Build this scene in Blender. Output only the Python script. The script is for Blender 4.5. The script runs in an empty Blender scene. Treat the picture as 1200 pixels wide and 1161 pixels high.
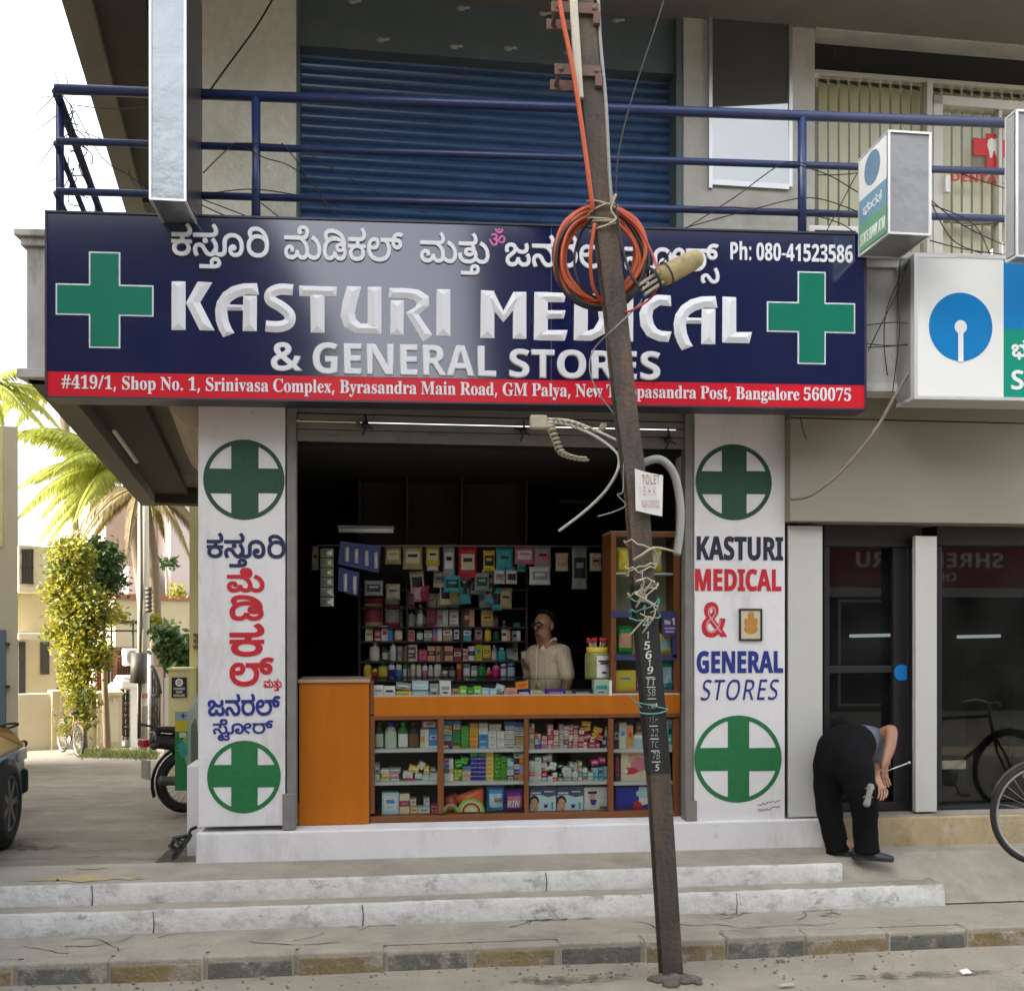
import bpy, bmesh, math, random
from mathutils import Vector, Matrix
R_ = math.radians
random.seed(11)
SC = bpy.context.scene
COL = SC.collection
# ------------------------------------------------------------------ camera
ZC = 2.0                       # eye height above the road
TH = math.atan(0.12)           # camera turned a little to the right
FW = Vector((math.sin(TH), math.cos(TH), 0)); RT = Vector((math.cos(TH), -math.sin(TH), 0))
cd = bpy.data.cameras.new('camera'); cam = bpy.data.objects.new('camera', cd); COL.objects.link(cam)
cam.location = (0, 0, ZC); cam.rotation_euler = (R_(90), 0, -TH)
cd.sensor_fit = 'HORIZONTAL'; cd.sensor_width = 36; cd.lens = 36
cd.shift_y = 154.5 / 1200; cd.clip_end = 800; cd.clip_start = 0.05
SC.camera = cam
# ------------------------------------------------------------------ sky and sun
SUN_EL, SUN_AZ = 27, 251       # degrees, azimuth clockwise from +Y
w = bpy.data.worlds.new('World'); SC.world = w; w.use_nodes = True
wn = w.node_tree.nodes; wl = w.node_tree.links
bg = wn['Background']; sky = wn.new('ShaderNodeTexSky'); sky.sky_type = 'NISHITA'; sky.sun_disc = False
sky.sun_elevation = R_(SUN_EL); sky.sun_rotation = R_(SUN_AZ); sky.air_density = 1.0; sky.dust_density = 6.0; sky.ozone_density = 0.6
hs = wn.new('ShaderNodeHueSaturation'); hs.inputs['Saturation'].default_value = 0.28
wl.new(sky.outputs[0], hs.inputs['Color']); wl.new(hs.outputs[0], bg.inputs[0]); bg.inputs[1].default_value = 0.15
ld = bpy.data.lights.new('sun', 'SUN'); ld.energy = 2.6; ld.angle = R_(0.5); ld.color = (1.0, 0.84, 0.58)
sun = bpy.data.objects.new('sun', ld); COL.objects.link(sun)
az = R_(SUN_AZ); sd = Vector((math.sin(az)*math.cos(R_(SUN_EL)), math.cos(az)*math.cos(R_(SUN_EL)), math.sin(R_(SUN_EL))))
sun.rotation_euler = sd.to_track_quat('Z', 'Y').to_euler(); sun.location = (-12, 0, 14)
SC.view_settings.view_transform = 'Standard'; SC.view_settings.look = 'None'
SC.view_settings.exposure = 2.68; SC.view_settings.gamma = 1
# ------------------------------------------------------------------ helpers
def P(px, py, t):
    """world point seen at picture spot (px, py) at distance t in front of the camera"""
    u = (px-600)/1200; v = (735-py)/1200
    return Vector((0, 0, ZC)) + t*(FW + u*RT + Vector((0, 0, v)))
class Frame:
    """an upright plane: s runs to the right, z up, n towards the viewer"""
    def __init__(self, o, d):
        self.o = Vector((o[0], o[1], 0)); self.d = Vector((d[0], d[1], 0)).normalized(); self.n = Vector((self.d.y, -self.d.x, 0))
    def sz(self, px, py, n=0):
        u = (px-600)/1200; v = (735-py)/1200
        r = FW + u*RT; o = self.o + n*self.n
        t = (o.dot(self.n))/(r.dot(self.n))
        p = t*r
        return (p-o).dot(self.d), ZC+t*v
    def w(self, s, z, n=0): return self.o + s*self.d + n*self.n + Vector((0, 0, z))
    def at(self, px, py, n=0):
        s, z = self.sz(px, py, n); return self.w(s, z, n)
    def rect(self, x0, y0, x1, y1, n=0):
        xm = (x0+x1)/2; ym = (y0+y1)/2
        return self.sz(x0, ym, n)[0], self.sz(x1, ym, n)[0], self.sz(xm, y1, n)[1], self.sz(xm, y0, n)[1]   # s0 s1 z0 z1
def fr_pts(xa, ta, xb, tb):
    a = P(xa, 735, ta); b = P(xb, 735, tb); return Frame(a, b-a)
FA = Frame((0, 7.22), (1, 0))                 # shop front
FS = fr_pts(53, 6.6, 1015, 6.984)             # big sign board
FR = fr_pts(65, 6.75, 1170, 7.2)              # balcony railing
FU = fr_pts(348, 8.0, 1200, 8.855)            # upper storey wall
KD = (FW - 0.254*RT).normalized()             # direction of the side street
MATS = {}
def mat(name, col, rough=0.6, var=0.12, scale=5.0, bump=0.0, metal=0.0, spec=0.5, stain=None, bscale=None, stretch=(1, 1, 1), coat=0.0, sub=None, trans=0.0):
    if name in MATS: return MATS[name]
    m = bpy.data.materials.new(name); m.use_nodes = True; MATS[name] = m
    nt = m.node_tree; N = nt.nodes; L = nt.links; b = N['Principled BSDF']
    b.inputs['Roughness'].default_value = rough; b.inputs['Metallic'].default_value = metal
    b.inputs['Specular IOR Level'].default_value = spec
    if coat: b.inputs['Coat Weight'].default_value = coat; b.inputs['Coat Roughness'].default_value = 0.1
    tc = N.new('ShaderNodeTexCoord'); mp = N.new('ShaderNodeMapping'); mp.inputs['Scale'].default_value = stretch
    L.new(tc.outputs['Object'], mp.inputs[0])
    no = N.new('ShaderNodeTexNoise'); no.inputs['Scale'].default_value = scale; no.inputs['Detail'].default_value = 7; no.inputs['Roughness'].default_value = 0.65
    L.new(mp.outputs[0], no.inputs['Vector'])
    mr = N.new('ShaderNodeMapRange'); mr.inputs[1].default_value = 0.25; mr.inputs[2].default_value = 0.75
    mr.inputs[3].default_value = 1-var; mr.inputs[4].default_value = 1+var
    L.new(no.outputs['Fac'], mr.inputs[0])
    mx = N.new('ShaderNodeVectorMath'); mx.operation = 'SCALE'; mx.inputs[0].default_value = col[:3]; L.new(mr.outputs[0], mx.inputs['Scale'])
    out = mx.outputs[0]
    for st in (stain or []):
        sc, amt, scl, lo, hi = st[:5]; sstr = st[5] if len(st) > 5 else (1, 1, 1)
        mp2 = N.new('ShaderNodeMapping'); mp2.inputs['Scale'].default_value = sstr; mp2.inputs['Location'].default_value = (3.1*scl, 1.7, 5.3); L.new(tc.outputs['Object'], mp2.inputs[0])
        n2 = N.new('ShaderNodeTexNoise'); n2.inputs['Scale'].default_value = scl; n2.inputs['Detail'].default_value = 9; n2.inputs['Roughness'].default_value = 0.7
        L.new(mp2.outputs[0], n2.inputs['Vector'])
        r2 = N.new('ShaderNodeMapRange'); r2.inputs[1].default_value = lo; r2.inputs[2].default_value = hi; r2.inputs[3].default_value = 0; r2.inputs[4].default_value = amt
        L.new(n2.outputs['Fac'], r2.inputs[0])
        mm = N.new('ShaderNodeMix'); mm.data_type = 'RGBA'; L.new(r2.outputs[0], mm.inputs[0]); L.new(out, mm.inputs[6]); mm.inputs[7].default_value = (*sc, 1)
        out = mm.outputs[2]
    L.new(out, b.inputs['Base Color'])
    if bump:
        bp = N.new('ShaderNodeBump'); bp.inputs['Strength'].default_value = bump; bp.inputs['Distance'].default_value = 0.02
        if bscale:
            n3 = N.new('ShaderNodeTexNoise'); n3.inputs['Scale'].default_value = bscale; n3.inputs['Detail'].default_value = 6; L.new(mp.outputs[0], n3.inputs['Vector']); L.new(n3.outputs['Fac'], bp.inputs['Height'])
        else: L.new(no.outputs['Fac'], bp.inputs['Height'])
        L.new(bp.outputs[0], b.inputs['Normal'])
    if trans:
        tr = N.new('ShaderNodeBsdfTranslucent'); L.new(out, tr.inputs[0]); ms = N.new('ShaderNodeMixShader'); ms.inputs[0].default_value = trans
        L.new(b.outputs[0], ms.inputs[1]); L.new(tr.outputs[0], ms.inputs[2]); L.new(ms.outputs[0], N['Material Output'].inputs[0])
    return m
def glass(name, tint=(0.9, 0.95, 0.93), rough=0.02, ior=1.5, dust=0.0):
    if name in MATS: return MATS[name]
    m = bpy.data.materials.new(name); m.use_nodes = True; MATS[name] = m
    nt = m.node_tree; N = nt.nodes; L = nt.links; N.remove(N['Principled BSDF'])
    tr = N.new('ShaderNodeBsdfTransparent'); tr.inputs[0].default_value = (*tint, 1)
    gl = N.new('ShaderNodeBsdfGlossy'); gl.inputs['Roughness'].default_value = rough
    fr = N.new('ShaderNodeFresnel'); fr.inputs[0].default_value = ior
    ms = N.new('ShaderNodeMixShader'); L.new(fr.outputs[0], ms.inputs[0]); L.new(tr.outputs[0], ms.inputs[1]); L.new(gl.outputs[0], ms.inputs[2])
    o = ms.outputs[0]
    if dust:
        df = N.new('ShaderNodeBsdfDiffuse'); df.inputs[0].default_value = (0.5, 0.5, 0.48, 1)
        no = N.new('ShaderNodeTexNoise'); no.inputs['Scale'].default_value = 3; no.inputs['Detail'].default_value = 8
        r = N.new('ShaderNodeMapRange'); r.inputs[1].default_value = 0.3; r.inputs[2].default_value = 0.8; r.inputs[4].default_value = dust
        tc = N.new('ShaderNodeTexCoord'); L.new(tc.outputs['Object'], no.inputs['Vector']); L.new(no.outputs['Fac'], r.inputs[0])
        m2 = N.new('ShaderNodeMixShader'); L.new(r.outputs[0], m2.inputs[0]); L.new(o, m2.inputs[1]); L.new(df.outputs[0], m2.inputs[2]); o = m2.outputs[0]
    L.new(o, N['Material Output'].inputs[0]); return m
def tag(o, label=None, cat=None, group=None, kind=None):
    if label: o['label'] = label
    if cat: o['category'] = cat
    if group: o['group'] = group
    if kind: o['kind'] = kind
    return o
def thing(name, label, cat, loc, group=None):
    o = bpy.data.objects.new(name, None); o.empty_display_size = 0.1; COL.objects.link(o); o.location = loc
    return tag(o, label, cat, group)
def wloc(o):
    v = Vector(o.location)
    while o.parent: o = o.parent; v += Vector(o.location)
    return v
class MB:
    def __init__(self): self.v = []; self.f = []; self.mi = []; self.sm = []
    def add(self, vs, fs, mi=0, smooth=False):
        b = len(self.v); self.v += [Vector(x) for x in vs]
        for f in fs: self.f.append([b+i for i in f]); self.mi.append(mi); self.sm.append(smooth)
        return self
    def box8(self, c, mi=0): return self.add(c, [(0, 3, 2, 1), (4, 5, 6, 7), (0, 1, 5, 4), (1, 2, 6, 5), (2, 3, 7, 6), (3, 0, 4, 7)], mi)
    def fbox(self, F, s0, s1, z0, z1, n0, n1, mi=0):
        return self.box8([F.w(s0, z0, n0), F.w(s1, z0, n0), F.w(s1, z0, n1), F.w(s0, z0, n1), F.w(s0, z1, n0), F.w(s1, z1, n0), F.w(s1, z1, n1), F.w(s0, z1, n1)], mi)
    def pbox(self, F, x0, y0, x1, y1, n0, n1, mi=0):
        """box in frame F whose front (at offset n1) covers the picture rectangle"""
        s0, s1, z0, z1 = F.rect(x0, y0, x1, y1, n1); return self.fbox(F, s0, s1, z0, z1, n0, n1, mi)
    def box(self, x0, x1, y0, y1, z0, z1, mi=0):
        return self.box8([(x0, y0, z0), (x1, y0, z0), (x1, y1, z0), (x0, y1, z0), (x0, y0, z1), (x1, y0, z1), (x1, y1, z1), (x0, y1, z1)], mi)
    def obox(self, c, ax, ay, az, mi=0):
        """box round centre c with half-axis vectors"""
        c = Vector(c); q = [(-1, -1), (1, -1), (1, 1), (-1, 1)]
        return self.box8([c+a*ax+b*ay-az for a, b in q]+[c+a*ax+b*ay+az for a, b in q], mi)
    def prism(self, F, poly, n0, n1, mi=0):
        k = len(poly); vs = [F.w(s, z, n1) for s, z in poly]+[F.w(s, z, n0) for s, z in poly]
        return self.add(vs, [list(range(k)), list(range(2*k-1, k-1, -1))]+[(i, i+k, (i+1) % k+k, (i+1) % k) for i in range(k)], mi)
    def tube(self, pts, r, seg=8, closed=False, mi=0, smooth=True, flat=1.0):
        pts = [Vector(p) for p in pts]; k = len(pts); rr = r if isinstance(r, (list, tuple)) else [r]*k
        up = Vector((0, 0, 1)); rings = []; prev = None
        for i, p in enumerate(pts):
            a = pts[i-1] if (i > 0 or closed) else p; b = pts[(i+1) % k] if (i < k-1 or closed) else p
            t = (b-a)
            if t.length < 1e-9: t = Vector((0, 0, 1))
            t.normalize()
            if prev is None: x = t.cross(up) if abs(t.z) < 0.95 else t.cross(Vector((1, 0, 0)))
            else: x = prev-t*prev.dot(t)
            if x.length < 1e-6: x = t.cross(Vector((0, 1, 0)))
            x.normalize(); prev = x; y = t.cross(x)
            rings.append([p+rr[i]*(math.cos(2*math.pi*j/seg)*x+flat*math.sin(2*math.pi*j/seg)*y) for j in range(seg)])
        vs = [v for g in rings for v in g]; fs = []
        for i in range(k if closed else k-1):
            n = (i+1) % k
            for j in range(seg): fs.append((i*seg+j, i*seg+(j+1) % seg, n*seg+(j+1) % seg, n*seg+j))
        if not closed: fs += [list(range(seg-1, -1, -1)), list(range((k-1)*seg, k*seg))]
        return self.add(vs, fs, mi, smooth)
    def lathe(self, c, prof, seg=14, ax=None, mi=0, smooth=True, sy=1.0):
        c = Vector(c); az = Vector(ax).normalized() if ax else Vector((0, 0, 1))
        x = az.cross(Vector((0, 1, 0))) if abs(az.y) < 0.9 else az.cross(Vector((1, 0, 0))); x.normalize(); y = az.cross(x)
        vs = []; fs = []; k = len(prof)
        for r, h in prof:
            vs += [c+az*h+r*(math.cos(2*math.pi*j/seg)*x+sy*math.sin(2*math.pi*j/seg)*y) for j in range(seg)]
        for i in range(k-1):
            for j in range(seg): fs.append((i*seg+j, i*seg+(j+1) % seg, (i+1)*seg+(j+1) % seg, (i+1)*seg+j))
        fs += [list(range(seg-1, -1, -1)), list(range((k-1)*seg, k*seg))]
        return self.add(vs, fs, mi, smooth)
    def ball(self, c, r, seg=12, mi=0, s=(1, 1, 1)):
        k = 7; prof = [(r*max(1e-3, math.sin(math.pi*i/k)), -r*math.cos(math.pi*i/k)) for i in range(k+1)]
        b = len(self.v); self.lathe((0, 0, 0), prof, seg, mi=mi)
        for i in range(b, len(self.v)): v = self.v[i]; self.v[i] = Vector((v.x*s[0], v.y*s[1], v.z*s[2]))+Vector(c)
        return self
    def build(self, name, mats, parent=None, origin=None, bevel=0, seg=2, label=None, cat=None, group=None, kind=None, recalc=True):
        if not isinstance(mats, (list, tuple)): mats = [mats]
        xs = [v.x for v in self.v]; ys = [v.y for v in self.v]; zs = [v.z for v in self.v]
        if parent: o0 = wloc(parent); lo = Vector((0, 0, 0))
        else: o0 = Vector(origin) if origin else Vector(((min(xs)+max(xs))/2, (min(ys)+max(ys))/2, min(zs))); lo = o0
        me = bpy.data.meshes.new(name); me.from_pydata([v-o0 for v in self.v], [], self.f)
        for m in mats: me.materials.append(m)
        me.polygons.foreach_set('material_index', self.mi); me.polygons.foreach_set('use_smooth', self.sm)
        if recalc:
            bm = bmesh.new(); bm.from_mesh(me); bmesh.ops.recalc_face_normals(bm, faces=bm.faces); bm.to_mesh(me); bm.free()
        me.update()
        o = bpy.data.objects.new(name, me); COL.objects.link(o); o.location = lo
        if parent: o.parent = parent
        if bevel:
            b = o.modifiers.new('bevel', 'BEVEL'); b.width = bevel; b.segments = seg; b.limit_method = 'ANGLE'; b.angle_limit = R_(40)
        return tag(o, label, cat, group, kind)
def arc(c, r, a0, a1, n, ax, ay):
    c = Vector(c); return [c+r*(math.cos(R_(a0+(a1-a0)*i/(n-1)))*Vector(ax)+math.sin(R_(a0+(a1-a0)*i/(n-1)))*Vector(ay)) for i in range(n)]
def spline(pts, n=8, closed=False):
    pts = [Vector(p) for p in pts]; k = len(pts); out = []
    for i in range(k if closed else k-1):
        if closed: a, b, c, d = pts[i-1], pts[i], pts[(i+1) % k], pts[(i+2) % k]
        else: a, b, c, d = pts[max(i-1, 0)], pts[i], pts[i+1], pts[min(i+2, k-1)]
        for j in range(n):
            t = j/n; out.append(0.5*((2*b)+(c-a)*t+(2*a-5*b+4*c-d)*t*t+(3*b-a-3*c+d)*t**3))
    if not closed: out.append(pts[-1])
    return out
def sag(a, b, d, n=14):
    a = Vector(a); b = Vector(b); return [a.lerp(b, i/n)-Vector((0, 0, d*4*(i/n)*(1-i/n))) for i in range(n+1)]
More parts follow.
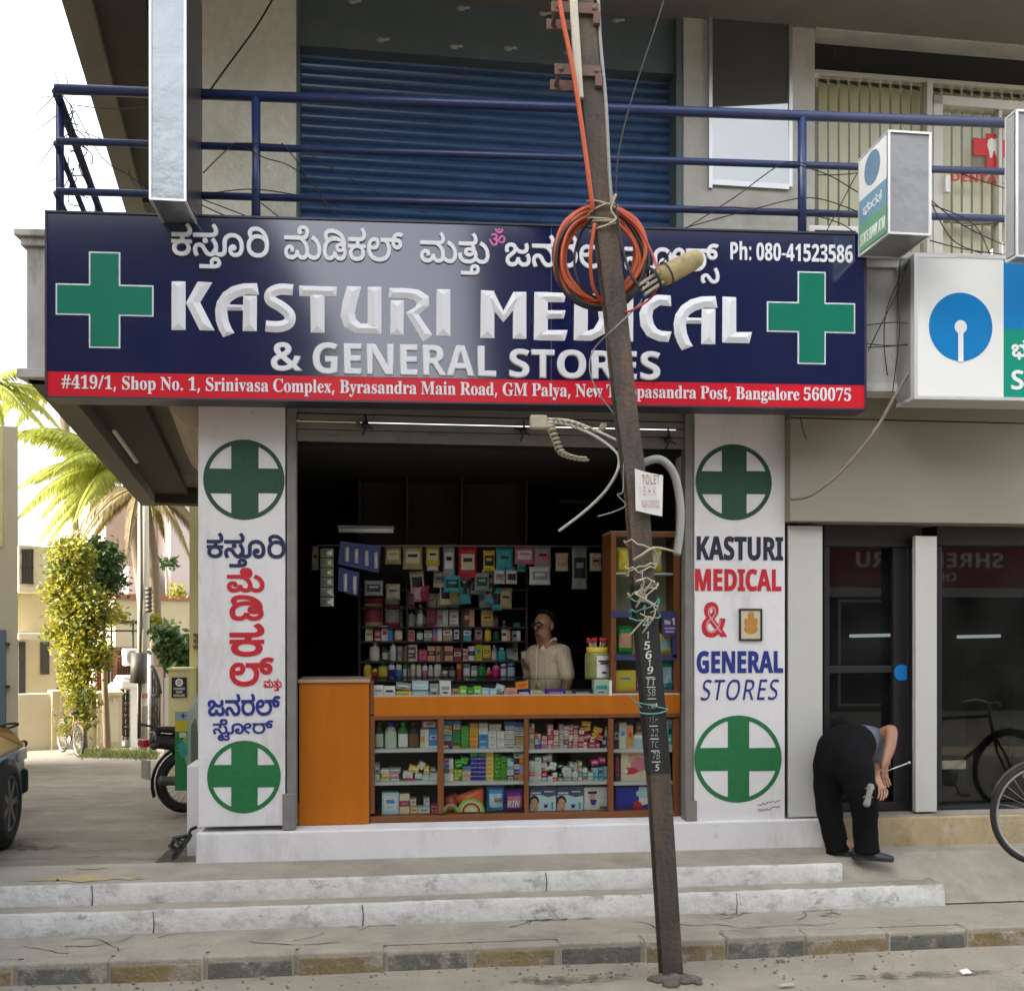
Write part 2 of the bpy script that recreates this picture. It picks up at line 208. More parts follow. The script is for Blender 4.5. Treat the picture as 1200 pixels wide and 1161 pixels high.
GL_KANNADA = {23:[287,[285,-6,-72,0,-100,23,-54,41,1,28,0,16,22,28,40,22,33,8,15,-6,-129,-1,1,35,209,0,12,4,14,12,1,8,0,7,-10,13,-7,6,47,6,35,-6,8,-7,8,-14,1,-5,0,-8,-6,-12,-5,-4,205,0,1,-35,-135,1,17,5,28,-5,44,-22,24,-28,1,-17,0,-27,-52,-42,-104,-24],[289,33,80,0,68,35,1,24,0,18,-34,28,-66,15,-47,0,-52,0,-66,-15,-32,-28,1,-18,0,-26,74,-33],[37,237,1,39,299,0,54,0,44,4,11,4,14,6,8,12,1,7,0,17,-32,31,-31,17,65,21,48,-26,32,-41,1,-22,0,-10,-14,-27,-25,-11,-24,-11,-70,-10,-57,0]],56:[354,[485,-6,-54,0,-70,20,-46,32,-19,16,-26,22,-36,22,-30,8,-19,0,-34,0,-36,-21,1,-19,0,-16,28,-34,23,-16,-77,-15,-24,16,-28,43,1,21,0,23,40,36,68,20,41,0,44,0,56,-12,46,-26,23,-20,24,-20,40,-27,44,-13,35,0,50,0,48,36,1,27,0,23,-36,46,-47,28,69,24,48,-26,50,-57,1,-33,0,-52,-98,-56],[341,158,-24,0,-32,16,1,13,0,13,32,16,25,0,26,0,34,-16,1,-13,0,-13,-34,-16],[33,237,1,39,427,0,54,0,44,4,13,4,12,6,8,12,1,7,0,17,-32,31,-31,17,65,21,48,-26,34,-41,1,-22,0,-10,-16,-27,-25,-11,-24,-11,-70,-10,-57,0]],64:[373,[91,-6,-66,0,-100,35,-43,27,53,28,40,-26,74,-24,45,0,46,0,38,24,1,20,0,19,-4,27,-4,24,1,14,0,38,66,53,112,29,73,0,76,0,108,-26,72,-44,36,-60,1,-33,0,-39,-50,-56,-94,-30,-67,0,-56,0,-76,22,-40,36,1,22,0,22,32,29,50,15,31,0,36,0,40,-19,1,-15,0,-14,-32,-17,-23,0,-26,0,-30,15,1,15,9,1,-6,-8,-6,-12,1,-8,0,-18,46,-29,55,0,40,0,60,20,30,39,1,28,0,33,-44,57,-90,34,-71,0,-54,0,-78,-20,-40,-38,1,-27,0,-16,4,-23,4,-24,1,-16,0,-30,-48,-37,-76,-17]],230:[326,[327,-6,-82,0,-128,30,-74,64,1,50,0,29,44,50,78,38,100,21,59,0,42,0,68,-10,62,-20,27,-19,5,1,-16,21,-48,38,-64,29,-78,16,-45,0,-66,0,-54,-22,1,-19,0,-11,20,-22,17,-8,-53,-28,-26,14,-36,38,1,19,0,29,54,34,90,16,51,0,78,0,112,-29,45,-24,44,-25,48,-58,18,-62,1,-31,0,-47,-68,-68,-126,-34],[329,34,68,0,88,28,44,46,1,28,0,32,-52,45,-92,24,-55,0,-62,0,-92,-25,-50,-46,1,-30,0,-48,112,-54]],262:[578,[227,-6,-56,0,-90,22,-48,40,1,28,0,22,36,35,68,21,49,0,52,0,64,-25,1,-21,0,-8,-6,-16,-5,-6,-67,3,0,3,4,10,1,3,0,11,-24,11,-19,0,-32,0,-40,-21,1,-21,0,-23,62,-28,65,0,70,0,64,34,5,30,77,0,4,-34,70,-30,49,0,56,0,44,36,1,26,0,29,-42,49,-68,38,-80,24,-41,2,155,4,50,-16,72,-44,38,-53,1,-30,0,-36,-48,-47,-80,-22,-47,0,-50,0,-64,13,-44,25,-21,18,33,2,-28,-24,-58,-24,-70,-10],[33,237,1,39,477,0,68,0,60,8,15,8,12,6,10,18,1,10,0,20,-52,24,-41,0,-38,0,-54,-22,1,-14,0,-3,0,-5,3,-3,-29,21,10,1,18,1,7,0,26,0,28,-11,1,-10,0,-11,-30,-13,-25,0,-36,0,-30,25,1,14,0,16,36,30,72,18,53,0,52,0,76,-21,40,-38,1,-25,0,-18,-22,-30,-23,-12,-18,-8,-52,-10,-66,-5,-41,0],[909,-6,-76,0,-114,38,-45,30,53,26,42,-26,86,-28,61,0,60,0,64,38,1,33,0,35,-48,53,-88,39,-59,12,45,38,68,-16,106,-50,62,-67,1,-41,0,-33,-48,-51,-92,-30]],216:[384,[217,-6,-52,0,-78,26,-44,54,1,41,0,34,50,59,90,44,126,24,75,0,50,0,96,-11,84,-26,33,-23,39,-52,-17,-34,-16,-14,-62,-19,-43,0,-34,0,-54,11,-34,24,1,18,0,26,68,25,47,0,34,0,48,-9,17,-6,46,-12,50,-51,1,-31,0,-30,-46,-44,-80,-24,-51,0,-68,0,-82,26,-33,32,33,2,-22,-25,-58,-26,-66,-9],[229,34,48,0,60,33,9,25,77,0,10,-30,66,-28,47,0,30,0,52,12,30,26,1,20,0,20,-24,35,-50,23,-35,0,-22,0,-26,-10,1,-10,0,-10,24,-12,29,0,16,0,34,8,24,18,1,14,0,16,-30,25,-58,18,-78,10,-43,0,-35,0,-62,0,-94,-19,-64,-34,-32,-47,1,-27,0,-42,54,-34],[289,372,84,0,136,-22,51,-19,52,-19,66,-46,32,-52,1,-27,0,-11,-8,-23,-7,-7,-79,66,35,6,-22,28,-78,44,-49,14,-44,14,-98,14,-61,0,-52,0,-60,-10,-28,-18,1,-13,0,-11,20,-22,21,-10,-61,-24,-18,10,-24,22,-16,25,1,12,0,29,60,34,96,16]],196:[546,[381,-6,-108,0,-156,41,-80,73,1,46,0,40,52,56,92,32,63,0,46,0,64,-16,32,-30,1,-22,0,-21,-38,-34,-78,-20,-55,0,-22,0,-38,4,-32,7,-11,4,11,36,10,-4,28,-7,32,-5,19,0,54,0,48,22,1,18,0,16,-36,16,-29,0,-34,0,-56,-18,-36,-40,1,-35,0,-33,60,-54,120,-32,89,0,84,0,120,26,62,47,1,33,0,36,-80,56,-65,15,49,25,58,-14,80,-39,42,-49,1,-30,0,-40,-72,-66,-156,-40],[439,237,1,39,183,0,1,-39],[933,148,-72,0,-84,46,1,42,1,4,0,34,52,48,92,26,61,0,40,0,60,-9,23,-7,-41,-31,-24,6,-42,5,-21,0,-32,0,-56,-13,-32,-32,1,-28,1,-5,0,-24,40,-28,41,0,26,0,34,11,1,15,0,6,-12,11,-7,3,-12,6,-32,3,-27,0,-285,0,1,39,275,0,48,0,68,-9,25,-11,20,-8,20,-24,1,-16,0,-30,-78,-30]],47:[578,[227,-6,-56,0,-90,22,-48,40,1,28,0,22,36,35,68,21,49,0,52,0,64,-25,1,-21,0,-8,-6,-16,-5,-6,-67,3,0,3,4,10,1,3,0,11,-24,11,-19,0,-32,0,-40,-21,1,-21,0,-23,62,-28,65,0,70,0,64,34,5,30,77,0,4,-34,70,-30,49,0,56,0,44,36,1,26,0,29,-42,49,-68,38,-80,24,-41,2,155,4,50,-16,72,-44,38,-53,1,-30,0,-36,-48,-47,-80,-22,-47,0,-50,0,-64,13,-44,25,-21,18,33,2,-28,-24,-58,-24,-70,-10],[33,237,1,39,509,0,56,0,44,4,9,4,16,6,8,12,1,7,0,17,-32,31,-33,17,67,21,46,-26,34,-41,1,-22,0,-10,-16,-27,-23,-11,-26,-11,-70,-10,-55,0],[909,-6,-76,0,-114,38,-45,30,53,26,42,-26,86,-28,61,0,60,0,64,38,1,33,0,35,-48,53,-88,39,-59,12,45,38,68,-16,106,-50,62,-67,1,-41,0,-33,-48,-51,-92,-30]],38:[311,[309,-6,-68,0,-104,16,-68,30,-36,38,1,22,0,8,4,15,5,7,79,-6,-2,-5,-2,-9,1,-6,0,-12,18,-26,42,-20,74,-12,61,0,62,0,82,12,44,22,16,24,1,10,0,12,-12,21,-11,9,-4,2,-8,2,-3,2,-20,8,-52,10,-37,0,-42,0,-36,-11,1,-10,0,-9,32,-11,33,0,36,0,44,13,24,24,1,16,0,20,-40,26,-52,15,-21,2,119,3,32,-10,36,-35,1,-23,0,-4,0,-8,1,-2,-7,-14,-12,-21,-54,-26,-70,-13,-37,0,-64,0,-74,29,1,27,0,16,30,24,66,15,53,0,36,0,64,-7,25,-6,4,-1,4,-1,8,-2,3,-1,46,-13,44,-43,1,-23,0,-26,-32,-40,-68,-29,-104,-15],[41,237,1,39,333,0,56,0,44,4,9,4,16,6,8,12,1,7,0,17,-32,31,-33,17,67,21,46,-26,34,-41,1,-22,0,-10,-16,-27,-23,-11,-26,-11,-70,-10,-55,0]],63:[182,[117,-6,-76,0,-114,38,-45,30,53,26,42,-26,86,-28,61,0,60,0,64,38,1,33,0,35,-48,53,-88,39,-59,12,45,38,68,-16,106,-50,62,-67,1,-41,0,-33,-48,-51,-92,-30]],30:[388,[561,-6,-60,0,-84,26,-35,32,33,0,-24,-22,-56,-26,-68,-10,-45,0,-56,0,-76,22,-38,34,1,18,0,22,34,30,62,27,45,13,36,13,48,22,1,16,0,11,-16,15,-36,8,-29,0,-42,0,-40,-19,1,-15,0,-8,8,-15,13,-6,-71,-16,-16,12,-14,25,1,13,0,17,36,30,74,19,57,0,60,0,72,-22,28,-32,1,-16,0,-18,-32,-29,-56,-25,-39,-13,-46,-15,-46,-23,1,-19,0,-19,52,-17,41,0,66,0,64,34,5,30,77,0,6,-34,72,-30,49,0,56,0,48,26,1,18,0,14,-24,26,-19,10,73,24,24,-16,28,-38,1,-22,0,-24,-38,-37,-82,-21],[517,156,-56,0,-88,18,-58,30,-17,15,-17,15,39,22,52,-37,98,-27,45,0,44,0,50,20,1,20,0,11,-10,21,-5,6,77,12,10,-8,14,-28,1,-12,0,-24,-40,-36,-76,-18]],42:[356,[485,-6,-54,0,-70,20,-46,32,-19,16,-26,22,-36,22,-30,8,-19,0,-34,0,-36,-21,1,-19,0,-16,28,-34,23,-16,-77,-15,-24,16,-28,42,1,21,0,24,40,36,68,20,41,0,64,0,72,-28,33,-30,24,-20,38,-27,46,-13,37,0,52,0,44,36,1,25,0,35,-60,60,-100,40,-59,7,-335,0,1,39,427,0,54,0,44,4,11,4,14,6,8,12,1,7,0,17,-32,31,-31,17,65,21,48,-26,32,-41,1,-22,0,-10,-16,-27,-23,-11,-24,-11,-72,-10,-55,0,-23,0,57,5,52,-16,72,-44,36,-53,1,-30,0,-49,-96,-56]],49:[326,[327,-6,-82,0,-128,31,-74,59,1,44,0,28,30,44,56,33,41,11,19,-7,-143,0,1,39,357,0,54,0,44,4,13,4,12,6,8,12,1,7,0,17,-32,31,-31,17,65,21,48,-26,34,-41,1,-22,0,-10,-16,-27,-25,-11,-12,-6,-36,-10,-23,-2,-3,4,36,-12,54,-32,28,-44,1,-28,0,-40,-68,-60,-126,-34],[329,34,68,0,88,28,44,46,1,28,0,32,-52,46,-92,24,-55,0,-62,0,-92,-26,-50,-45,1,-31,0,-48,112,-54]],270:[354,[485,-6,-54,0,-70,20,-46,32,-19,16,-26,22,-36,22,-30,8,-19,0,-34,0,-36,-21,1,-19,0,-16,28,-34,23,-16,-77,-15,-24,16,-28,43,1,21,0,23,40,36,68,20,41,0,44,0,56,-12,46,-26,23,-20,24,-20,40,-27,44,-13,35,0,50,0,48,36,1,27,0,23,-36,46,-47,28,69,24,48,-26,50,-57,1,-33,0,-52,-98,-56],[341,158,-24,0,-32,16,1,13,0,13,32,16,25,0,26,0,34,-16,1,-13,0,-13,-34,-16],[33,237,1,39,397,0,68,0,58,8,15,8,12,6,8,18,1,10,0,20,-52,24,-39,0,-40,0,-52,-22,1,-14,0,-3,0,-5,1,-3,-27,21,10,1,18,1,9,0,24,0,28,-11,1,-10,0,-11,-32,-13,-23,0,-36,0,-32,25,1,14,0,16,38,30,70,18,53,0,54,0,74,-21,42,-38,1,-25,0,-18,-22,-30,-23,-12,-20,-8,-52,-10,-64,-5,-41,0]],74:[204,[383,215,0,-21,-40,-35,-78,-20,-55,0,-56,0,-76,23,-19,12,25,34,10,-6,30,-16,48,-12,33,0,52,0,48,22,1,18,0,16,-32,16,-35,0,-30,0,-54,-18,-32,-35,1,-25,1,-6,0,-33,50,-49,90,-35,57,-13,-41,-38,-68,16,-106,48,-60,63,1,41,0,36,52,54,90,30,59,0,48,0,64,-18,34,-29]],194:[482,[327,-6,-82,0,-128,31,-74,59,1,44,0,28,30,44,56,33,41,11,19,-7,-143,0,1,39,461,0,1,-39,-9,0,1,5,40,-12,52,-32,26,-43,1,-27,0,-40,-68,-60,-126,-34],[329,34,68,0,88,28,44,46,1,28,0,32,-52,46,-92,24,-55,0,-62,0,-92,-26,-50,-45,1,-31,0,-48,112,-54],[805,148,-70,0,-84,46,1,42,1,4,0,34,50,48,92,26,61,0,40,0,60,-9,25,-7,-43,-31,-22,6,-42,5,-23,0,-32,0,-56,-13,-32,-32,1,-28,1,-5,0,-24,42,-28,41,0,26,0,32,11,1,15,0,6,-10,11,-7,3,-12,6,-32,3,-29,0,-283,0,1,39,275,0,46,0,70,-9,23,-11,20,-8,20,-24,1,-16,0,-30,-76,-30]],46:[402,[219,-6,-56,0,-76,22,-38,34,1,18,0,22,34,30,62,27,45,13,36,13,48,22,1,16,0,11,-16,15,-36,8,-29,0,-42,0,-40,-19,1,-15,0,-8,8,-15,13,-6,-71,-16,-16,12,-14,25,1,13,0,17,36,30,74,19,57,0,60,0,72,-22,28,-32,1,-16,0,-18,-32,-29,-56,-25,-39,-13,-46,-15,-46,-23,1,-19,0,-19,52,-17,41,0,66,0,62,34,5,30,79,0,6,-34,72,-30,49,0,56,0,66,38,1,33,0,33,-50,54,-94,38,-61,8,139,4,46,-16,68,-39,36,-49,1,-30,0,-34,-48,-52,-92,-28,-67,0,-56,0,-86,26,-33,32,33,0,-24,-22,-56,-26,-68,-10],[349,-72,9,80,79,0,9,-80],[433,237,1,39,113,0,52,0,44,4,13,4,12,6,10,12,1,7,0,17,-32,31,-33,17,67,21,46,-26,36,-41,1,-22,0,-10,-16,-27,-25,-11,-26,-11,-68,-10,-57,0]],60:[224,[409,120,0,-40,-50,-56,-94,-30,-67,0,-56,0,-76,22,-40,36,1,22,0,22,30,29,50,15,33,0,36,0,40,-19,1,-15,0,-14,-32,-17,-23,0,-28,0,-28,15,1,15,9,1,-8,-8,-4,-12,1,-8,0,-18,44,-29,57,0,40,0,56,19,32,40,1,30,0,28,-28,42,-27,15,-20,11,-48,14,-80,7,-59,0,-309,0,1,39,331,0,66,0,96,-10,70,-21,25,-15,36,-18,36,-56]],111:[32,[101,-87,0,-19,-24,-22,-21,-9,-28,-11,-82,-8,-61,0,-329,0,1,38,325,0,-27,-9,-8,8,-10,19,1,14,0,14,28,28,62,18,47,0,66,0,68,-36],[-99,-92,0,-10,14,-18,13,-9,-33,11,45,0,44,0,48,14,1,17,0,11,-32,16,-29,0,-30,0,-36,-18]],106:[68,[-239,-184,-40,0,-64,17,-40,35,1,24,0,24,38,36,68,20,45,0,52,0,50,-25,1,-19,0,-22,-60,-24,-53,0,-34,0,-48,12,-13,7,11,29,12,-8,40,-10,29,0,28,0,24,8,1,8,0,7,-20,7,-15,0,-30,0,-50,-22,1,-28,0,-18,24,-19,36,-7,23,0,42,0,40,22,5,14,69,0,8,-19,40,-17,33,0,32,0,36,16,1,15,0,20,-56,21,-33,1,27,27,32,-4,64,-15,40,-27,1,-22,0,-23,-36,-28,-62,-13,-37,0,-50,0,-64,22,-13,17,29,1,-20,-14,-40,-18,-48,-8],[-67,-82,1,32,43,0,26,0,28,4,9,4,8,3,4,10,1,7,0,12,-16,31,-17,17,75,10,18,-18,18,-37,1,-17,0,-21,-34,-25,-54,-12,-27,0]],129:[60,[5,-164,-44,0,-58,14,-38,22,-15,12,-28,22,-36,14,-19,0,-26,0,-26,-16,1,-12,0,-12,20,-22,17,-12,-67,-12,-20,12,-24,30,1,17,0,25,72,34,53,0,52,0,60,-24,29,-19,18,-13,32,-19,34,-9,21,0,36,0,32,16,8,26,1,10,0,22,-36,55,-35,21,69,16,24,-16,36,-37,20,-39,1,-21,0,-31,-40,-38,-70,-16]],278:[126,[-291,4,40,-20,100,-30,77,0,64,0,92,28,48,54,1,39,0,39,-58,80,-67,36,69,27,72,-43,68,-91,1,-49,0,-40,-42,-60,-78,-38,-104,-20,-61,0,-60,0,-96,17,-76,28,-31,15]],279:[322,[-75,-84,-60,0,-96,17,-76,28,-31,15,49,28,40,-20,100,-30,75,0,38,0,58,10,38,20,20,30,1,20,0,23,-10,39,-10,40,1,24,0,38,64,54,116,30,77,0,74,0,110,-26,74,-44,36,-60,1,-33,0,-39,-50,-56,-94,-30,-65,0,-56,0,-78,22,-38,36,1,22,0,22,28,29,52,15,31,0,38,0,38,-19,1,-15,0,-14,-30,-17,-23,0,-28,0,-28,15,1,15,9,1,-8,-8,-4,-12,1,-8,0,-18,44,-29,57,0,40,0,56,20,32,39,1,28,0,33,-44,57,-94,34,-73,0,-82,0,-92,-45,1,-40,0,-22,10,-39,10,-40,1,-22,0,-31,-34,-45,-60,-28,-88,-14]]}
GL_BOLD = {65:[345,[1,0,253,358,185,0,255,-358,-161,0,-51,85,-259,0,-51,-85],[253,148,189,0,-53,84,-6,8,-14,26,-16,27,-5,10,-4,-10,-16,-29,-16,-27,-3,-5]],66:[336,[91,0,1,357,223,0,144,0,144,-40,1,-51,0,-30,-56,-42,-51,-4,1,-3,36,-3,56,-18,36,-34,1,-28,0,-49,-140,-55,-123,0],[241,216,89,0,68,0,50,20,1,20,0,21,-60,18,-65,0,-79,0],[241,62,101,0,68,0,54,27,1,22,0,20,-54,25,-71,0,-95,0]],67:[318,[381,-5,-112,0,-142,45,-68,83,1,55,0,54,78,83,148,47,109,0,54,0,106,-14,51,-11,-49,-61,-40,9,-80,14,-39,0,-86,0,-92,-65,1,-56,0,-58,86,-62,93,0,44,0,88,10,53,9,1,-63,-48,-10,-92,-9]],68:[370,[91,0,1,357,225,0,112,0,166,-40,90,-77,1,-58,0,-90,-206,-92,-183,0],[241,62,67,0,218,0,1,118,0,60,-104,55,-97,0,-81,0]],69:[280,[91,0,1,357,411,0,1,-62,-259,0,1,-79,245,0,1,-62,-243,0,1,-92,261,0,1,-62]],70:[274,[91,0,1,357,411,0,1,-62,-259,0,1,-92,241,0,1,-62,-239,0,1,-141]],71:[362,[391,-5,-160,0,-172,94,1,90,0,56,86,82,168,45,121,0,56,0,110,-12,47,-10,-51,-60,-32,8,-84,11,-45,0,-66,0,-96,-30,-54,-55,1,-36,0,-36,38,-54,82,-30,67,0,32,0,44,3,21,2,1,75,-135,0,1,62,285,0,1,-184,-56,-10,-120,-11]],72:[382,[91,0,1,357,151,0,1,-140,285,0,1,140,153,0,1,-357,-151,0,1,154,-283,0,1,-154]],73:[194,[33,0,1,43,89,20,1,231,-87,20,1,43,325,0,1,-43,-85,-20,1,-231,87,-20,1,-43]],74:[166,[17,-105,-30,0,-44,3,-15,2,1,64,16,-2,34,-4,21,0,28,0,42,10,24,28,1,26,1,335,151,0,1,-334,0,-46,-56,-57,-102,-25]],75:[332,[91,0,1,357,151,0,1,-163,16,10,28,22,17,10,195,121,169,0,-249,-158,253,-199,-171,0,-187,150,-63,-22,1,-128]],76:[282,[91,0,1,357,151,0,1,-295,293,0,1,-62]],77:[472,[91,0,1,357,207,0,169,-273,5,0,181,273,205,0,1,-357,-139,0,1,169,0,17,4,44,2,40,3,10,-3,0,-183,-280,-139,0,-171,280,-3,0,2,-10,4,-40,2,-46,1,-18,1,-166]],78:[406,[91,0,1,357,191,0,313,-267,3,0,-2,24,-4,50,1,24,1,169,137,0,1,-357,-191,0,-311,270,-3,0,4,-26,4,-50,1,-26,1,-168]],79:[398,[399,-5,-116,0,-150,46,-74,83,1,56,0,55,74,82,150,45,119,0,116,0,148,-45,74,-83,1,-55,0,-55,-74,-83,-148,-46],[399,58,98,0,84,65,1,56,0,57,-84,64,-95,0,-96,0,-88,-64,1,-57,0,-56,88,-65]],80:[314,[91,0,1,357,229,0,138,0,128,-59,1,-52,0,-32,-52,-54,-122,-33,-103,0,-65,0,1,-127],[241,189,53,0,64,0,74,25,1,29,0,52,-119,0,-69,0]],81:[398,[541,-85,-131,80,-9,0,-116,0,-150,46,-74,83,1,56,0,55,74,82,150,45,119,0,116,0,148,-45,74,-83,1,-55,0,-60,-86,-87,-89,-21,173,-96],[399,58,98,0,84,65,1,56,0,57,-84,64,-95,0,-96,0,-88,-64,1,-57,0,-56,88,-65]],82:[330,[91,0,1,357,209,0,146,0,140,-53,1,-54,0,-24,-38,-37,-62,-25,-33,-8,211,-156,-167,0,-169,137,-81,0,1,-137],[241,198,51,0,74,0,66,26,1,24,0,26,-70,21,-71,0,-47,0]],83:[276,[249,-5,-112,0,-89,21,1,71,50,-11,110,-18,55,0,56,0,48,21,1,17,0,20,-80,24,-59,14,-24,6,-60,16,-52,25,-34,35,1,24,0,48,130,54,113,0,56,0,100,-13,57,-12,-47,-59,-50,10,-78,11,-39,0,-44,0,-46,-20,1,-16,0,-19,68,-22,67,-16,56,-12,76,-29,44,-38,1,-28,0,-47,-138,-57]],84:[290,[215,0,1,294,-193,0,1,63,541,0,1,-63,-195,0,1,-294]],85:[378,[377,-5,-144,0,-148,73,1,59,1,230,153,0,1,-219,0,-44,72,-36,73,0,72,0,68,40,1,41,1,218,153,0,1,-231,0,-37,-66,-59,-130,-35]],86:[325,[243,0,-241,357,153,0,137,-213,4,-5,14,-29,16,-33,3,-11,4,11,16,33,16,29,3,5,135,213,155,0,-241,-357]],87:[484,[183,0,-181,357,149,0,93,-195,6,-12,14,-34,12,-36,5,-12,2,13,12,35,14,32,5,9,105,200,145,0,105,-200,4,-9,12,-32,12,-36,5,-12,4,13,12,35,14,34,7,12,91,195,151,0,-183,-357,-171,0,-95,188,-4,5,-8,22,-12,26,-8,23,1,7,-2,-7,-10,-23,-8,-25,-12,-23,-1,-6,-95,-187]],88:[334,[1,0,237,184,-219,173,167,0,155,-129,153,129,163,0,-223,-177,243,-180,-173,0,-165,135,-165,-135]],89:[312,[237,0,1,136,-235,221,165,0,149,-147,149,147,165,0,-235,-218,1,-139]],90:[290,[25,0,1,49,343,245,-333,0,1,63,515,0,1,-49,-341,-246,353,0,1,-62]],48:[286,[285,-5,-128,0,-120,97,1,86,0,58,48,82,110,44,91,0,128,0,124,-96,1,-88,0,-57,-50,-82,-110,-44],[285,56,56,0,44,61,1,61,0,62,-44,62,-55,0,-56,0,-42,-62,1,-62,0,-60,42,-62]],49:[286,[263,0,1,206,0,14,2,42,3,16,-6,-4,-32,-15,-13,-6,-81,-33,-71,46,229,91,125,0,1,-357]],50:[286,[41,0,1,52,181,91,54,27,66,38,28,31,1,17,0,22,-46,21,-39,0,-42,0,-76,-19,-43,-18,-81,49,30,13,70,24,90,14,65,0,72,0,100,-26,56,-43,1,-27,0,-30,-48,-48,-88,-48,-63,-30,-91,-43,1,-3,313,0,1,-64]],51:[286,[245,-5,-116,0,-89,19,1,64,46,-11,100,-12,45,0,80,0,66,28,1,25,0,16,-30,20,-76,10,-65,0,-53,0,1,58,57,0,64,0,70,13,26,21,1,14,0,20,-48,21,-55,0,-50,0,-74,-17,-27,-9,-67,52,40,15,114,20,79,0,110,0,130,-44,1,-41,0,-37,-90,-44,-65,-8,1,-2,88,-4,88,-42,1,-36,0,-31,-60,-49,-128,-29]],52:[286,[323,0,1,74,-305,0,1,52,315,231,139,0,1,-225,89,0,1,-58,-87,0,1,-74],[151,132,173,0,1,61,0,11,2,34,4,28,1,4,-3,0,-8,-10,-20,-18,-15,-10]],53:[286,[241,-5,-56,0,-98,10,-37,9,1,66,38,-10,104,-14,47,0,68,0,70,28,1,29,0,54,-141,0,-28,0,-60,-5,-19,-3,-59,16,27,182,387,0,1,-64,-253,0,-13,-70,18,2,38,3,37,0,64,0,104,-25,58,-48,1,-35,0,-58,-144,-67]],54:[286,[297,-5,-72,0,-120,33,-68,70,1,54,0,30,16,60,46,54,82,42,124,23,89,0,22,0,56,-1,19,-2,1,-61,-18,3,-46,2,-19,0,-90,0,-98,-28,-40,-50,-1,-34,7,0,20,18,76,24,61,0,92,0,112,-59,1,-54,0,-58,-132,-66],[293,56,44,0,56,30,1,32,0,26,-48,30,-47,0,-32,0,-52,-14,-28,-24,1,-12,0,-16,24,-32,50,-20]],55:[286,[113,0,269,294,-351,0,1,63,513,0,1,-47,-271,-310]],56:[286,[287,-5,-120,0,-130,51,1,44,0,38,80,44,57,14,-48,16,-68,42,1,32,0,28,64,38,106,20,61,0,62,0,104,-20,62,-38,1,-28,0,-32,-74,-42,-53,-14,38,-10,68,-26,44,-36,1,-24,0,-29,-64,-44,-112,-24],[287,220,34,8,52,22,1,20,0,18,-48,18,-39,0,-36,0,-48,-18,1,-18,0,-18,52,-24],[285,50,56,0,56,24,1,20,0,14,-32,20,-48,17,-23,7,-11,4,-48,-12,-56,-28,1,-21,0,-19,54,-26]],57:[286,[179,-5,-22,0,-56,1,-17,2,1,61,20,-2,44,-3,23,0,88,0,98,28,40,50,3,34,-3,0,-22,-18,-70,-24,-67,0,-90,0,-110,59,1,54,0,58,132,66,113,0,72,0,118,-33,70,-70,1,-54,0,-30,-18,-60,-46,-54,-80,-42,-124,-23],[277,182,32,0,50,15,28,23,1,12,0,16,-24,32,-48,20,-35,0,-44,0,-56,-30,1,-32,0,-26,48,-30]],97:[302,[213,-5,-74,0,-96,43,1,44,0,43,122,41,123,2,95,2,1,12,0,22,-44,20,-39,0,-40,0,-76,-12,-37,-8,-49,50,44,12,108,12,59,0,110,0,116,-47,1,-49,1,-182,-103,0,-27,37,-3,0,-36,-22,-76,-20],[269,50,48,0,64,28,1,26,1,22,-55,0,-72,-2,-56,-24,1,-19,0,-17,40,-14]],104:[328,[79,0,1,380,151,0,1,-78,0,-20,-6,-36,-1,-8,9,0,26,21,82,19,51,0,90,0,106,-48,1,-52,1,-178,-149,0,1,160,0,58,-87,0,-66,0,-50,-46,1,-44,1,-128]],111:[310,[309,-5,-76,0,-120,33,-68,64,1,45,0,68,144,73,125,0,76,0,118,-33,68,-63,1,-45,0,-68,-142,-74],[311,55,58,0,54,41,1,41,0,41,-54,40,-59,0,-58,0,-54,-40,1,-41,0,-41,54,-41]],105:[152,[153,307,-32,0,-48,16,1,21,0,20,48,16,33,0,34,0,48,-16,1,-20,0,-21,-48,-16],[79,0,1,273,151,0,1,-273]],114:[227,[79,0,1,273,115,0,21,-46,9,0,24,21,84,30,57,0,10,0,30,-1,9,-1,-9,-70,-6,1,-28,1,-9,0,-38,0,-70,-13,-42,-30,1,-26,1,-139]],112:[316,[79,-120,1,393,123,0,21,-35,9,0,20,16,76,24,59,0,92,0,114,-72,1,-69,0,-69,-118,-73,-91,0,-58,0,-72,21,-19,14,-7,0,8,-21,1,-19,1,-110],[337,56,52,0,48,42,1,40,0,80,-101,0,-58,0,-48,-36,1,-36,1,-8,0,-40,46,-42]],101:[296,[325,-5,-80,0,-128,31,-72,62,1,46,0,48,66,64,116,32,79,0,112,0,132,-64,1,-60,1,-36,-351,0,2,-32,70,-36,65,0,52,0,88,11,45,11,1,-58,-40,-10,-88,-9],[201,168,209,0,0,24,-52,33,-51,0,-44,0,-56,-28]],110:[328,[79,0,1,273,115,0,21,-35,9,0,26,21,90,19,53,0,88,0,106,-48,1,-52,1,-178,-149,0,1,160,0,29,-40,29,-47,0,-68,0,-48,-46,1,-44,1,-128]]}
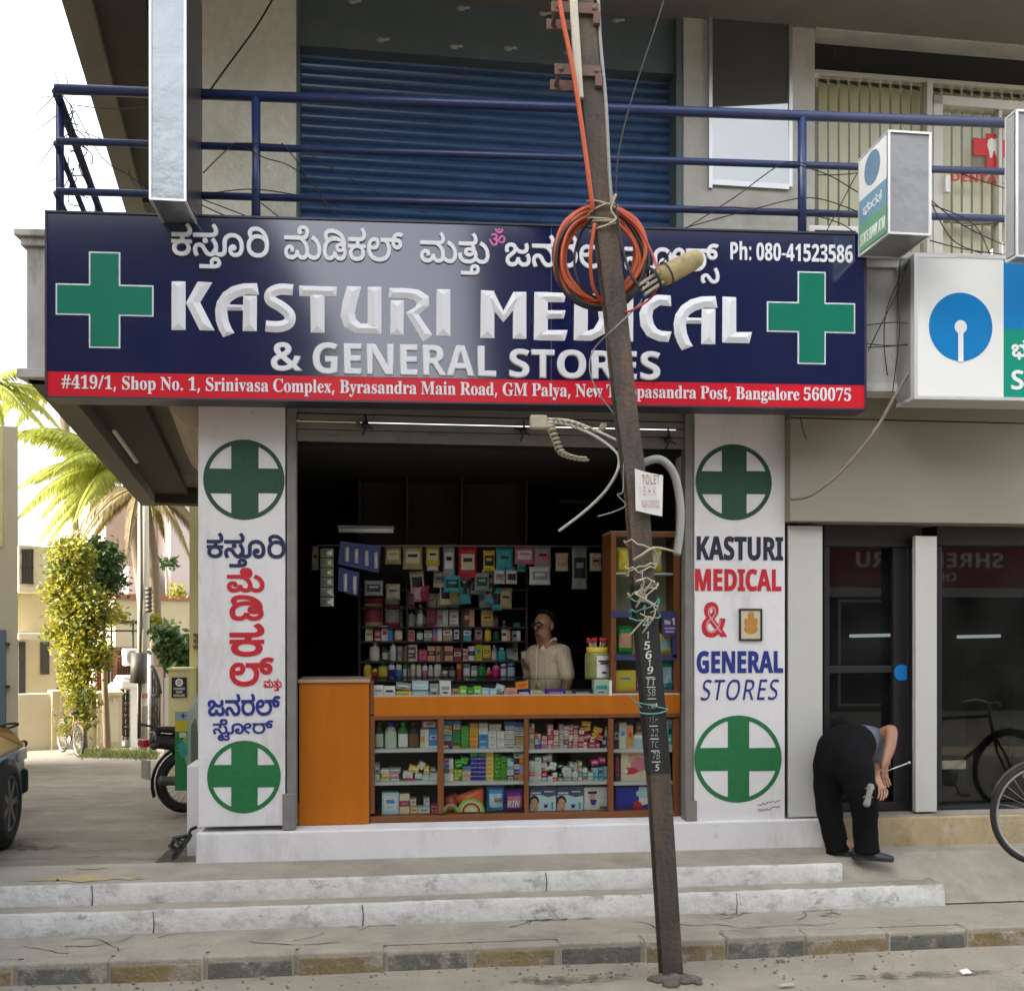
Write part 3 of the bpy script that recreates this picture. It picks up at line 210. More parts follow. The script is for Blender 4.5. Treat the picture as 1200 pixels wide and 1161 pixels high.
GL_SERIF = {48:[280,[281,-5,-92,0,-108,46,-46,83,1,56,0,55,46,82,108,45,93,0,88,0,108,-45,48,-83,1,-55,0,-55,-48,-83,-108,-46],[281,28,56,0,34,80,1,71,0,71,-34,80,-55,0,-56,0,-36,-80,1,-71,0,-71,36,-80]],49:[280,[97,0,1,26,85,0,24,0,24,14,1,19,1,251,-36,-24,-62,-28,-29,0,-24,0,-34,20,1,16,30,4,76,16,49,19,71,26,113,0,1,-300,0,-15,20,-18,31,0,83,0,1,-26]],52:[280,[181,0,1,26,29,0,34,0,48,13,1,23,1,31,-277,0,1,31,285,233,141,0,1,-231,105,0,1,-33,-103,0,1,-31,0,-23,48,-13,35,0,15,0,1,-26],[85,126,207,0,1,88,0,22,2,50,5,24,-4,-6,-20,-20,-26,-23,-22,-19,-5,-4]],53:[280,[245,-5,-74,0,-90,17,-40,28,1,16,0,17,44,17,37,0,0,-14,20,-28,48,-18,43,0,34,0,56,14,32,36,1,30,0,38,-70,36,-65,0,-36,0,-52,-6,-21,-3,-45,9,33,173,379,0,7,-91,-57,0,-7,17,-4,9,-18,10,-23,0,-207,0,-15,-92,16,2,64,5,31,0,116,0,140,-53,1,-54,0,-32,-46,-44,-78,-27,-92,-12]],54:[280,[293,-5,-72,0,-112,37,-64,75,1,58,0,41,36,72,70,54,108,30,73,0,66,0,76,-16,36,-24,1,-15,0,-15,-56,-24,-63,0,0,15,-12,30,-28,19,-27,0,-58,0,-70,-68,-5,-64,20,8,66,11,53,0,92,0,108,-55,1,-48,0,-54,-116,-67],[297,28,38,0,46,40,1,42,0,41,-50,37,-41,0,-28,0,-60,-15,-13,-9,2,-72,62,-64]],55:[280,[165,0,269,302,-263,0,-52,0,-5,-25,-5,-25,-59,0,5,105,479,0,1,-25,-275,-332]],57:[280,[229,-5,-60,0,-72,17,-32,26,1,14,0,10,24,16,25,2,14,-22,56,-32,51,0,130,0,11,146,-20,-15,-72,-19,-47,0,-88,0,-108,52,1,51,0,36,54,55,102,30,73,0,72,0,112,-35,66,-74,1,-59,0,-41,-32,-73,-70,-54,-108,-31],[275,174,34,0,52,18,13,15,0,64,-56,57,-45,0,-42,0,-48,-42,1,-42,0,-70]],66:[330,[25,0,1,13,52,1,36,20,1,27,1,213,0,22,-16,22,-40,8,-31,0,1,13,305,0,262,0,1,-78,0,-61,-161,-16,196,-18,1,-68,0,-46,-142,-52,-127,0],[273,188,9,0,80,0,64,30,1,39,0,34,-46,32,-55,0,-34,0,-16,-13,1,-19],[331,18,66,0,52,37,1,41,0,41,-72,35,-81,0,-21,0,1,-124,0,-16,24,-14]],67:[348,[383,-8,-100,0,-154,46,-88,80,1,52,0,52,88,79,156,45,103,0,68,0,95,-18,14,-4,15,0,38,0,11,22,27,0,1,-116,-25,0,-32,46,-122,54,-73,0,-182,0,1,-162,0,-150,201,0,60,0,118,31,47,30,29,-13,-102,-74]],71:[378,[401,-8,-108,0,-162,44,-90,80,1,54,0,52,90,80,154,44,101,0,76,0,91,-18,14,-4,13,0,18,0,20,11,11,11,29,0,1,-117,-27,0,-20,31,-70,44,-88,26,-47,0,-182,0,1,-160,0,-79,104,-81,91,0,58,0,42,21,1,22,1,42,0,23,-40,17,-59,1,1,12,335,0,1,-12,-48,-1,-32,-16,1,-23,1,-74,-132,-30]],77:[472,[21,0,1,13,52,1,40,19,1,26,1,225,0,17,-14,17,-38,8,-37,0,1,13,255,0,197,-233,197,233,253,0,1,-13,-48,-2,-38,-18,1,-24,1,-218,0,-22,14,-21,36,-7,35,-1,1,-13,-329,0,1,13,36,1,40,8,12,21,1,19,1,235,-247,-297,-25,0,-245,290,1,-230,0,-29,44,-18,53,0,1,-13]],78:[368,[601,-8,-439,268,1,-202,0,-26,34,-18,55,-1,1,-13,-219,0,1,13,34,1,38,7,12,19,1,18,1,231,-50,31,-7,2,-10,3,-15,1,1,13,205,0,351,-213,1,155,0,18,-14,19,-38,7,-37,1,1,13,223,0,1,-13,-52,0,-34,-19,1,-27,1,-288]],80:[311,[25,0,1,13,52,1,36,19,1,27,1,222,0,24,-38,19,-49,1,1,13,295,0,128,0,55,-11,52,-12,56,-40,1,-29,0,-43,-124,-51,-123,0,-87,0,1,-93,0,-27,36,-19,53,-1,1,-13],[273,171,29,0,74,0,62,34,1,40,0,39,-52,37,-61,0,-30,0,-20,-11,1,-14]],82:[352,[25,0,1,13,52,1,36,19,1,27,1,222,0,24,-38,19,-49,1,1,13,301,0,148,0,148,-44,1,-46,0,-62,-151,-21,177,-128,16,-13,28,-12,25,0,5,0,1,-13,-211,0,-203,158,-27,0,1,-98,0,-27,36,-19,53,-1,1,-13],[273,174,33,0,76,0,72,36,1,40,0,71,-117,0,-40,0,-22,-13,1,-21]],83:[290,[65,-8,1,126,29,0,24,-55,100,-52,77,0,58,0,66,31,1,24,0,34,-79,19,-93,23,-86,22,-82,48,1,35,0,31,52,44,90,25,61,0,28,0,74,-7,43,-6,8,-2,12,-1,7,0,26,0,5,16,29,0,1,-109,-23,0,-14,28,-58,42,-76,23,-43,0,-50,0,-60,-27,1,-21,0,-19,52,-26,51,-12,97,-23,62,-14,70,-31,28,-36,1,-23,0,-32,-62,-48,-112,-27,-75,0,-26,0,-48,4,-23,4,-26,5,-30,4,-5,0,-16,0,-14,-7,-3,-10]],84:[315,[137,0,1,13,56,0,40,20,1,27,1,262,-9,0,-78,0,-92,-44,-7,-42,-27,0,1,103,597,0,1,-103,-25,0,-18,86,-167,0,-7,0,1,-262,0,-28,40,-19,57,0,1,-13]],97:[256,[381,-8,-76,0,-5,34,-68,-32,-87,0,-52,0,-60,30,1,23,0,33,130,42,137,20,1,38,0,20,-36,20,-39,0,-64,0,1,-16,0,-3,13,-10,16,-10,1,-9,0,-14,-40,-16,-27,0,-32,0,-36,18,1,16,0,18,50,27,86,16,57,0,108,0,88,-39,1,-42,1,-110,0,-12,5,-4,2,-4,11,0,12,0,13,5,15,-11,-50,-28],[225,25,16,0,40,11,17,11,1,79,-120,-14,1,-50,0,-37]],100:[276,[209,-8,-52,0,-80,31,-48,53,1,34,0,38,50,58,86,31,53,0,72,0,45,-29,1,90,0,16,-32,12,-37,1,1,12,215,0,1,-283,0,-18,16,-15,35,-3,1,-12,-80,0,-113,-16,1,37,-42,-37],[257,21,22,0,46,19,9,16,1,124,-4,12,-42,17,-25,0,-48,0,-17,-23,-18,-24,1,-48,0,-47,17,-23,20,-23]],101:[224,[229,-8,-56,0,-92,31,-52,56,1,38,0,35,56,54,92,31,59,0,86,0,100,-57,1,-51,1,-5,-245,0,2,-92,121,0,60,0,47,32,23,-10,-72,-62],[173,143,129,0,1,17,0,32,-24,29,-35,0,-68,0,1,-69]],103:[244,[217,-104,-96,0,-47,14,-52,14,1,20,0,25,83,12,-66,16,1,25,0,19,56,28,61,13,-120,22,1,54,0,24,52,35,92,20,59,0,58,0,57,-11,125,0,1,-26,-71,0,34,-22,1,-26,0,-22,-46,-34,-80,-20,-51,0,-12,0,-22,2,-9,0,-28,0,-34,-15,1,-10,0,-17,61,0,51,0,80,0,92,-12,38,-28,1,-24,0,-36,-130,-40],[235,92,36,0,26,32,1,33,0,33,-26,31,-35,0,-34,0,-30,-31,1,-33,0,-33,30,-32],[241,-86,152,0,1,37,0,13,-42,10,-45,0,-159,0,-36,-11,1,-17,0,-13,33,-10,32,-9]],104:[284,[29,0,1,12,28,0,22,14,1,16,1,255,0,15,-20,14,-29,2,1,11,193,0,1,-141,56,39,87,0,130,0,1,-79,1,-116,0,-16,20,-14,29,0,1,-12,-239,0,1,12,9,0,42,0,1,30,1,120,0,20,-18,20,-29,0,-46,0,-35,-27,1,-133,0,-16,20,-14,29,0,1,-12]],105:[148,[151,270,-32,0,-42,21,1,16,0,16,42,22,33,0,32,0,42,-22,1,-16,0,-16,-44,-21],[29,0,1,12,28,1,22,12,1,17,1,146,0,18,-18,12,-29,0,3,13,189,0,1,-189,0,-16,20,-13,29,-1,1,-12]],108:[148,[29,0,1,12,28,1,22,12,1,17,1,254,0,16,-16,14,-31,1,1,12,191,0,1,-297,0,-16,20,-13,29,-1,1,-12]],109:[412,[29,0,1,12,28,0,22,14,1,16,1,146,0,16,-20,14,-29,1,1,12,191,0,1,-34,58,40,77,0,104,0,21,-43,60,43,87,0,128,0,1,-79,1,-116,0,-16,18,-14,31,0,1,-12,-235,0,1,12,28,0,20,14,1,16,1,120,0,20,-18,20,-29,0,-44,0,-33,-26,1,-134,0,-16,18,-14,29,0,1,-12,-233,0,1,12,28,0,20,14,1,16,1,120,0,20,-16,20,-31,0,-46,0,-31,-27,1,-133,0,-16,18,-13,29,-1,1,-12]],110:[284,[29,0,1,12,28,0,22,14,1,16,1,146,0,16,-20,14,-29,1,1,12,193,0,1,-32,56,38,87,0,130,0,1,-79,1,-116,0,-16,20,-14,29,0,1,-12,-239,0,1,12,9,0,42,0,1,30,1,120,0,20,-18,20,-29,0,-46,0,-35,-27,1,-133,0,-16,20,-14,29,0,1,-12]],111:[250,[253,-8,-68,0,-100,32,-56,56,1,34,0,36,56,56,100,31,67,0,66,0,100,-31,56,-55,1,-37,0,-36,-56,-54,-100,-32],[253,8,40,0,21,21,8,10,8,43,1,32,0,66,-19,22,-16,20,-39,0,-44,0,-15,-20,-18,-22,1,-65,0,-33,8,-43,11,-10,16,-21]],112:[276,[27,-104,1,12,22,0,24,9,5,8,2,7,1,20,1,229,0,23,-18,14,-31,2,1,11,185,0,1,-35,46,42,87,0,52,0,80,-32,44,-53,1,-34,0,-37,-44,-57,-84,-33,-53,0,-74,0,-43,32,1,-67,0,-20,12,-21,32,-7,31,-1,1,-12],[293,21,44,0,21,23,20,24,1,47,0,45,-15,24,-16,23,-47,0,-46,0,-29,-32,1,-124,24,-30]],114:[214,[29,0,1,12,28,1,22,12,1,17,1,146,0,18,-18,12,-29,0,3,13,185,0,1,-43,28,24,70,25,35,0,40,0,44,-21,1,-18,0,-14,-36,-18,-27,0,-24,0,-26,12,-9,8,-10,8,-17,0,-20,0,-38,-28,1,-23,1,-101,0,-18,30,-11,43,-1,1,-12]],115:[214,[225,-8,-40,0,-55,12,-8,2,-11,0,-24,0,-7,-12,-23,0,1,84,29,0,12,-31,72,-36,45,0,38,0,40,17,1,16,0,20,-53,14,-71,18,-52,14,-52,32,1,22,0,32,82,42,73,0,16,0,42,-5,29,-4,4,-1,12,-1,5,0,18,0,11,11,21,0,1,-73,-23,0,-16,27,-64,28,-37,0,-32,0,-34,-15,1,-12,0,-12,32,-16,31,-7,67,-17,52,-13,48,-31,1,-27,0,-36,-88,-42]],116:[170,[185,-7,-60,0,-52,29,1,31,1,155,-41,0,1,15,60,29,82,46,21,18,25,0,1,-85,93,0,1,-23,-91,0,1,-147,0,-15,14,-16,21,0,34,0,25,26,25,-7,-48,-56]],118:[228,[213,-8,-155,192,-12,16,-22,18,-25,0,1,13,249,0,1,-12,-11,0,-40,0,1,-13,0,-4,3,-2,83,-109,77,97,8,10,1,4,0,17,-55,0,1,12,151,0,1,-11,-28,-4,-26,-18,-11,-17,-149,-189]],119:[324,[183,-8,-157,205,-6,9,-18,11,-15,1,1,13,223,0,1,-13,-20,0,-16,-6,1,-6,0,-4,4,-8,5,-6,71,-94,67,81,-13,23,-8,12,-18,9,-23,1,1,11,231,0,1,-13,-40,0,1,-12,0,-2,2,-7,3,-2,57,-90,69,85,8,9,1,6,0,7,-20,6,-25,2,1,11,135,0,1,-11,-22,-1,-18,-15,-11,-12,-159,-200,-21,0,-97,154,-123,-154]],120:[238,[9,0,1,11,44,6,41,25,93,60,-119,94,-28,21,-29,1,1,13,247,0,1,-12,-44,0,1,-11,0,-4,15,-10,51,-41,61,38,16,9,1,8,0,6,-9,2,-10,2,-27,1,1,12,165,0,1,-11,-44,-4,-41,-27,-81,-52,139,-110,10,-7,16,-8,17,0,1,-12,-243,0,1,12,20,0,13,2,12,3,1,5,0,8,-17,14,-53,41,-59,-39,-18,-13,1,-7,0,-15,45,0,7,0,1,-11]],121:[224,[79,-104,-38,0,-50,22,1,20,0,12,34,20,29,0,28,0,32,-14,1,-12,0,-2,-2,-4,1,-3,0,-9,19,0,16,0,27,19,14,9,18,26,7,16,-153,190,-10,12,-16,14,-3,2,-10,4,-17,0,-3,0,1,13,249,0,1,-13,-28,0,-20,-5,1,-9,0,-2,4,-7,3,-4,79,-103,69,92,4,8,6,12,1,4,0,8,-26,6,-25,0,1,13,145,0,1,-13,-22,0,-24,-18,-13,-20,-145,-198,-24,-34,-48,-38,-52,-14]]}
GL_PLAIN = {35:[323,[113,0,41,104,-127,0,1,34,141,0,33,80,-133,0,1,33,147,0,41,106,73,0,-39,-106,145,0,41,106,69,0,-39,-106,129,0,1,-33,-139,0,-31,-80,139,0,1,-34,-149,0,-39,-104,-71,0,41,104,-141,0,-37,-104],[237,138,143,0,31,80,-141,0]],47:[186,[11,0,267,357,87,0,-265,-357]],44:[134,[41,-64,16,28,28,68,9,26,93,0,9,-6,-12,-26,-50,-64,-23,-26]],46:[134,[133,-7,-24,0,-36,16,1,18,0,19,36,14,25,0,28,0,36,-14,1,-19,0,-18,-36,-16]],38:[366,[279,-5,-102,0,-124,51,1,47,0,39,84,46,73,20,-32,18,-56,41,1,27,0,38,100,40,85,0,80,0,92,-40,1,-36,0,-32,-80,-44,-61,-18,195,-93,24,15,34,41,11,23,91,0,-16,-32,-48,-54,-37,-21,147,-71,-117,0,-87,42,-48,-21,-116,-26],[281,218,60,17,50,31,1,20,0,18,-48,22,-41,0,-40,0,-54,-22,1,-19,0,-18,38,-31],[281,34,64,0,92,21,33,15,-207,100,-54,-16,-62,-32,1,-28,0,-27,76,-33]],58:[134,[133,207,-24,0,-36,16,1,18,0,19,36,15,25,0,28,0,36,-15,1,-19,0,-18,-36,-16],[133,-7,-24,0,-36,16,1,18,0,19,36,14,25,0,28,0,36,-14,1,-19,0,-18,-36,-16]],45:[161,[41,114,1,40,243,0,1,-40]],43:[286,[249,56,1,102,-197,0,1,36,199,0,1,104,73,0,1,-104,201,0,1,-36,-199,0,1,-102]]}
GL_OM = {0:[451,[503,408,0,10,30,15,21,0,20,0,30,-15,1,-10,0,-10,-30,-15,-19,0,-20,0,-30,15],[761,416,-24,-50,-108,-42,-75,0,-72,0,-108,45,-31,47,69,12,26,-35,68,-35,55,0,56,0,58,38,17,33],[471,109,0,-35,-90,-34,-67,0,-86,0,-134,64,-63,74,73,13,44,-53,100,-62,61,0,40,0,48,18,1,20,0,18,-42,29,-31,13,-26,-3,-31,-1,-3,36,68,0,56,22,1,19,0,18,-48,16,-29,0,-38,0,-60,-10,-31,-9,-25,35,26,7,76,12,51,0,78,0,84,-39,1,-29,0,-20,-38,-32,-37,-11,16,-7,30,-6,17,0,20,0,32,12,19,14,31,24,34,28,72,24,53,0,40,0,68,-19,46,-39,1,-32,0,-40,-94,-48,-79,0,-48,0,-68,17,-31,14,51,27,22,-11,48,-12,31,0,34,0,58,27,1,26,0,26,-42,28,-33,0,-28,0,-40,-17,-23,-21,-25,-22,-24,-18,-56,-23,-47,0,1,0,14,-14]]}
def gl_adv_cont(key):
    d = {'k': GL_KANNADA, 'b': GL_BOLD, 's': GL_SERIF, 'r': GL_PLAIN, 'o': GL_OM}[key[0]]
    g = d[int(key[1:]) if key[0] == 'k' else 0 if key[0] == 'o' else ord(key[1])]
    cs = []
    for q in g[1:]:
        x = y = 0; c = []
        for a, b in zip(q[::2], q[1::2]): x += a//2; y += b; c.append((2*x, 2*y, a % 2))
        cs.append(c)
    return 2*g[0], cs
def gl_flat(c, k=4):
    e = []; n = len(c)
    for i in range(n):
        a = c[i]; b = c[(i+1) % n]; e.append(a)
        if not a[2] and not b[2]: e.append(((a[0]+b[0])/2, (a[1]+b[1])/2, 1))
    j = next(i for i in range(len(e)) if e[i][2]); e = e[j:]+e[:j]; pts = []; i = 0; m = len(e)
    while i < m:
        a = e[i]; b = e[(i+1) % m]
        if b[2]: pts.append(a[:2]); i += 1
        else:
            d = e[(i+2) % m]
            for q in range(k):
                t = q/k; pts.append(((1-t)**2*a[0]+2*t*(1-t)*b[0]+t*t*d[0], (1-t)**2*a[1]+2*t*(1-t)*b[1]+t*t*d[1]))
            i += 2
    return pts
PUN = {'#': 'r#', '/': 'r/', ',': 'r,', '.': 'r.', '&': 'r&', ':': 'r:', '-': 'r-', '+': 'r+'}
def layout(txt, kind='b', track=0):
    """list of flattened contours in font units; txt is a string or a list of (glyph key, dx, dy, scale, advances)"""
    x = 0; out = []
    if isinstance(txt, str):
        for ch in txt:
            if ch == ' ': x += 260; continue
            key = PUN.get(ch, kind+ch)
            a, cs = gl_adv_cont(key)
            for c in cs: out.append([(px+x, py) for px, py in gl_flat(c)])
            x += a+track
    else:
        for it in txt:
            if it == ' ': x += 300; continue
            key, dx, dy, sc, av = it if isinstance(it, tuple) else (it, 0, 0, 1, 1)
            a, cs = gl_adv_cont(key)
            for c in cs: out.append([(px*sc+x+dx, py*sc+dy) for px, py in gl_flat(c)])
            x += a*av+track
    return out
def fatten(c, o):
    if not o: return c
    k = len(c); out = []
    for i in range(k):
        a = Vector(c[i-1]); b = Vector(c[i]); d = Vector(c[(i+1) % k])
        u = (b-a); v = (d-b)
        if u.length < 1e-9: u = v
        if v.length < 1e-9: v = u
        u.normalize(); v.normalize()
        n = Vector((-u.y, u.x))+Vector((-v.y, v.x))
        if n.length < .2: out.append(tuple(b)); continue
        n.normalize(); m = min(1.35, 1/max(.3, n.dot(Vector((-u.y, u.x))))); out.append((b.x+n.x*o*m, b.y+n.y*o*m))
    return out
def area(c): return sum(c[i-1][0]*c[i][1]-c[i][0]*c[i-1][1] for i in range(len(c)))/2
def inside(p, c):
    r = False
    for i in range(len(c)):
        a, b = c[i-1], c[i]
        if (a[1] <= p[1]) != (b[1] <= p[1]) and p[0] < a[0]+(p[1]-a[1])/(b[1]-a[1])*(b[0]-a[0]): r = not r
    return r
def split_loops(c):
    """cut an outline that crosses itself into simple loops, dropping slivers"""
    n = len(c); tot = abs(area(c))
    for i in range(n):
        a, b = c[i], c[(i+1) % n]
        for j in range(i+2, n if i else n-1):
            p, q = c[j], c[(j+1) % n]
            if max(p[0], q[0]) < min(a[0], b[0]) or min(p[0], q[0]) > max(a[0], b[0]) or max(p[1], q[1]) < min(a[1], b[1]) or min(p[1], q[1]) > max(a[1], b[1]): continue
            d = (b[0]-a[0])*(q[1]-p[1])-(b[1]-a[1])*(q[0]-p[0])
            if abs(d) < 1e-14: continue
            t = ((p[0]-a[0])*(q[1]-p[1])-(p[1]-a[1])*(q[0]-p[0]))/d; u = ((p[0]-a[0])*(b[1]-a[1])-(p[1]-a[1])*(b[0]-a[0]))/d
            if 0 < t < 1 and 0 < u < 1:
                x = (a[0]+t*(b[0]-a[0]), a[1]+t*(b[1]-a[1])); out = []
                for l in ([x]+c[i+1:j+1], [x]+c[j+1:]+c[:i+1]):
                    if len(l) > 2 and abs(area(l)) > .004*tot: out += split_loops(l)
                return out
    return [c]
def fill_curves(cs, thick, bev=0):
    """fill outlines; outlines that overlap go on layers of slightly different height"""
    sg = -1 if sum(area(c) for c in cs) < 0 else 1
    cs = [q for c in cs for q in split_loops(c)]
    outs = [c for c in cs if area(c)*sg > 0]; holes = [c for c in cs if area(c)*sg <= 0]
    bb = lambda c: (min(p[0] for p in c), max(p[0] for p in c), min(p[1] for p in c), max(p[1] for p in c))
    grp = [[o] for o in outs]
    for h in holes:
        if outs: grp[max(range(len(outs)), key=lambda i: (sum(inside(p, outs[i]) for p in h), -abs(area(outs[i]))))].append(h)
    layers = []
    for g in grp:
        b = bb(g[0])
        for ly in layers:
            if all(b[0] > q[1] or b[1] < q[0] or b[2] > q[3] or b[3] < q[2] for q in ly[1]): ly[0].extend(g); ly[1].append(b); break
        else: layers.append([list(g), [b]])
    bm = bmesh.new()
    for i, ly in enumerate(layers):
        cu = bpy.data.curves.new('t', 'CURVE'); cu.dimensions = '2D'; cu.fill_mode = 'BOTH'; cu.extrude = thick+.0004*i
        if bev: cu.bevel_depth = bev; cu.bevel_resolution = 0; cu.offset = -bev
        for c in ly[0]:
            sp = cu.splines.new('POLY'); sp.points.add(len(c)-1); sp.use_cyclic_u = True
            for p, q in zip(sp.points, c): p.co = (q[0], q[1], 0, 1)
        ob = bpy.data.objects.new('t', cu); me = bpy.data.meshes.new_from_object(ob); bpy.data.objects.remove(ob); bpy.data.curves.remove(cu)
        bm.from_mesh(me); bpy.data.meshes.remove(me)
    me = bpy.data.meshes.new('t'); bm.to_mesh(me); bm.free(); return me
def text_mesh(txt, F, x0, y0, x1, y1, n=0.004, kind='b', off=0.0, thick=0.002, bev=0.0, caps=False, track=0, slant=0.0):
    """lay text on frame F so that its ink fills the picture box (caps=True: y0 cap top, y1 baseline); returns mesh in world space"""
    cs = layout(txt, kind, track)
    if slant: cs = [[(x+slant*y, y) for x, y in c] for c in cs]
    X = [p[0] for c in cs for p in c]; Y = [p[1] for c in cs for p in c]
    bx0, bx1 = min(X), max(X); by0, by1 = (0, 714) if caps else (min(Y), max(Y))
    s0, s1, z0, z1 = F.rect(x0, y0, x1, y1, n)
    sx = (s1-s0)/(bx1-bx0); sz = (z1-z0)/(by1-by0)
    cs = [fatten([((x-bx0)*sx, (y-by0)*sz) for x, y in c], off) for c in cs]
    me = fill_curves(cs, thick, bev)
    M = Matrix(((F.d.x, 0, F.n.x, 0), (F.d.y, 0, F.n.y, 0), (0, 1, 0, 0), (0, 0, 0, 1)))
    M.translation = F.w(s0, z0, n+thick)
    me.transform(M); return me
def text(name, txt, F, x0, y0, x1, y1, m, parent, **k):
    me = text_mesh(txt, F, x0, y0, x1, y1, **k)
    me.transform(Matrix.Translation(-wloc(parent))); me.name = name
    me.materials.clear(); me.materials.append(m)
    o = bpy.data.objects.new(name, me); COL.objects.link(o); o.parent = parent
    return o
def disc(mb, F, cx, cy, rx, ry, n0, n1, mi=0, seg=40, hole=None):
    s, z = F.sz(cx, cy, n1); a = F.sz(cx+rx, cy, n1)[0]-s; b = F.sz(cx, cy-ry, n1)[1]-z
    if hole is None:
        mb.prism(F, [(s+a*math.cos(2*math.pi*i/seg), z+b*math.sin(2*math.pi*i/seg)) for i in range(seg)], n0, n1, mi)
    else:
        for i in range(seg):
            c0, s0_, c1, s1_ = math.cos(2*math.pi*i/seg), math.sin(2*math.pi*i/seg), math.cos(2*math.pi*(i+1)/seg), math.sin(2*math.pi*(i+1)/seg)
            mb.add([F.w(s+a*c0, z+b*s0_, n1), F.w(s+a*c1, z+b*s1_, n1), F.w(s+hole*a*c1, z+hole*b*s1_, n1), F.w(s+hole*a*c0, z+hole*b*s0_, n1)], [(0, 1, 2, 3)], mi)
def chisel(mb, F, strokes, fx, n=0.004, h=0.02):
    """raised roof-shaped letter strokes given as pairs (left, right) in picture space"""
    for st in strokes:
        L = [F.at(*fx(*p[0]), n) for p in st]; Rr = [F.at(*fx(*p[1]), n) for p in st]
        M = [(a+b)/2+F.n*h for a, b in zip(L, Rr)]; k = len(L)
        hw = (L[0]-Rr[0]).length/2; d = (M[1]-M[0]); M[0] = M[0]+d*min(0.45, hw*0.9/max(d.length, 1e-6))
        hw = (L[-1]-Rr[-1]).length/2; d = (M[-2]-M[-1]); M[-1] = M[-1]+d*min(0.45, hw*0.9/max(d.length, 1e-6))
        vs = L+M+Rr; fs = []
        for i in range(k-1): fs += [(i, i+1, k+i+1, k+i), (k+i, k+i+1, 2*k+i+1, 2*k+i)]
        fs += [(0, k, 2*k), (k-1, 2*k-1, 3*k-1)]
        mb.add(vs, fs)
# ------------------------------------------------------------------ materials
W_WASH = mat('whitewash', (0.70, 0.69, 0.70), 0.75, 0.05, 3, 0.12, stain=[((0.40, 0.39, 0.37), 0.65, 2.2, 0.52, 0.75, (1.5, 1.5, .5)), ((.25, .23, .20), .6, 6, .62, .75)], bscale=40)
W_STEP = mat('step_whitewash', (0.58, 0.57, 0.55), 0.85, 0.10, 6, 0.5, stain=[((0.42, 0.40, 0.35), 0.55, 9, 0.48, 0.70), ((0.17, 0.15, 0.115), 0.6, 3.2, 0.51, 0.66, (1, 1, 1.6)), ((0.09, 0.08, 0.065), 0.7, 6, 0.59, 0.70, (.8, 1, 1.2))], bscale=25)
CONC = mat('worn_concrete', (0.32, 0.29, 0.235), 0.9, 0.2, 3, 0.45, stain=[((0.15, 0.135, 0.11), 0.7, 1.6, 0.52, 0.72), ((0.40, 0.37, 0.31), 0.6, 5, 0.56, 0.72), ((0.10, 0.09, 0.075), 0.6, 8, 0.62, 0.74)], bscale=60)
ROADM = mat('road_dust', (0.32, 0.285, 0.225), 0.95, 0.22, 2.5, 0.6, stain=[((0.36, 0.32, 0.27), 0.6, 1.2, 0.5, 0.7), ((0.12, 0.11, 0.10), 0.5, 3.3, 0.60, 0.72)], bscale=90)
STREET = mat('street_tar', (0.24, 0.21, 0.165), 0.95, 0.3, 1.5, 0.5, stain=[((0.20, 0.165, 0.12), 0.8, 0.7, 0.48, 0.62, (1, 2.5, 1)), ((0.09, 0.08, 0.07), 0.7, 1.6, 0.57, 0.70, (.6, 2, 1)), ((0.42, 0.38, 0.32), 0.6, 3.1, 0.56, 0.72)], bscale=70)
K_OCH = mat('kerb_ochre', (0.22, 0.165, 0.085), 0.9, 0.25, 6, 0.5, stain=[((0.32, 0.29, 0.235), 1.0, 7, 0.50, 0.62), ((0.12, 0.10, 0.075), 0.8, 4, 0.52, 0.68)], bscale=50)
K_GRY = mat('kerb_grey', (0.13, 0.125, 0.11), 0.9, 0.25, 6, 0.5, stain=[((0.32, 0.29, 0.235), 1.0, 7, 0.52, 0.64), ((0.07, 0.065, 0.058), 0.8, 4, 0.52, 0.68)], bscale=50)
PLAST = mat('grey_plaster', (0.70, 0.685, 0.59), 0.7, 0.12, 14, 0.5, stain=[((0.42, 0.39, 0.30), 0.5, 1.0, 0.45, 0.7)], bscale=28)
BEIGE = mat('beige_panel', (0.26, 0.24, 0.195), 0.6, 0.04, 2, 0.05, stain=[((0.34, 0.31, 0.26), 0.4, 1.3, 0.55, 0.8)])
ACP = mat('pale_panel', (0.50, 0.50, 0.47), 0.45, 0.03, 2)
FASC = mat('fascia_plaster', (0.50, 0.49, 0.48), 0.8, 0.1, 4, 0.25, stain=[((0.17, 0.14, 0.10), 0.8, 2.3, 0.5, 0.68, (1.5, 1.5, 0.5))], bscale=30)
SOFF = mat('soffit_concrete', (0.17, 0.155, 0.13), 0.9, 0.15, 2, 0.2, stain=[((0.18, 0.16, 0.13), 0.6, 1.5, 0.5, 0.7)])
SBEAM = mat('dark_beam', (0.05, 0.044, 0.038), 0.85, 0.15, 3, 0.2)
LINT = mat('blue_grey_lintel', (0.10, 0.13, 0.14), 0.7, 0.12, 3, 0.15, stain=[((0.2, 0.2, 0.17), 0.5, 2, 0.55, 0.75)])
SHUT = mat('blue_shutter_paint', (0.045, 0.10, 0.22), 0.24, 0.15, 3, 0.03, spec=0.9, stain=[((0.02, 0.03, 0.07), 0.5, 4, 0.5, 0.75)])
RAIL = mat('blue_rail_paint', (0.018, 0.032, 0.105), 0.38, 0.25, 9, 0.1, stain=[((0.10, 0.06, 0.04), 0.5, 7, 0.62, 0.74)])
STEEL = mat('grey_steel', (0.20, 0.19, 0.18), 0.65, 0.18, 6, 0.1, spec=0.25, stain=[((0.12, 0.09, 0.07), 0.5, 5, 0.58, 0.75)])
ALU = mat('aluminium', (0.55, 0.55, 0.55), 0.3, 0.06, 3, 0.1, metal=0.7)
WPAINT = mat('white_paint', (0.68, 0.67, 0.64), 0.5, 0.05, 4)
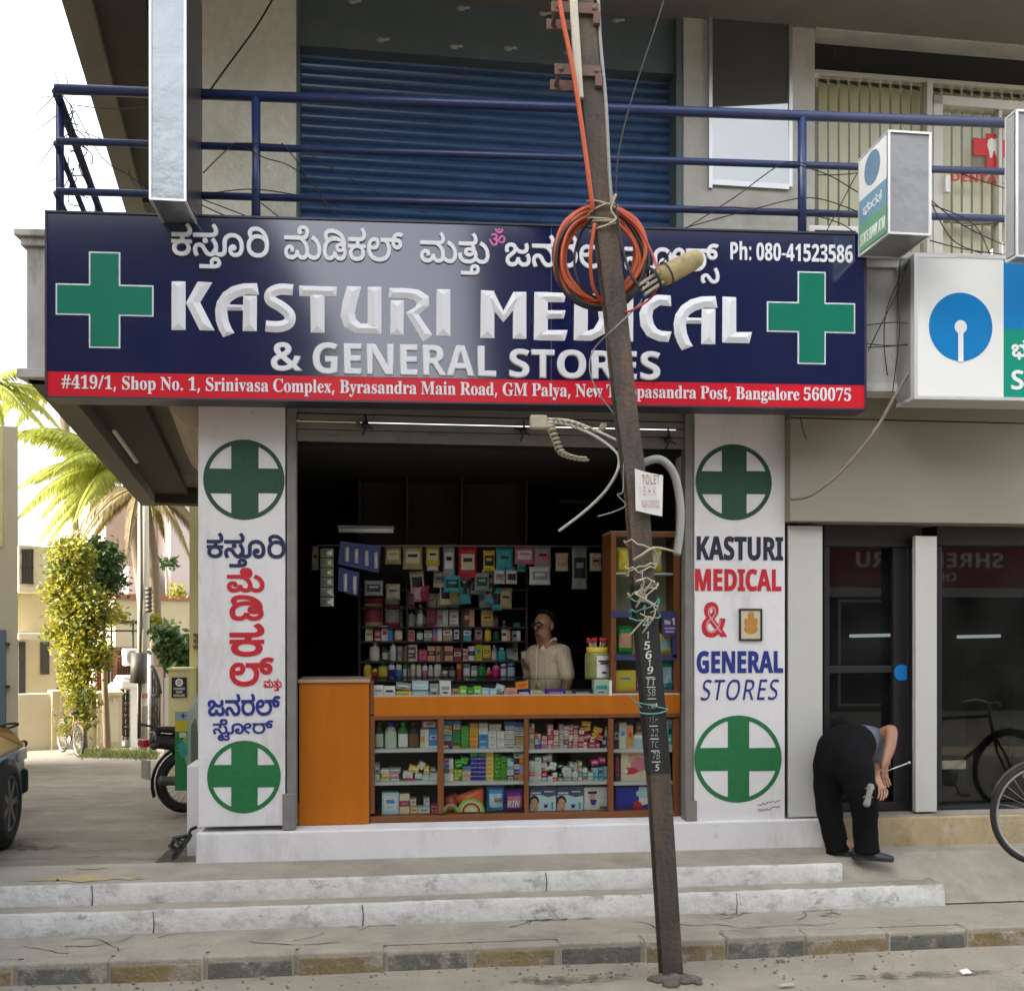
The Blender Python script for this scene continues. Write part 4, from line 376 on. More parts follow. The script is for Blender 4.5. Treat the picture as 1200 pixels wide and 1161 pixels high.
DARKIN = mat('dark_interior', (0.020, 0.017, 0.015), 0.9, 0.3, 2)
BLK = mat('black', (0.012, 0.012, 0.013), 0.5, 0.15, 6)
BLKF = mat('black_frame', (0.02, 0.02, 0.022), 0.35, 0.1, 5)
NAVY = mat('sign_navy', (0.003, 0.009, 0.056), 0.11, 0.06, 3, 0.0, spec=0.9, coat=0.45, stain=[((0.03, 0.03, 0.06), 0.3, 1.2, 0.52, 0.75, (1, 1, 0.25))])
SRED = mat('sign_red', (0.55, 0.016, 0.030), 0.28, 0.06, 3, 0.0, spec=0.22)
SWHT = mat('letter_white', (0.66, 0.67, 0.71), 0.35, 0.03, 4)
SGRN = mat('sign_green', (0.002, 0.155, 0.095), 0.45, 0.05, 4, spec=0.2)
PGRN = mat('painted_green', (0.010, 0.15, 0.045), 0.55, 0.18, 30, 0.1)
PGRD = mat('painted_dark_green', (0.012, 0.065, 0.035), 0.6, 0.2, 30, 0.1)
PNAV = mat('painted_navy', (0.012, 0.016, 0.075), 0.55, 0.15, 30)
PBLU = mat('painted_blue', (0.012, 0.025, 0.21), 0.55, 0.15, 30)
PDRK = mat('painted_ink', (0.014, 0.016, 0.04), 0.55, 0.15, 30)
PRED = mat('painted_red', (0.50, 0.012, 0.025), 0.5, 0.12, 30)
ORNG = mat('orange_laminate', (0.42, 0.125, 0.008), 0.4, 0.10, 2.2, 0.03, stretch=(6, 6, 0.7), spec=0.2)
BRWN = mat('brown_wood_trim', (0.155, 0.050, 0.010), 0.45, 0.15, 4, 0.05, stretch=(3, 3, 1))
SHELFW = mat('shelf_edge', (0.50, 0.50, 0.48), 0.4, 0.04, 3)
GL_CASE = glass('case_glass', (0.96, 0.98, 0.97), 0.03, 1.2)
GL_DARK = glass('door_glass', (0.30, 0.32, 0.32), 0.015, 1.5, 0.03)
GL_WIN = glass('window_glass', (0.93, 0.95, 0.92), 0.02, 1.3)
CABLE = mat('black_cable', (0.012, 0.012, 0.012), 0.6, 0.1, 5)
# ------------------------------------------------------------------ ground
def sheet(name, pts, m, kind='structure', div=1):
    mb = MB(); mb.add(pts, [list(range(len(pts)))]); return mb.build(name, m, kind=kind, recalc=False)
def xat(px, Y): return Frame((0, Y), (1, 0)).sz(px, 735)[0]
sheet('ground', [(-500, -500, -3.0), (500, -500, -3.0), (500, 700, -3.0), (-500, 700, -3.0)], STREET)
YK, YS1, YS2 = 6.007, 6.524, 6.683
mb = MB(); nx, ny = 60, 24
vs = []
for j in range(ny+1):
    for i in range(nx+1):
        x = -9+20*i/nx; y = 3.0+(YK+0.02-3.0)*j/ny
        edge = min(i, nx-i, j, 4)/4
        vs.append((x, y, 0.012*edge*math.sin(1.3*x+2*y)*math.sin(2.1*y-0.7*x)+0.035*math.exp(-((x-4.6)**2/0.8+(y-5.75)**2/0.02))))
mb.add(vs, [(j*(nx+1)+i, j*(nx+1)+i+1, (j+1)*(nx+1)+i+1, (j+1)*(nx+1)+i) for j in range(ny) for i in range(nx)], 0, True)
for (x0, x1, y0, y1) in ((-80, -9, -60, YK+.02), (11, 80, -60, YK+.02), (-9, 11, -60, 3.0)):
    mb.add([(x0, y0, 0), (x1, y0, 0), (x1, y1, 0), (x0, y1, 0)], [(0, 1, 2, 3)])
mb.build('road', ROADM, kind='structure', recalc=False)
# kerb of single stones, ochre and grey by turns
mb = MB(); x = xat(12, YK)-0.515*8; k = 0
rnd = random.Random(4)
while x < 9:
    L_ = 0.515+rnd.uniform(-.012, .012); dy = rnd.uniform(-.008, .008); dz = rnd.uniform(-.006, .006)
    mb.box(x+.006, x+L_-.006, YK+dy, YK+0.16+dy, -0.05, 0.122+dz, 2); q0, q1, zt = x+rnd.uniform(.007, .02), x+L_-rnd.uniform(.007, .02), rnd.uniform(.088, .104)
    mb.box(q0, q1, YK+dy-.003, YK+dy+.02, -.04, zt+dz, k % 2); x += L_; k += 1
mb.box(-12, x, YK+.012, YK+.15, -0.05, 0.112, 2)
mb.build('kerb', [K_GRY, K_OCH, CONC], kind='structure', bevel=0.016, seg=2)
def rough_step(name, x0, x1, yf, yb, z0, z1, wob, sd):
    r = random.Random(sd); mb = MB(); n = int((x1-x0)/0.045); top = []; bot = []; mid = []; back = []
    ph = [r.uniform(0, 6) for _ in range(5)]
    for i in range(n+1):
        x = x0+(x1-x0)*i/n
        a = wob*(math.sin(1.7*x+ph[0])+0.6*math.sin(4.3*x+ph[1])+0.5*math.sin(11*x+ph[2])+r.uniform(-.5, .5))
        b = wob*(math.sin(2.3*x+ph[3])*.5+r.uniform(-.6, .6)); chip = wob*2.2 if r.random() < .06 else 0
        bot.append((x, yf+a*.6, z0)); mid.append((x, yf+a, z1-0.016+b*.6-chip)); top.append((x, yf+a+0.014+chip, z1+b*.25)); back.append((x, yb, z1))
    vs = bot+mid+top+back; k = n+1
    for i in range(n):
        pass
    mb.add(vs, [(i, i+1, k+i+1, k+i) for i in range(n)]+[(k+i, k+i+1, 2*k+i+1, 2*k+i) for i in range(n)], 0, True)
    mb.add(vs, [(2*k+i, 2*k+i+1, 3*k+i+1, 3*k+i) for i in range(n)], 1, True)
    mb.add([(x1, yf, z0), (x1, yb, z0), (x1, yb, z1), (x1, yf, z1)], [(0, 1, 2, 3)], 0)
    mb.add([(x0, yf, z0), (x0, yb, z0), (x0, yb, z1), (x0, yf, z1)], [(3, 2, 1, 0)], 0)
    return mb
XR1, XR2, XL = xat(1108, YS1), xat(987, YS2), -7.5
sheet('pavement', [(-12, YK+.1, 0.12), (9, YK+.1, 0.12), (9, YS1+.3, 0.12), (-12, YS1+.3, 0.12)], CONC)
st = thing('entrance_steps', 'two long whitewashed concrete steps with worn stained edges below the shop plinth', 'steps', ((XL+XR1)/2, YS1+.3, 0.12))
rough_step('s', XL, XR1, YS1, YS2+.06, 0.115, 0.26, 0.006, 1).build('step', [W_STEP, CONC], st, recalc=False, label='lower whitewashed step, blackened along its top edge')
rough_step('s', xat(-12, YS2)-3, XR2, YS2, 7.25, 0.255, 0.39, 0.004, 2).build('step', [W_STEP, CONC], st, recalc=False, label='upper whitewashed step with wide grey landing')
# broken concrete ramp right of the steps
mb = MB(); r = random.Random(8); nx, ny = 60, 10; vs = []
for j in range(ny+1):
    for i in range(nx+1):
        x = XR2-.02+(9-XR2)*i/nx; f = j/ny; yy = YS2-.02+(7.24-YS2+.02)*f
        if x > XR1: yy = YS1+.02+(7.24-YS1)*f
        h = 0.125+0.26*min(1, f*1.7+.02) if x > XR1 else max(.262, .262+.123*min(1, max(0, f-.06)*2.6))
        vs.append((x, yy, h+r.uniform(-.006, .006)*(0 if f in (0, 1) else 1)))
mb.add(vs, [(j*(nx+1)+i, j*(nx+1)+i+1, (j+1)*(nx+1)+i+1, (j+1)*(nx+1)+i) for j in range(ny) for i in range(nx)], 0, False)
mb.build('ramp', CONC, kind='structure', recalc=False)
# side street: level beside the landing, then falling gently
def zst(Y): return 0.385 if Y < 7.6 else 0.385-0.066*(Y-7.6)
mb = MB(); ys = [6.72, 7.25, 7.6, 8.5, 10, 12, 15, 18, 22, 27, 34, 45]; xs = [-30, -20, -12, -9, -7, -5, -4, -3, -2, -1.6]
vs = [(x, y, zst(y)-(0.006 if y < 7.3 else 0)+(0.02*math.sin(x*1.1+y*.7) if 7.6 < y else 0)) for y in ys for x in xs]; k = len(xs)
mb.add(vs, [(j*k+i, j*k+i+1, (j+1)*k+i+1, (j+1)*k+i) for j in range(len(ys)-1) for i in range(k-1)], 0, True)
mb.build('side_street', STREET, kind='structure', recalc=False)
# ------------------------------------------------------------------ shop building
bl = thing('shop_building', 'two storey grey corner building with medical store below and blue shutter above', 'building', (0.5, 7.22, 0.39))
ZF = 0.595
def part(name, m, fn, parent=bl, **k):
    mb = MB(); fn(mb); return mb.build(name, m, parent, **k)
XB0, XB1 = xat(229, 7.19), xat(967, 7.19)
part('plinth', W_WASH, lambda b: b.box(XB0, XB1, 7.19, 7.7, 0.38, ZF), bevel=0.012)
def pil(x0, x1):
    return lambda b: b.pbox(FA, x0, 470, x1, 968, -0.5, 0)
pL = part('pillar', W_WASH, pil(232, 334), bevel=0.006, label='left pillar painted with green crosses and local script')
pR = part('pillar', W_WASH, pil(814, 920), bevel=0.006, label='right pillar painted with green crosses and store name')
part('side_wall', W_WASH, lambda b: b.pbox(FA, 219, 897, 239, 1003, -0.6, -0.25), bevel=0.006)
part('shutter_guide', STEEL, lambda b: (b.pbox(FA, 336, 478, 347, 968, -0.12, -0.015), b.pbox(FA, 331, 930, 346, 972, -.1, .012)), bevel=0.004)
part('shutter_guide', STEEL, lambda b: (b.pbox(FA, 803, 484, 813, 962, -0.12, -0.015), b.pbox(FA, 804, 938, 817, 962, -.1, .012)), bevel=0.004)
def hous(b):
    b.pbox(FA, 334, 470, 814, 489, -0.3, -0.06)
    b.pbox(FA, 348, 490, 803, 497, -0.09, -0.045); b.pbox(FA, 348, 499, 803, 507, -0.09, -0.04); b.pbox(FA, 348, 508, 803, 521, -0.085, -0.05)
    for x in (380, 505, 690): b.pbox(FA, x, 510, x+18, 513, -.05, -.042)
part('rolled_shutter', STEEL, hous, bevel=0.006)
for (x, y) in ((428, 498), (613, 505), (783, 515)):
    part('shutter_lock', BLK, lambda b: (b.ball(FA.at(x, y, -.01), .028, 10), b.tube([FA.at(x, y-12, -.02), FA.at(x+2, y, -.005), FA.at(x-3, y+12, -.02)], .007, 6), b.tube([FA.at(x-10, y-3, -.02), FA.at(x, y, -.005), FA.at(x+9, y+5, -.02)], .006, 6)))
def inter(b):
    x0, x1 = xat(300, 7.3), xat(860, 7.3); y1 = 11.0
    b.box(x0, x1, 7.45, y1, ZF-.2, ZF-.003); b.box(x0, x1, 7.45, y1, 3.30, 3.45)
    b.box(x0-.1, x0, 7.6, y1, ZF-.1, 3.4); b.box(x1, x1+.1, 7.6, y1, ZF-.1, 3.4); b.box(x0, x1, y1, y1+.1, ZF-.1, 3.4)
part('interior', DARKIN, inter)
# balcony: fascia, soffit, edge beams on the side street
fas0 = FS.sz(31, 400, -.2)[0]; fas1 = FS.sz(1300, 400, -.2)[0]
def fascia(b):
    z0 = FS.sz(45, 444, -.2)[1]; z1 = FS.sz(45, 272, -.2)[1]
    b.fbox(FS, fas0, fas1, z0+.06, z1-.1, -.34, -.2)
    b.fbox(FS, fas0-.03, fas1, z1-.1, z1-.045, -.36, -.17); b.fbox(FS, fas0-.06, fas1, z1-.045, z1, -.36, -.14)
    b.fbox(FS, fas0-.05, fas1, z0, z0+.06, -.36, -.16)
part('balcony_fascia', FASC, fascia, bevel=0.006)
cn = FS.w(fas0, 0, -.2); ZB = FS.sz(45, 444, -.2)[1]
sideout = Vector((-KD.y, KD.x, 0))
Ln = 7.3
def kbox(b, a, l, n0, n1, z0, z1):     # a box that runs down the side street from point a; n0..n1 measured towards the shop
    p = Vector((a.x, a.y, 0)); q = p+KD*l; i = -sideout
    b.box8([p+i*n0+Vector((0, 0, z0)), p+i*n1+Vector((0, 0, z0)), q+i*n1+Vector((0, 0, z0)), q+i*n0+Vector((0, 0, z0)), p+i*n0+Vector((0, 0, z1)), p+i*n1+Vector((0, 0, z1)), q+i*n1+Vector((0, 0, z1)), q+i*n0+Vector((0, 0, z1))])
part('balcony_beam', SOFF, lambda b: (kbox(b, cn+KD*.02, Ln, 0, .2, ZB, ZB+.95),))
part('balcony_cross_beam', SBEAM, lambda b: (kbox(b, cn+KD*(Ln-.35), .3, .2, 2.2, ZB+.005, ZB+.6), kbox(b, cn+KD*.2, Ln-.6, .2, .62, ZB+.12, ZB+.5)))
def slab(b):
    a = FS.w(fas0+.15, 0, -.3); c = FS.w(fas1, 0, -.3)
    p = [a, c, Vector((c.x, 9, 0)), Vector((xat(238, 9), 9, 0)), cn+KD*Ln-sideout*1.6, cn+KD*Ln-sideout*.2]
    k = len(p); z0, z1 = ZB+.22, ZB+.40
    b.add([q+Vector((0, 0, z0)) for q in p]+[q+Vector((0, 0, z1)) for q in p], [list(range(k-1, -1, -1)), list(range(k, 2*k))]+[(i, (i+1) % k, k+(i+1) % k, k+i) for i in range(k)])
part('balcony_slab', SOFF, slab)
# flank of the building along the side street and its rolled awning box
pc = FA.w(FA.sz(236, 700)[0], 0, -.4)
part('flank_wall', W_WASH, lambda b: kbox(b, pc, 5.6, .0, .25, .3, ZB+.2))
def awn(b):
    q = FA.w(FA.sz(236, 700)[0], 0, -.02); n = 10
    pr = [(-.0, 3.72), (-.22, 3.74), (-.26, 3.62), (-.2, 3.48), (-.1, 3.38), (0, 3.36)]
    a = [q+sideout*(-x)*1+Vector((0, 0, z)) for x, z in pr]; c = [v+KD*2.4 for v in a]; k = len(a)
    b.add(a+c, [(i, (i+1) % k, k+(i+1) % k, k+i) for i in range(k)]+[list(range(k)), list(range(2*k-1, k-1, -1))])
part('awning_box', mat('awning_cloth', (0.42, 0.37, 0.29), 0.8, 0.1, 5), awn)
part('tube_lamp', WPAINT, lambda b: (b.tube([P(134, 505, 8.2), P(160, 541, 9.2)], .018, 8),))
# upper storey ------------------------------------------------------------
ZU0, ZU1 = ZB+.38, 7.05
sU = lambda px, n=0: FU.sz(px, 150, n)[0]
part('wall', PLAST, lambda b: b.fbox(FU, sU(237), sU(347), ZU0, ZU1, -.4, 0), label='rough plastered upper pier left of the blue shutter', bevel=.004)
UW = mat('grey_wall_paint', (0.44, 0.43, 0.38), 0.75, 0.08, 5, 0.2, stain=[((0.15, 0.14, 0.12), 0.5, 1.6, 0.5, 0.72)], bscale=30)
zl = FU.sz(1077, 82)[1]
def wr(b):
    b.fbox(FU, sU(801), sU(955), ZU0, ZU1, -.4, 0)
    b.fbox(FU, sU(955), sU(1500), zl+.26, ZU1, -.3, .02); b.fbox(FU, sU(955), sU(1500), ZU0, ZU0+.1, -.3, -.05)
part('wall', UW, wr, label='grey upper wall round the mirror panel and clinic window', bevel=.004)
for q in ((793, 801), (347, 350)): part('shutter_jamb', LINT, lambda b: b.fbox(FU, sU(q[0]), sU(q[1]), ZU0, ZU1, -.4, -.01))
zs = FU.sz(570, 70, -.06)[1]
def lint(b):
    b.fbox(FU, sU(350), sU(793), zs, ZU1, -.4, -.06)
    r = random.Random(3)
    for (x, y) in ((413, 2), (540, 10), (636, 16), (722, 24), (446, 47), (532, 55), (595, 57), (665, 62)):
        p = FU.at(x, y, -.06); b.ball(p, .028, 8, 1, (1.3, .5, .8)); b.tube([p, p+FU.d*.07+Vector((0, 0, .01))], .012, 6, mi=1)
part('lintel', [LINT, mat('pale_cement', (0.36, 0.36, 0.33), 0.9)], lint)
def shut(b):
    s0, s1 = sU(350, -.2), sU(793, -.2); z = ZU0; k = 0; prof = []
    while z < zs+.1:
        for q in range(6): prof.append((z+.0815*q/6, -.23+.036*abs(math.sin(math.pi*(q+.15)/6))**.8))
        z += .0815
    k = len(prof)
    b.add([FU.w(s0, z, n) for z, n in prof]+[FU.w(s1, z, n) for z, n in prof], [(i, k+i, k+i+1, i+1) for i in range(k-1)], 0, False)
part('roller_shutter', SHUT, shut, recalc=False)
# mirror panel
MIR = mat('mirror_panel_glass', (0.30, 0.31, 0.30), 0.03, 0.05, 2, metal=0.9)
part('mirror_panel', MIR, lambda b: b.pbox(FU, 833, 20, 927, 217, .0, .02))
part('mirror_frame', ALU, lambda b: (b.pbox(FU, 831, 17, 835, 220, 0, .035), b.pbox(FU, 925, 19, 929, 219, 0, .035), b.pbox(FU, 835, 17, 925, 21, 0, .033), b.pbox(FU, 835, 213, 925, 219, 0, .033)))
# clinic window and door
BLIND = mat('vertical_blind', (0.74, 0.68, 0.50), 0.8, 0.06, 8, stretch=(6, 6, .3))
def blinds(b):
    s = sU(957, -.3); e = sU(1500, -.3); i = 0
    while s < e:
        a = FU.w(s, 0, -.26); c = FU.w(s+.09, 0, -.285)
        b.add([a+Vector((0, 0, ZU0)), c+Vector((0, 0, ZU0)), c+Vector((0, 0, zl+.1)), a+Vector((0, 0, zl+.1))], [(0, 1, 2, 3)]); s += .096
part('blinds', BLIND, blinds, recalc=False)
part('window_head', BLKF, lambda b: b.fbox(FU, sU(955), sU(1500), zl-.02, zl+.27, -.35, -.18))
def wf(b):
    zt = zl-.03
    b.fbox(FU, sU(955), sU(1500), zt-.0, zt+.035, -.2, -.12)
    b.fbox(FU, sU(1094), sU(1101), ZU0, zt, -.2, -.1); b.fbox(FU, sU(1101), sU(1112), ZU0, zt-.12, -.19, -.09); b.fbox(FU, sU(1101), sU(1500), zt-.2, zt-.12, -.19, -.09)
    z2 = FU.sz(1150, 255, -.1)[1]; b.fbox(FU, sU(1112), sU(1500), z2-.03, z2+.03, -.19, -.09)
    b.fbox(FU, sU(1179), sU(1183), ZU0, zt-.2, -.19, -.1)
part('window_frame', mat('cream_aluminium', (0.50, 0.48, 0.42), 0.4, 0.05, 4), wf, bevel=.003)
part('window_pane', GL_WIN, lambda b: b.fbox(FU, sU(957), sU(1500), ZU0, zl-.03, -.158, -.15))
h = part('door_handle', WPAINT, lambda b: b.pbox(FU, 1108, 205, 1114, 225, -.09, -.05), bevel=.004)
RC = mat('clinic_red', (0.50, 0.012, 0.015), 0.5, 0.05)
part('clinic_emblem', RC, lambda b: (b.pbox(FU, 1141, 163, 1181, 183, -.148, -.138), b.pbox(FU, 1156, 157, 1174, 199, -.148, -.139)))
def tooth(b):
    x, y = 1165, 175
    pts = [(-7, -11), (-3, -13), (0, -11), (3, -13), (7, -11), (8, -4), (6, 2), (5, 10), (2.5, 10), (1, 2), (-1, 2), (-2.5, 10), (-5, 10), (-6, 2), (-8, -4)]
    b.prism(FU, [FU.sz(x+p, y+q, -.136) for p, q in pts][::-1], -.139, -.134)
part('tooth_emblem', WPAINT, tooth)
text('clinic_lettering', 'DENTAL', FU, 1115, 204, 1176, 214, RC, bl, n=-.146, thick=.002); text('clinic_lettering', 'CARE', FU, 1184, 208, 1226, 218, RC, bl, n=-.146, thick=.002)
# roof slab over the balcony
re = P(78, 0, 8.16); re.z = 0
def roof(b):
    a = re-KD*3.2; f = FU.w(sU(1500), 0, .2)
    p = [a, Vector((f.x, f.y, 0)), Vector((f.x, 13, 0)), re+KD*4.2-sideout*3, re+KD*4.2]
    k = len(p); z0, z1 = 7.02, 7.2
    b.add([q+Vector((0, 0, z0)) for q in p]+[q+Vector((0, 0, z1)) for q in p], [list(range(k-1, -1, -1)), list(range(k, 2*k))]+[(i, (i+1) % k, k+(i+1) % k, k+i) for i in range(k)])
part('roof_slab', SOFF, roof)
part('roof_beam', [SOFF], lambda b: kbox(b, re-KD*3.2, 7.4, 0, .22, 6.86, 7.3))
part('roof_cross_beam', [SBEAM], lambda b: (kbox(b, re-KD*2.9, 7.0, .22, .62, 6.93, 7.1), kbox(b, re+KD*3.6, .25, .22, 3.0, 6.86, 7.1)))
part('flank_wall', PLAST, lambda b: kbox(b, FU.w(sU(240), 0, -.35), 4.2, 0, .25, ZU0, 7.05))
# painted emblems and writing on the pillars
def emblem(par, cx, cy, rx, ry, vx0, vx1, hy0, hy1, mg):
    b = MB(); disc(b, FA, cx, cy, rx, ry, 0, .003, 0, 56, hole=1-5.0/rx); b.build('emblem_ring', mg, par, recalc=False)
    b = MB(); k = 24
    def clip(x, y): return x, y
    yt = ry*math.sqrt(max(0, 1-((vx1-cx)/rx)**2))-1; xt = rx*math.sqrt(max(0, 1-((hy1-cy)/ry)**2))-1
    b.pbox(FA, vx0, cy-yt, vx1, cy+yt, 0, .0026); b.pbox(FA, cx-xt, hy0, vx0, hy1, 0, .0026); b.pbox(FA, vx1, hy0, cx+xt, hy1, 0, .0026)
    b.build('emblem_cross', mg, par)
emblem(pL, 286, 562, 47.5, 47, 271, 303, 549, 578, PGRD)
emblem(pL, 286, 910, 43, 42.5, 271, 302, 896, 922, PGRN)
emblem(pR, 860, 565, 44.5, 44.5, 846, 875, 552, 579, PGRD)
emblem(pR, 865, 889, 51, 51, 853, 878, 876, 903, PGRN)
KAS = ['k23', ('k56', 0, 0, 1, 1), ('k111', -60, 0, 1, 0), ('k64', -60, 0, 1, .95), 'k230']
MAT_ = ['k47', ('k38', 0, 0, 1, 1), ('k111', -70, 0, 1, 0), ('k63', 0, 0, 1, 1)]
JAN = ['k30', 'k42', 'k49', 'k196']
STO = ['k270', ('k106', -80, 0, 1, 0), ('k64', 0, 0, 1, .9), 'k74', 'k194']
t_ = lambda par, *a, **k: text('painted_writing', *a, par, **k)
tk = dict(n=.001, thick=.0015, off=.0045)
text('painted_writing', KAS, FA, 243, 625, 334, 664, PNAV, pL, **tk)
for g, x0, y0, x1, y1 in (('k262', 267, 666, 309, 693), ('k216', 270, 698, 308, 726), ('k23', 270, 731, 309, 768), ('k196', 270, 771, 320, 803)):
    text('painted_writing', [g], FA, x0, y0, x1, y1, PRED, pL, n=.001, thick=.0015, off=.0062)
text('painted_writing', MAT_, FA, 309, 795, 330, 809, PRED, pL, n=.001, thick=.0015, off=.0015)
text('painted_writing', JAN, FA, 244, 813, 328, 838, PBLU, pL, n=.001, thick=.0015, off=.004)
text('painted_writing', STO, FA, 250, 842, 320, 867, PBLU, pL, n=.001, thick=.0015, off=.002)
text('painted_writing', 'KASTURI', FA, 817, 629, 917, 656, PDRK, pR, n=.001, thick=.0015, off=.004)
text('painted_writing', 'MEDICAL', FA, 815, 667, 915, 692, PRED, pR, n=.001, thick=.0015, off=.004)
text('painted_writing', '&', FA, 824, 707, 850, 745, PRED, pR, n=.001, thick=.0015, off=.011)
text('painted_highlight', '&', FA, 827, 710, 847, 742, mat('pale_pink', (.6, .3, .3), .6), pR, n=.0042, thick=.001, off=-.003)
text('painted_writing', 'GENERAL', FA, 817, 763, 917, 788, PBLU, pR, n=.001, thick=.0015, off=.004)
text('painted_writing', 'STORES', FA, 820, 795, 914, 821, PBLU, pR, n=.001, thick=.0015, off=-.005, slant=.22)
def sig(b):
    r = random.Random(5)
    for y in (942, 949):
        p = []
        for i in range(26): p.append(FA.at(888+i*1.05, y-i*.15+r.uniform(-1.8, 1.8), .0015))
        b.tube(p, .0022, 4)
part('painter_signature', PDRK, sig, pR)
# neighbouring bank front ------------------------------------------------------
bk = part('upper_panel', BEIGE, lambda b: (b.pbox(FA, 926, 497, 1500, 614, -.3, .10),), bevel=.005)
part('soffit_wall', mat('soffit_beige', (0.26, 0.235, 0.185), 0.7, 0.06, 2), lambda b: b.pbox(FA, 926, 455, 1500, 496, -.3, .085))
part('shadow_gap', BLKF, lambda b: b.pbox(FA, 921, 490, 926, 955, -.2, -.02))
part('front_panel', ACP, lambda b: b.pbox(FA, 924, 616, 964, 957, -.3, .0), bevel=.003)
part('front_panel', ACP, lambda b: b.pbox(FA, 1073, 628, 1098, 951, -.05, -.0), bevel=.003)
part('mullion', BLKF, lambda b: b.pbox(FA, 1075, 628, 1096, 951, -.34, -.052))
part('entrance_sill', mat('stained_sill', (0.42, 0.33, 0.19), 0.85, 0.15, 4, .3, stain=[((0.22, 0.15, 0.07), .7, 3, .5, .68, (1, 1, .4)), ((.5, .46, .38), .6, 6, .52, .7)], bscale=30), lambda b: b.box(xat(968, 7.17), 9, 7.17, 7.7, .37, ZF-.0), bevel=.01)
part('sill_top', CONC, lambda b: b.box(xat(968, 7.17), 9, 7.2, 9.5, ZF-.15, ZF+.012))
def doors(b):
    for x0, x1 in ((966, 1073), (1098, 1500)):
        b.pbox(FA, x0, 616, x1, 640, -.34, -.12); b.pbox(FA, x0, 940, x1, 951, -.34, -.14)
        b.pbox(FA, x0, 640, x0+6, 940, -.34, -.14); b.pbox(FA, x1-10, 640, x1, 940, -.34, -.14)
        if x0 < 1000: b.pbox(FA, 1047, 640, 1066, 940, -.2, -.15); b.pbox(FA, 972, 780, 1047, 788, -.2, -.17)
part('door_frame', BLKF, doors, bevel=.003)
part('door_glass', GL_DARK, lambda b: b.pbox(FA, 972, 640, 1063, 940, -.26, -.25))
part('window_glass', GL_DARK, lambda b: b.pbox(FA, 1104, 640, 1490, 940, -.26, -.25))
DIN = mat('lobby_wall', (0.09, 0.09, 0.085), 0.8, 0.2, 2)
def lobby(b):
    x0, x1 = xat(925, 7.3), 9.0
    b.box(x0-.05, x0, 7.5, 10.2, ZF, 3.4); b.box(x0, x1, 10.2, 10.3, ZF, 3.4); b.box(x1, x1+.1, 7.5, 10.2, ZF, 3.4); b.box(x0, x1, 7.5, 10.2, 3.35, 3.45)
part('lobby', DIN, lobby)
part('door_sticker', mat('sticker_blue', (0.01, 0.19, 0.55), 0.4, 0.03), lambda b: disc(b, FA, 1057, 788, 9, 9.5, -.149, -.144))
LT = mat('lit_tube', (.8, .82, .8), .4, 0); LT.node_tree.nodes['Principled BSDF'].inputs['Emission Color'].default_value = (.9, 1, .95, 1); LT.node_tree.nodes['Principled BSDF'].inputs['Emission Strength'].default_value = .5
FL9 = Frame((0, 10.1), (1, 0))
for x0, x1, y in ((996, 1045, 745), (1122, 1172, 746)): part('lobby_tube_lamp', LT, lambda b: b.tube([FL9.at(x0, y), FL9.at(x1, y-1)], .017, 8))
# ------------------------------------------------------------------ main sign board
sg0, sg1, sgz0, sgz1 = FS.sz(53, 355)[0], FS.sz(1015, 380)[0], FS.sz(55, 465.5)[1], FS.sz(55, 247)[1]
sb = thing('sign_board', 'long navy medical store sign board with green crosses and a red address strip', 'sign', FS.w((sg0+sg1)/2, sgz0, -.1))
zr = FS.sz(55, 435)[1]
mb = MB(); mb.fbox(FS, sg0+.012, sg1-.012, zr, sgz1-.012, -.19, 0); mb.build('panel', NAVY, sb)
mb = MB(); mb.fbox(FS, sg0+.012, sg1-.012, sgz0+.01, zr-.001, -.19, 0); mb.build('address_strip', SRED, sb)
mb = MB()
mb.fbox(FS, sg0, sg1, sgz1-.012, sgz1, -.2, .012); mb.fbox(FS, sg0, sg1, sgz0-.002, sgz0+.010, -.2, .006)
mb.fbox(FS, sg0, sg0+.012, sgz0+.01, sgz1-.012, -.2, .010); mb.fbox(FS, sg1-.012, sg1, sgz0+.01, sgz1-.012, -.2, .010)
mb.build('frame', mat('dark_sign_frame', (0.03, 0.03, 0.05), 0.4, 0.1), sb)
mb = MB(); sj = FS.sz(646, 400)[0]; mb.fbox(FS, sj-.0015, sj+.0015, sgz0+.012, sgz1-.014, 0, .0012); mb.build('panel_seam', mat('seam_grey', (.12, .12, .2), .5), sb)
def cross(vx0, vx1, vy0, vy1, hx0, hx1, hy0, hy1):
    e = 2.0
    s = [FS.rect(vx0, vy0, vx1, vy1, .004), FS.rect(hx0, hy0, hx1, hy1, .004)]
    def pl(g):
        (a, b, c, d), (p, q, r, t) = s
        a -= g; b += g; c -= g; d += g; p -= g; q += g; r -= g; t += g
        return [(a, c), (b, c), (b, r), (q, r), (q, t), (b, t), (b, d), (a, d), (a, t), (p, t), (p, r), (a, r)]
    mb = MB(); mb.prism(FS, pl(.010), 0, .003); c = mb.build('cross_outline', SWHT, sb)
    mb = MB(); mb.prism(FS, pl(0), .0, .006); mb.build('cross', SGRN, sb)
cross(106, 139, 297, 406, 67, 178, 335, 368)
cross(936.5, 966, 320, 425, 900.5, 1000.5, 356, 388)
c4 = lambda p: (p[0]*.3+180, p[1]*.3+310)
c5 = lambda p: (p[0]*.3+540, p[1]*.3+310)
def letter(name, strokes, f):
    mb = MB(); chisel(mb, FS, strokes, lambda x, y: f((x, y)), .003, .015); return mb.build('raised_letter', SWHT, sb, recalc=False)
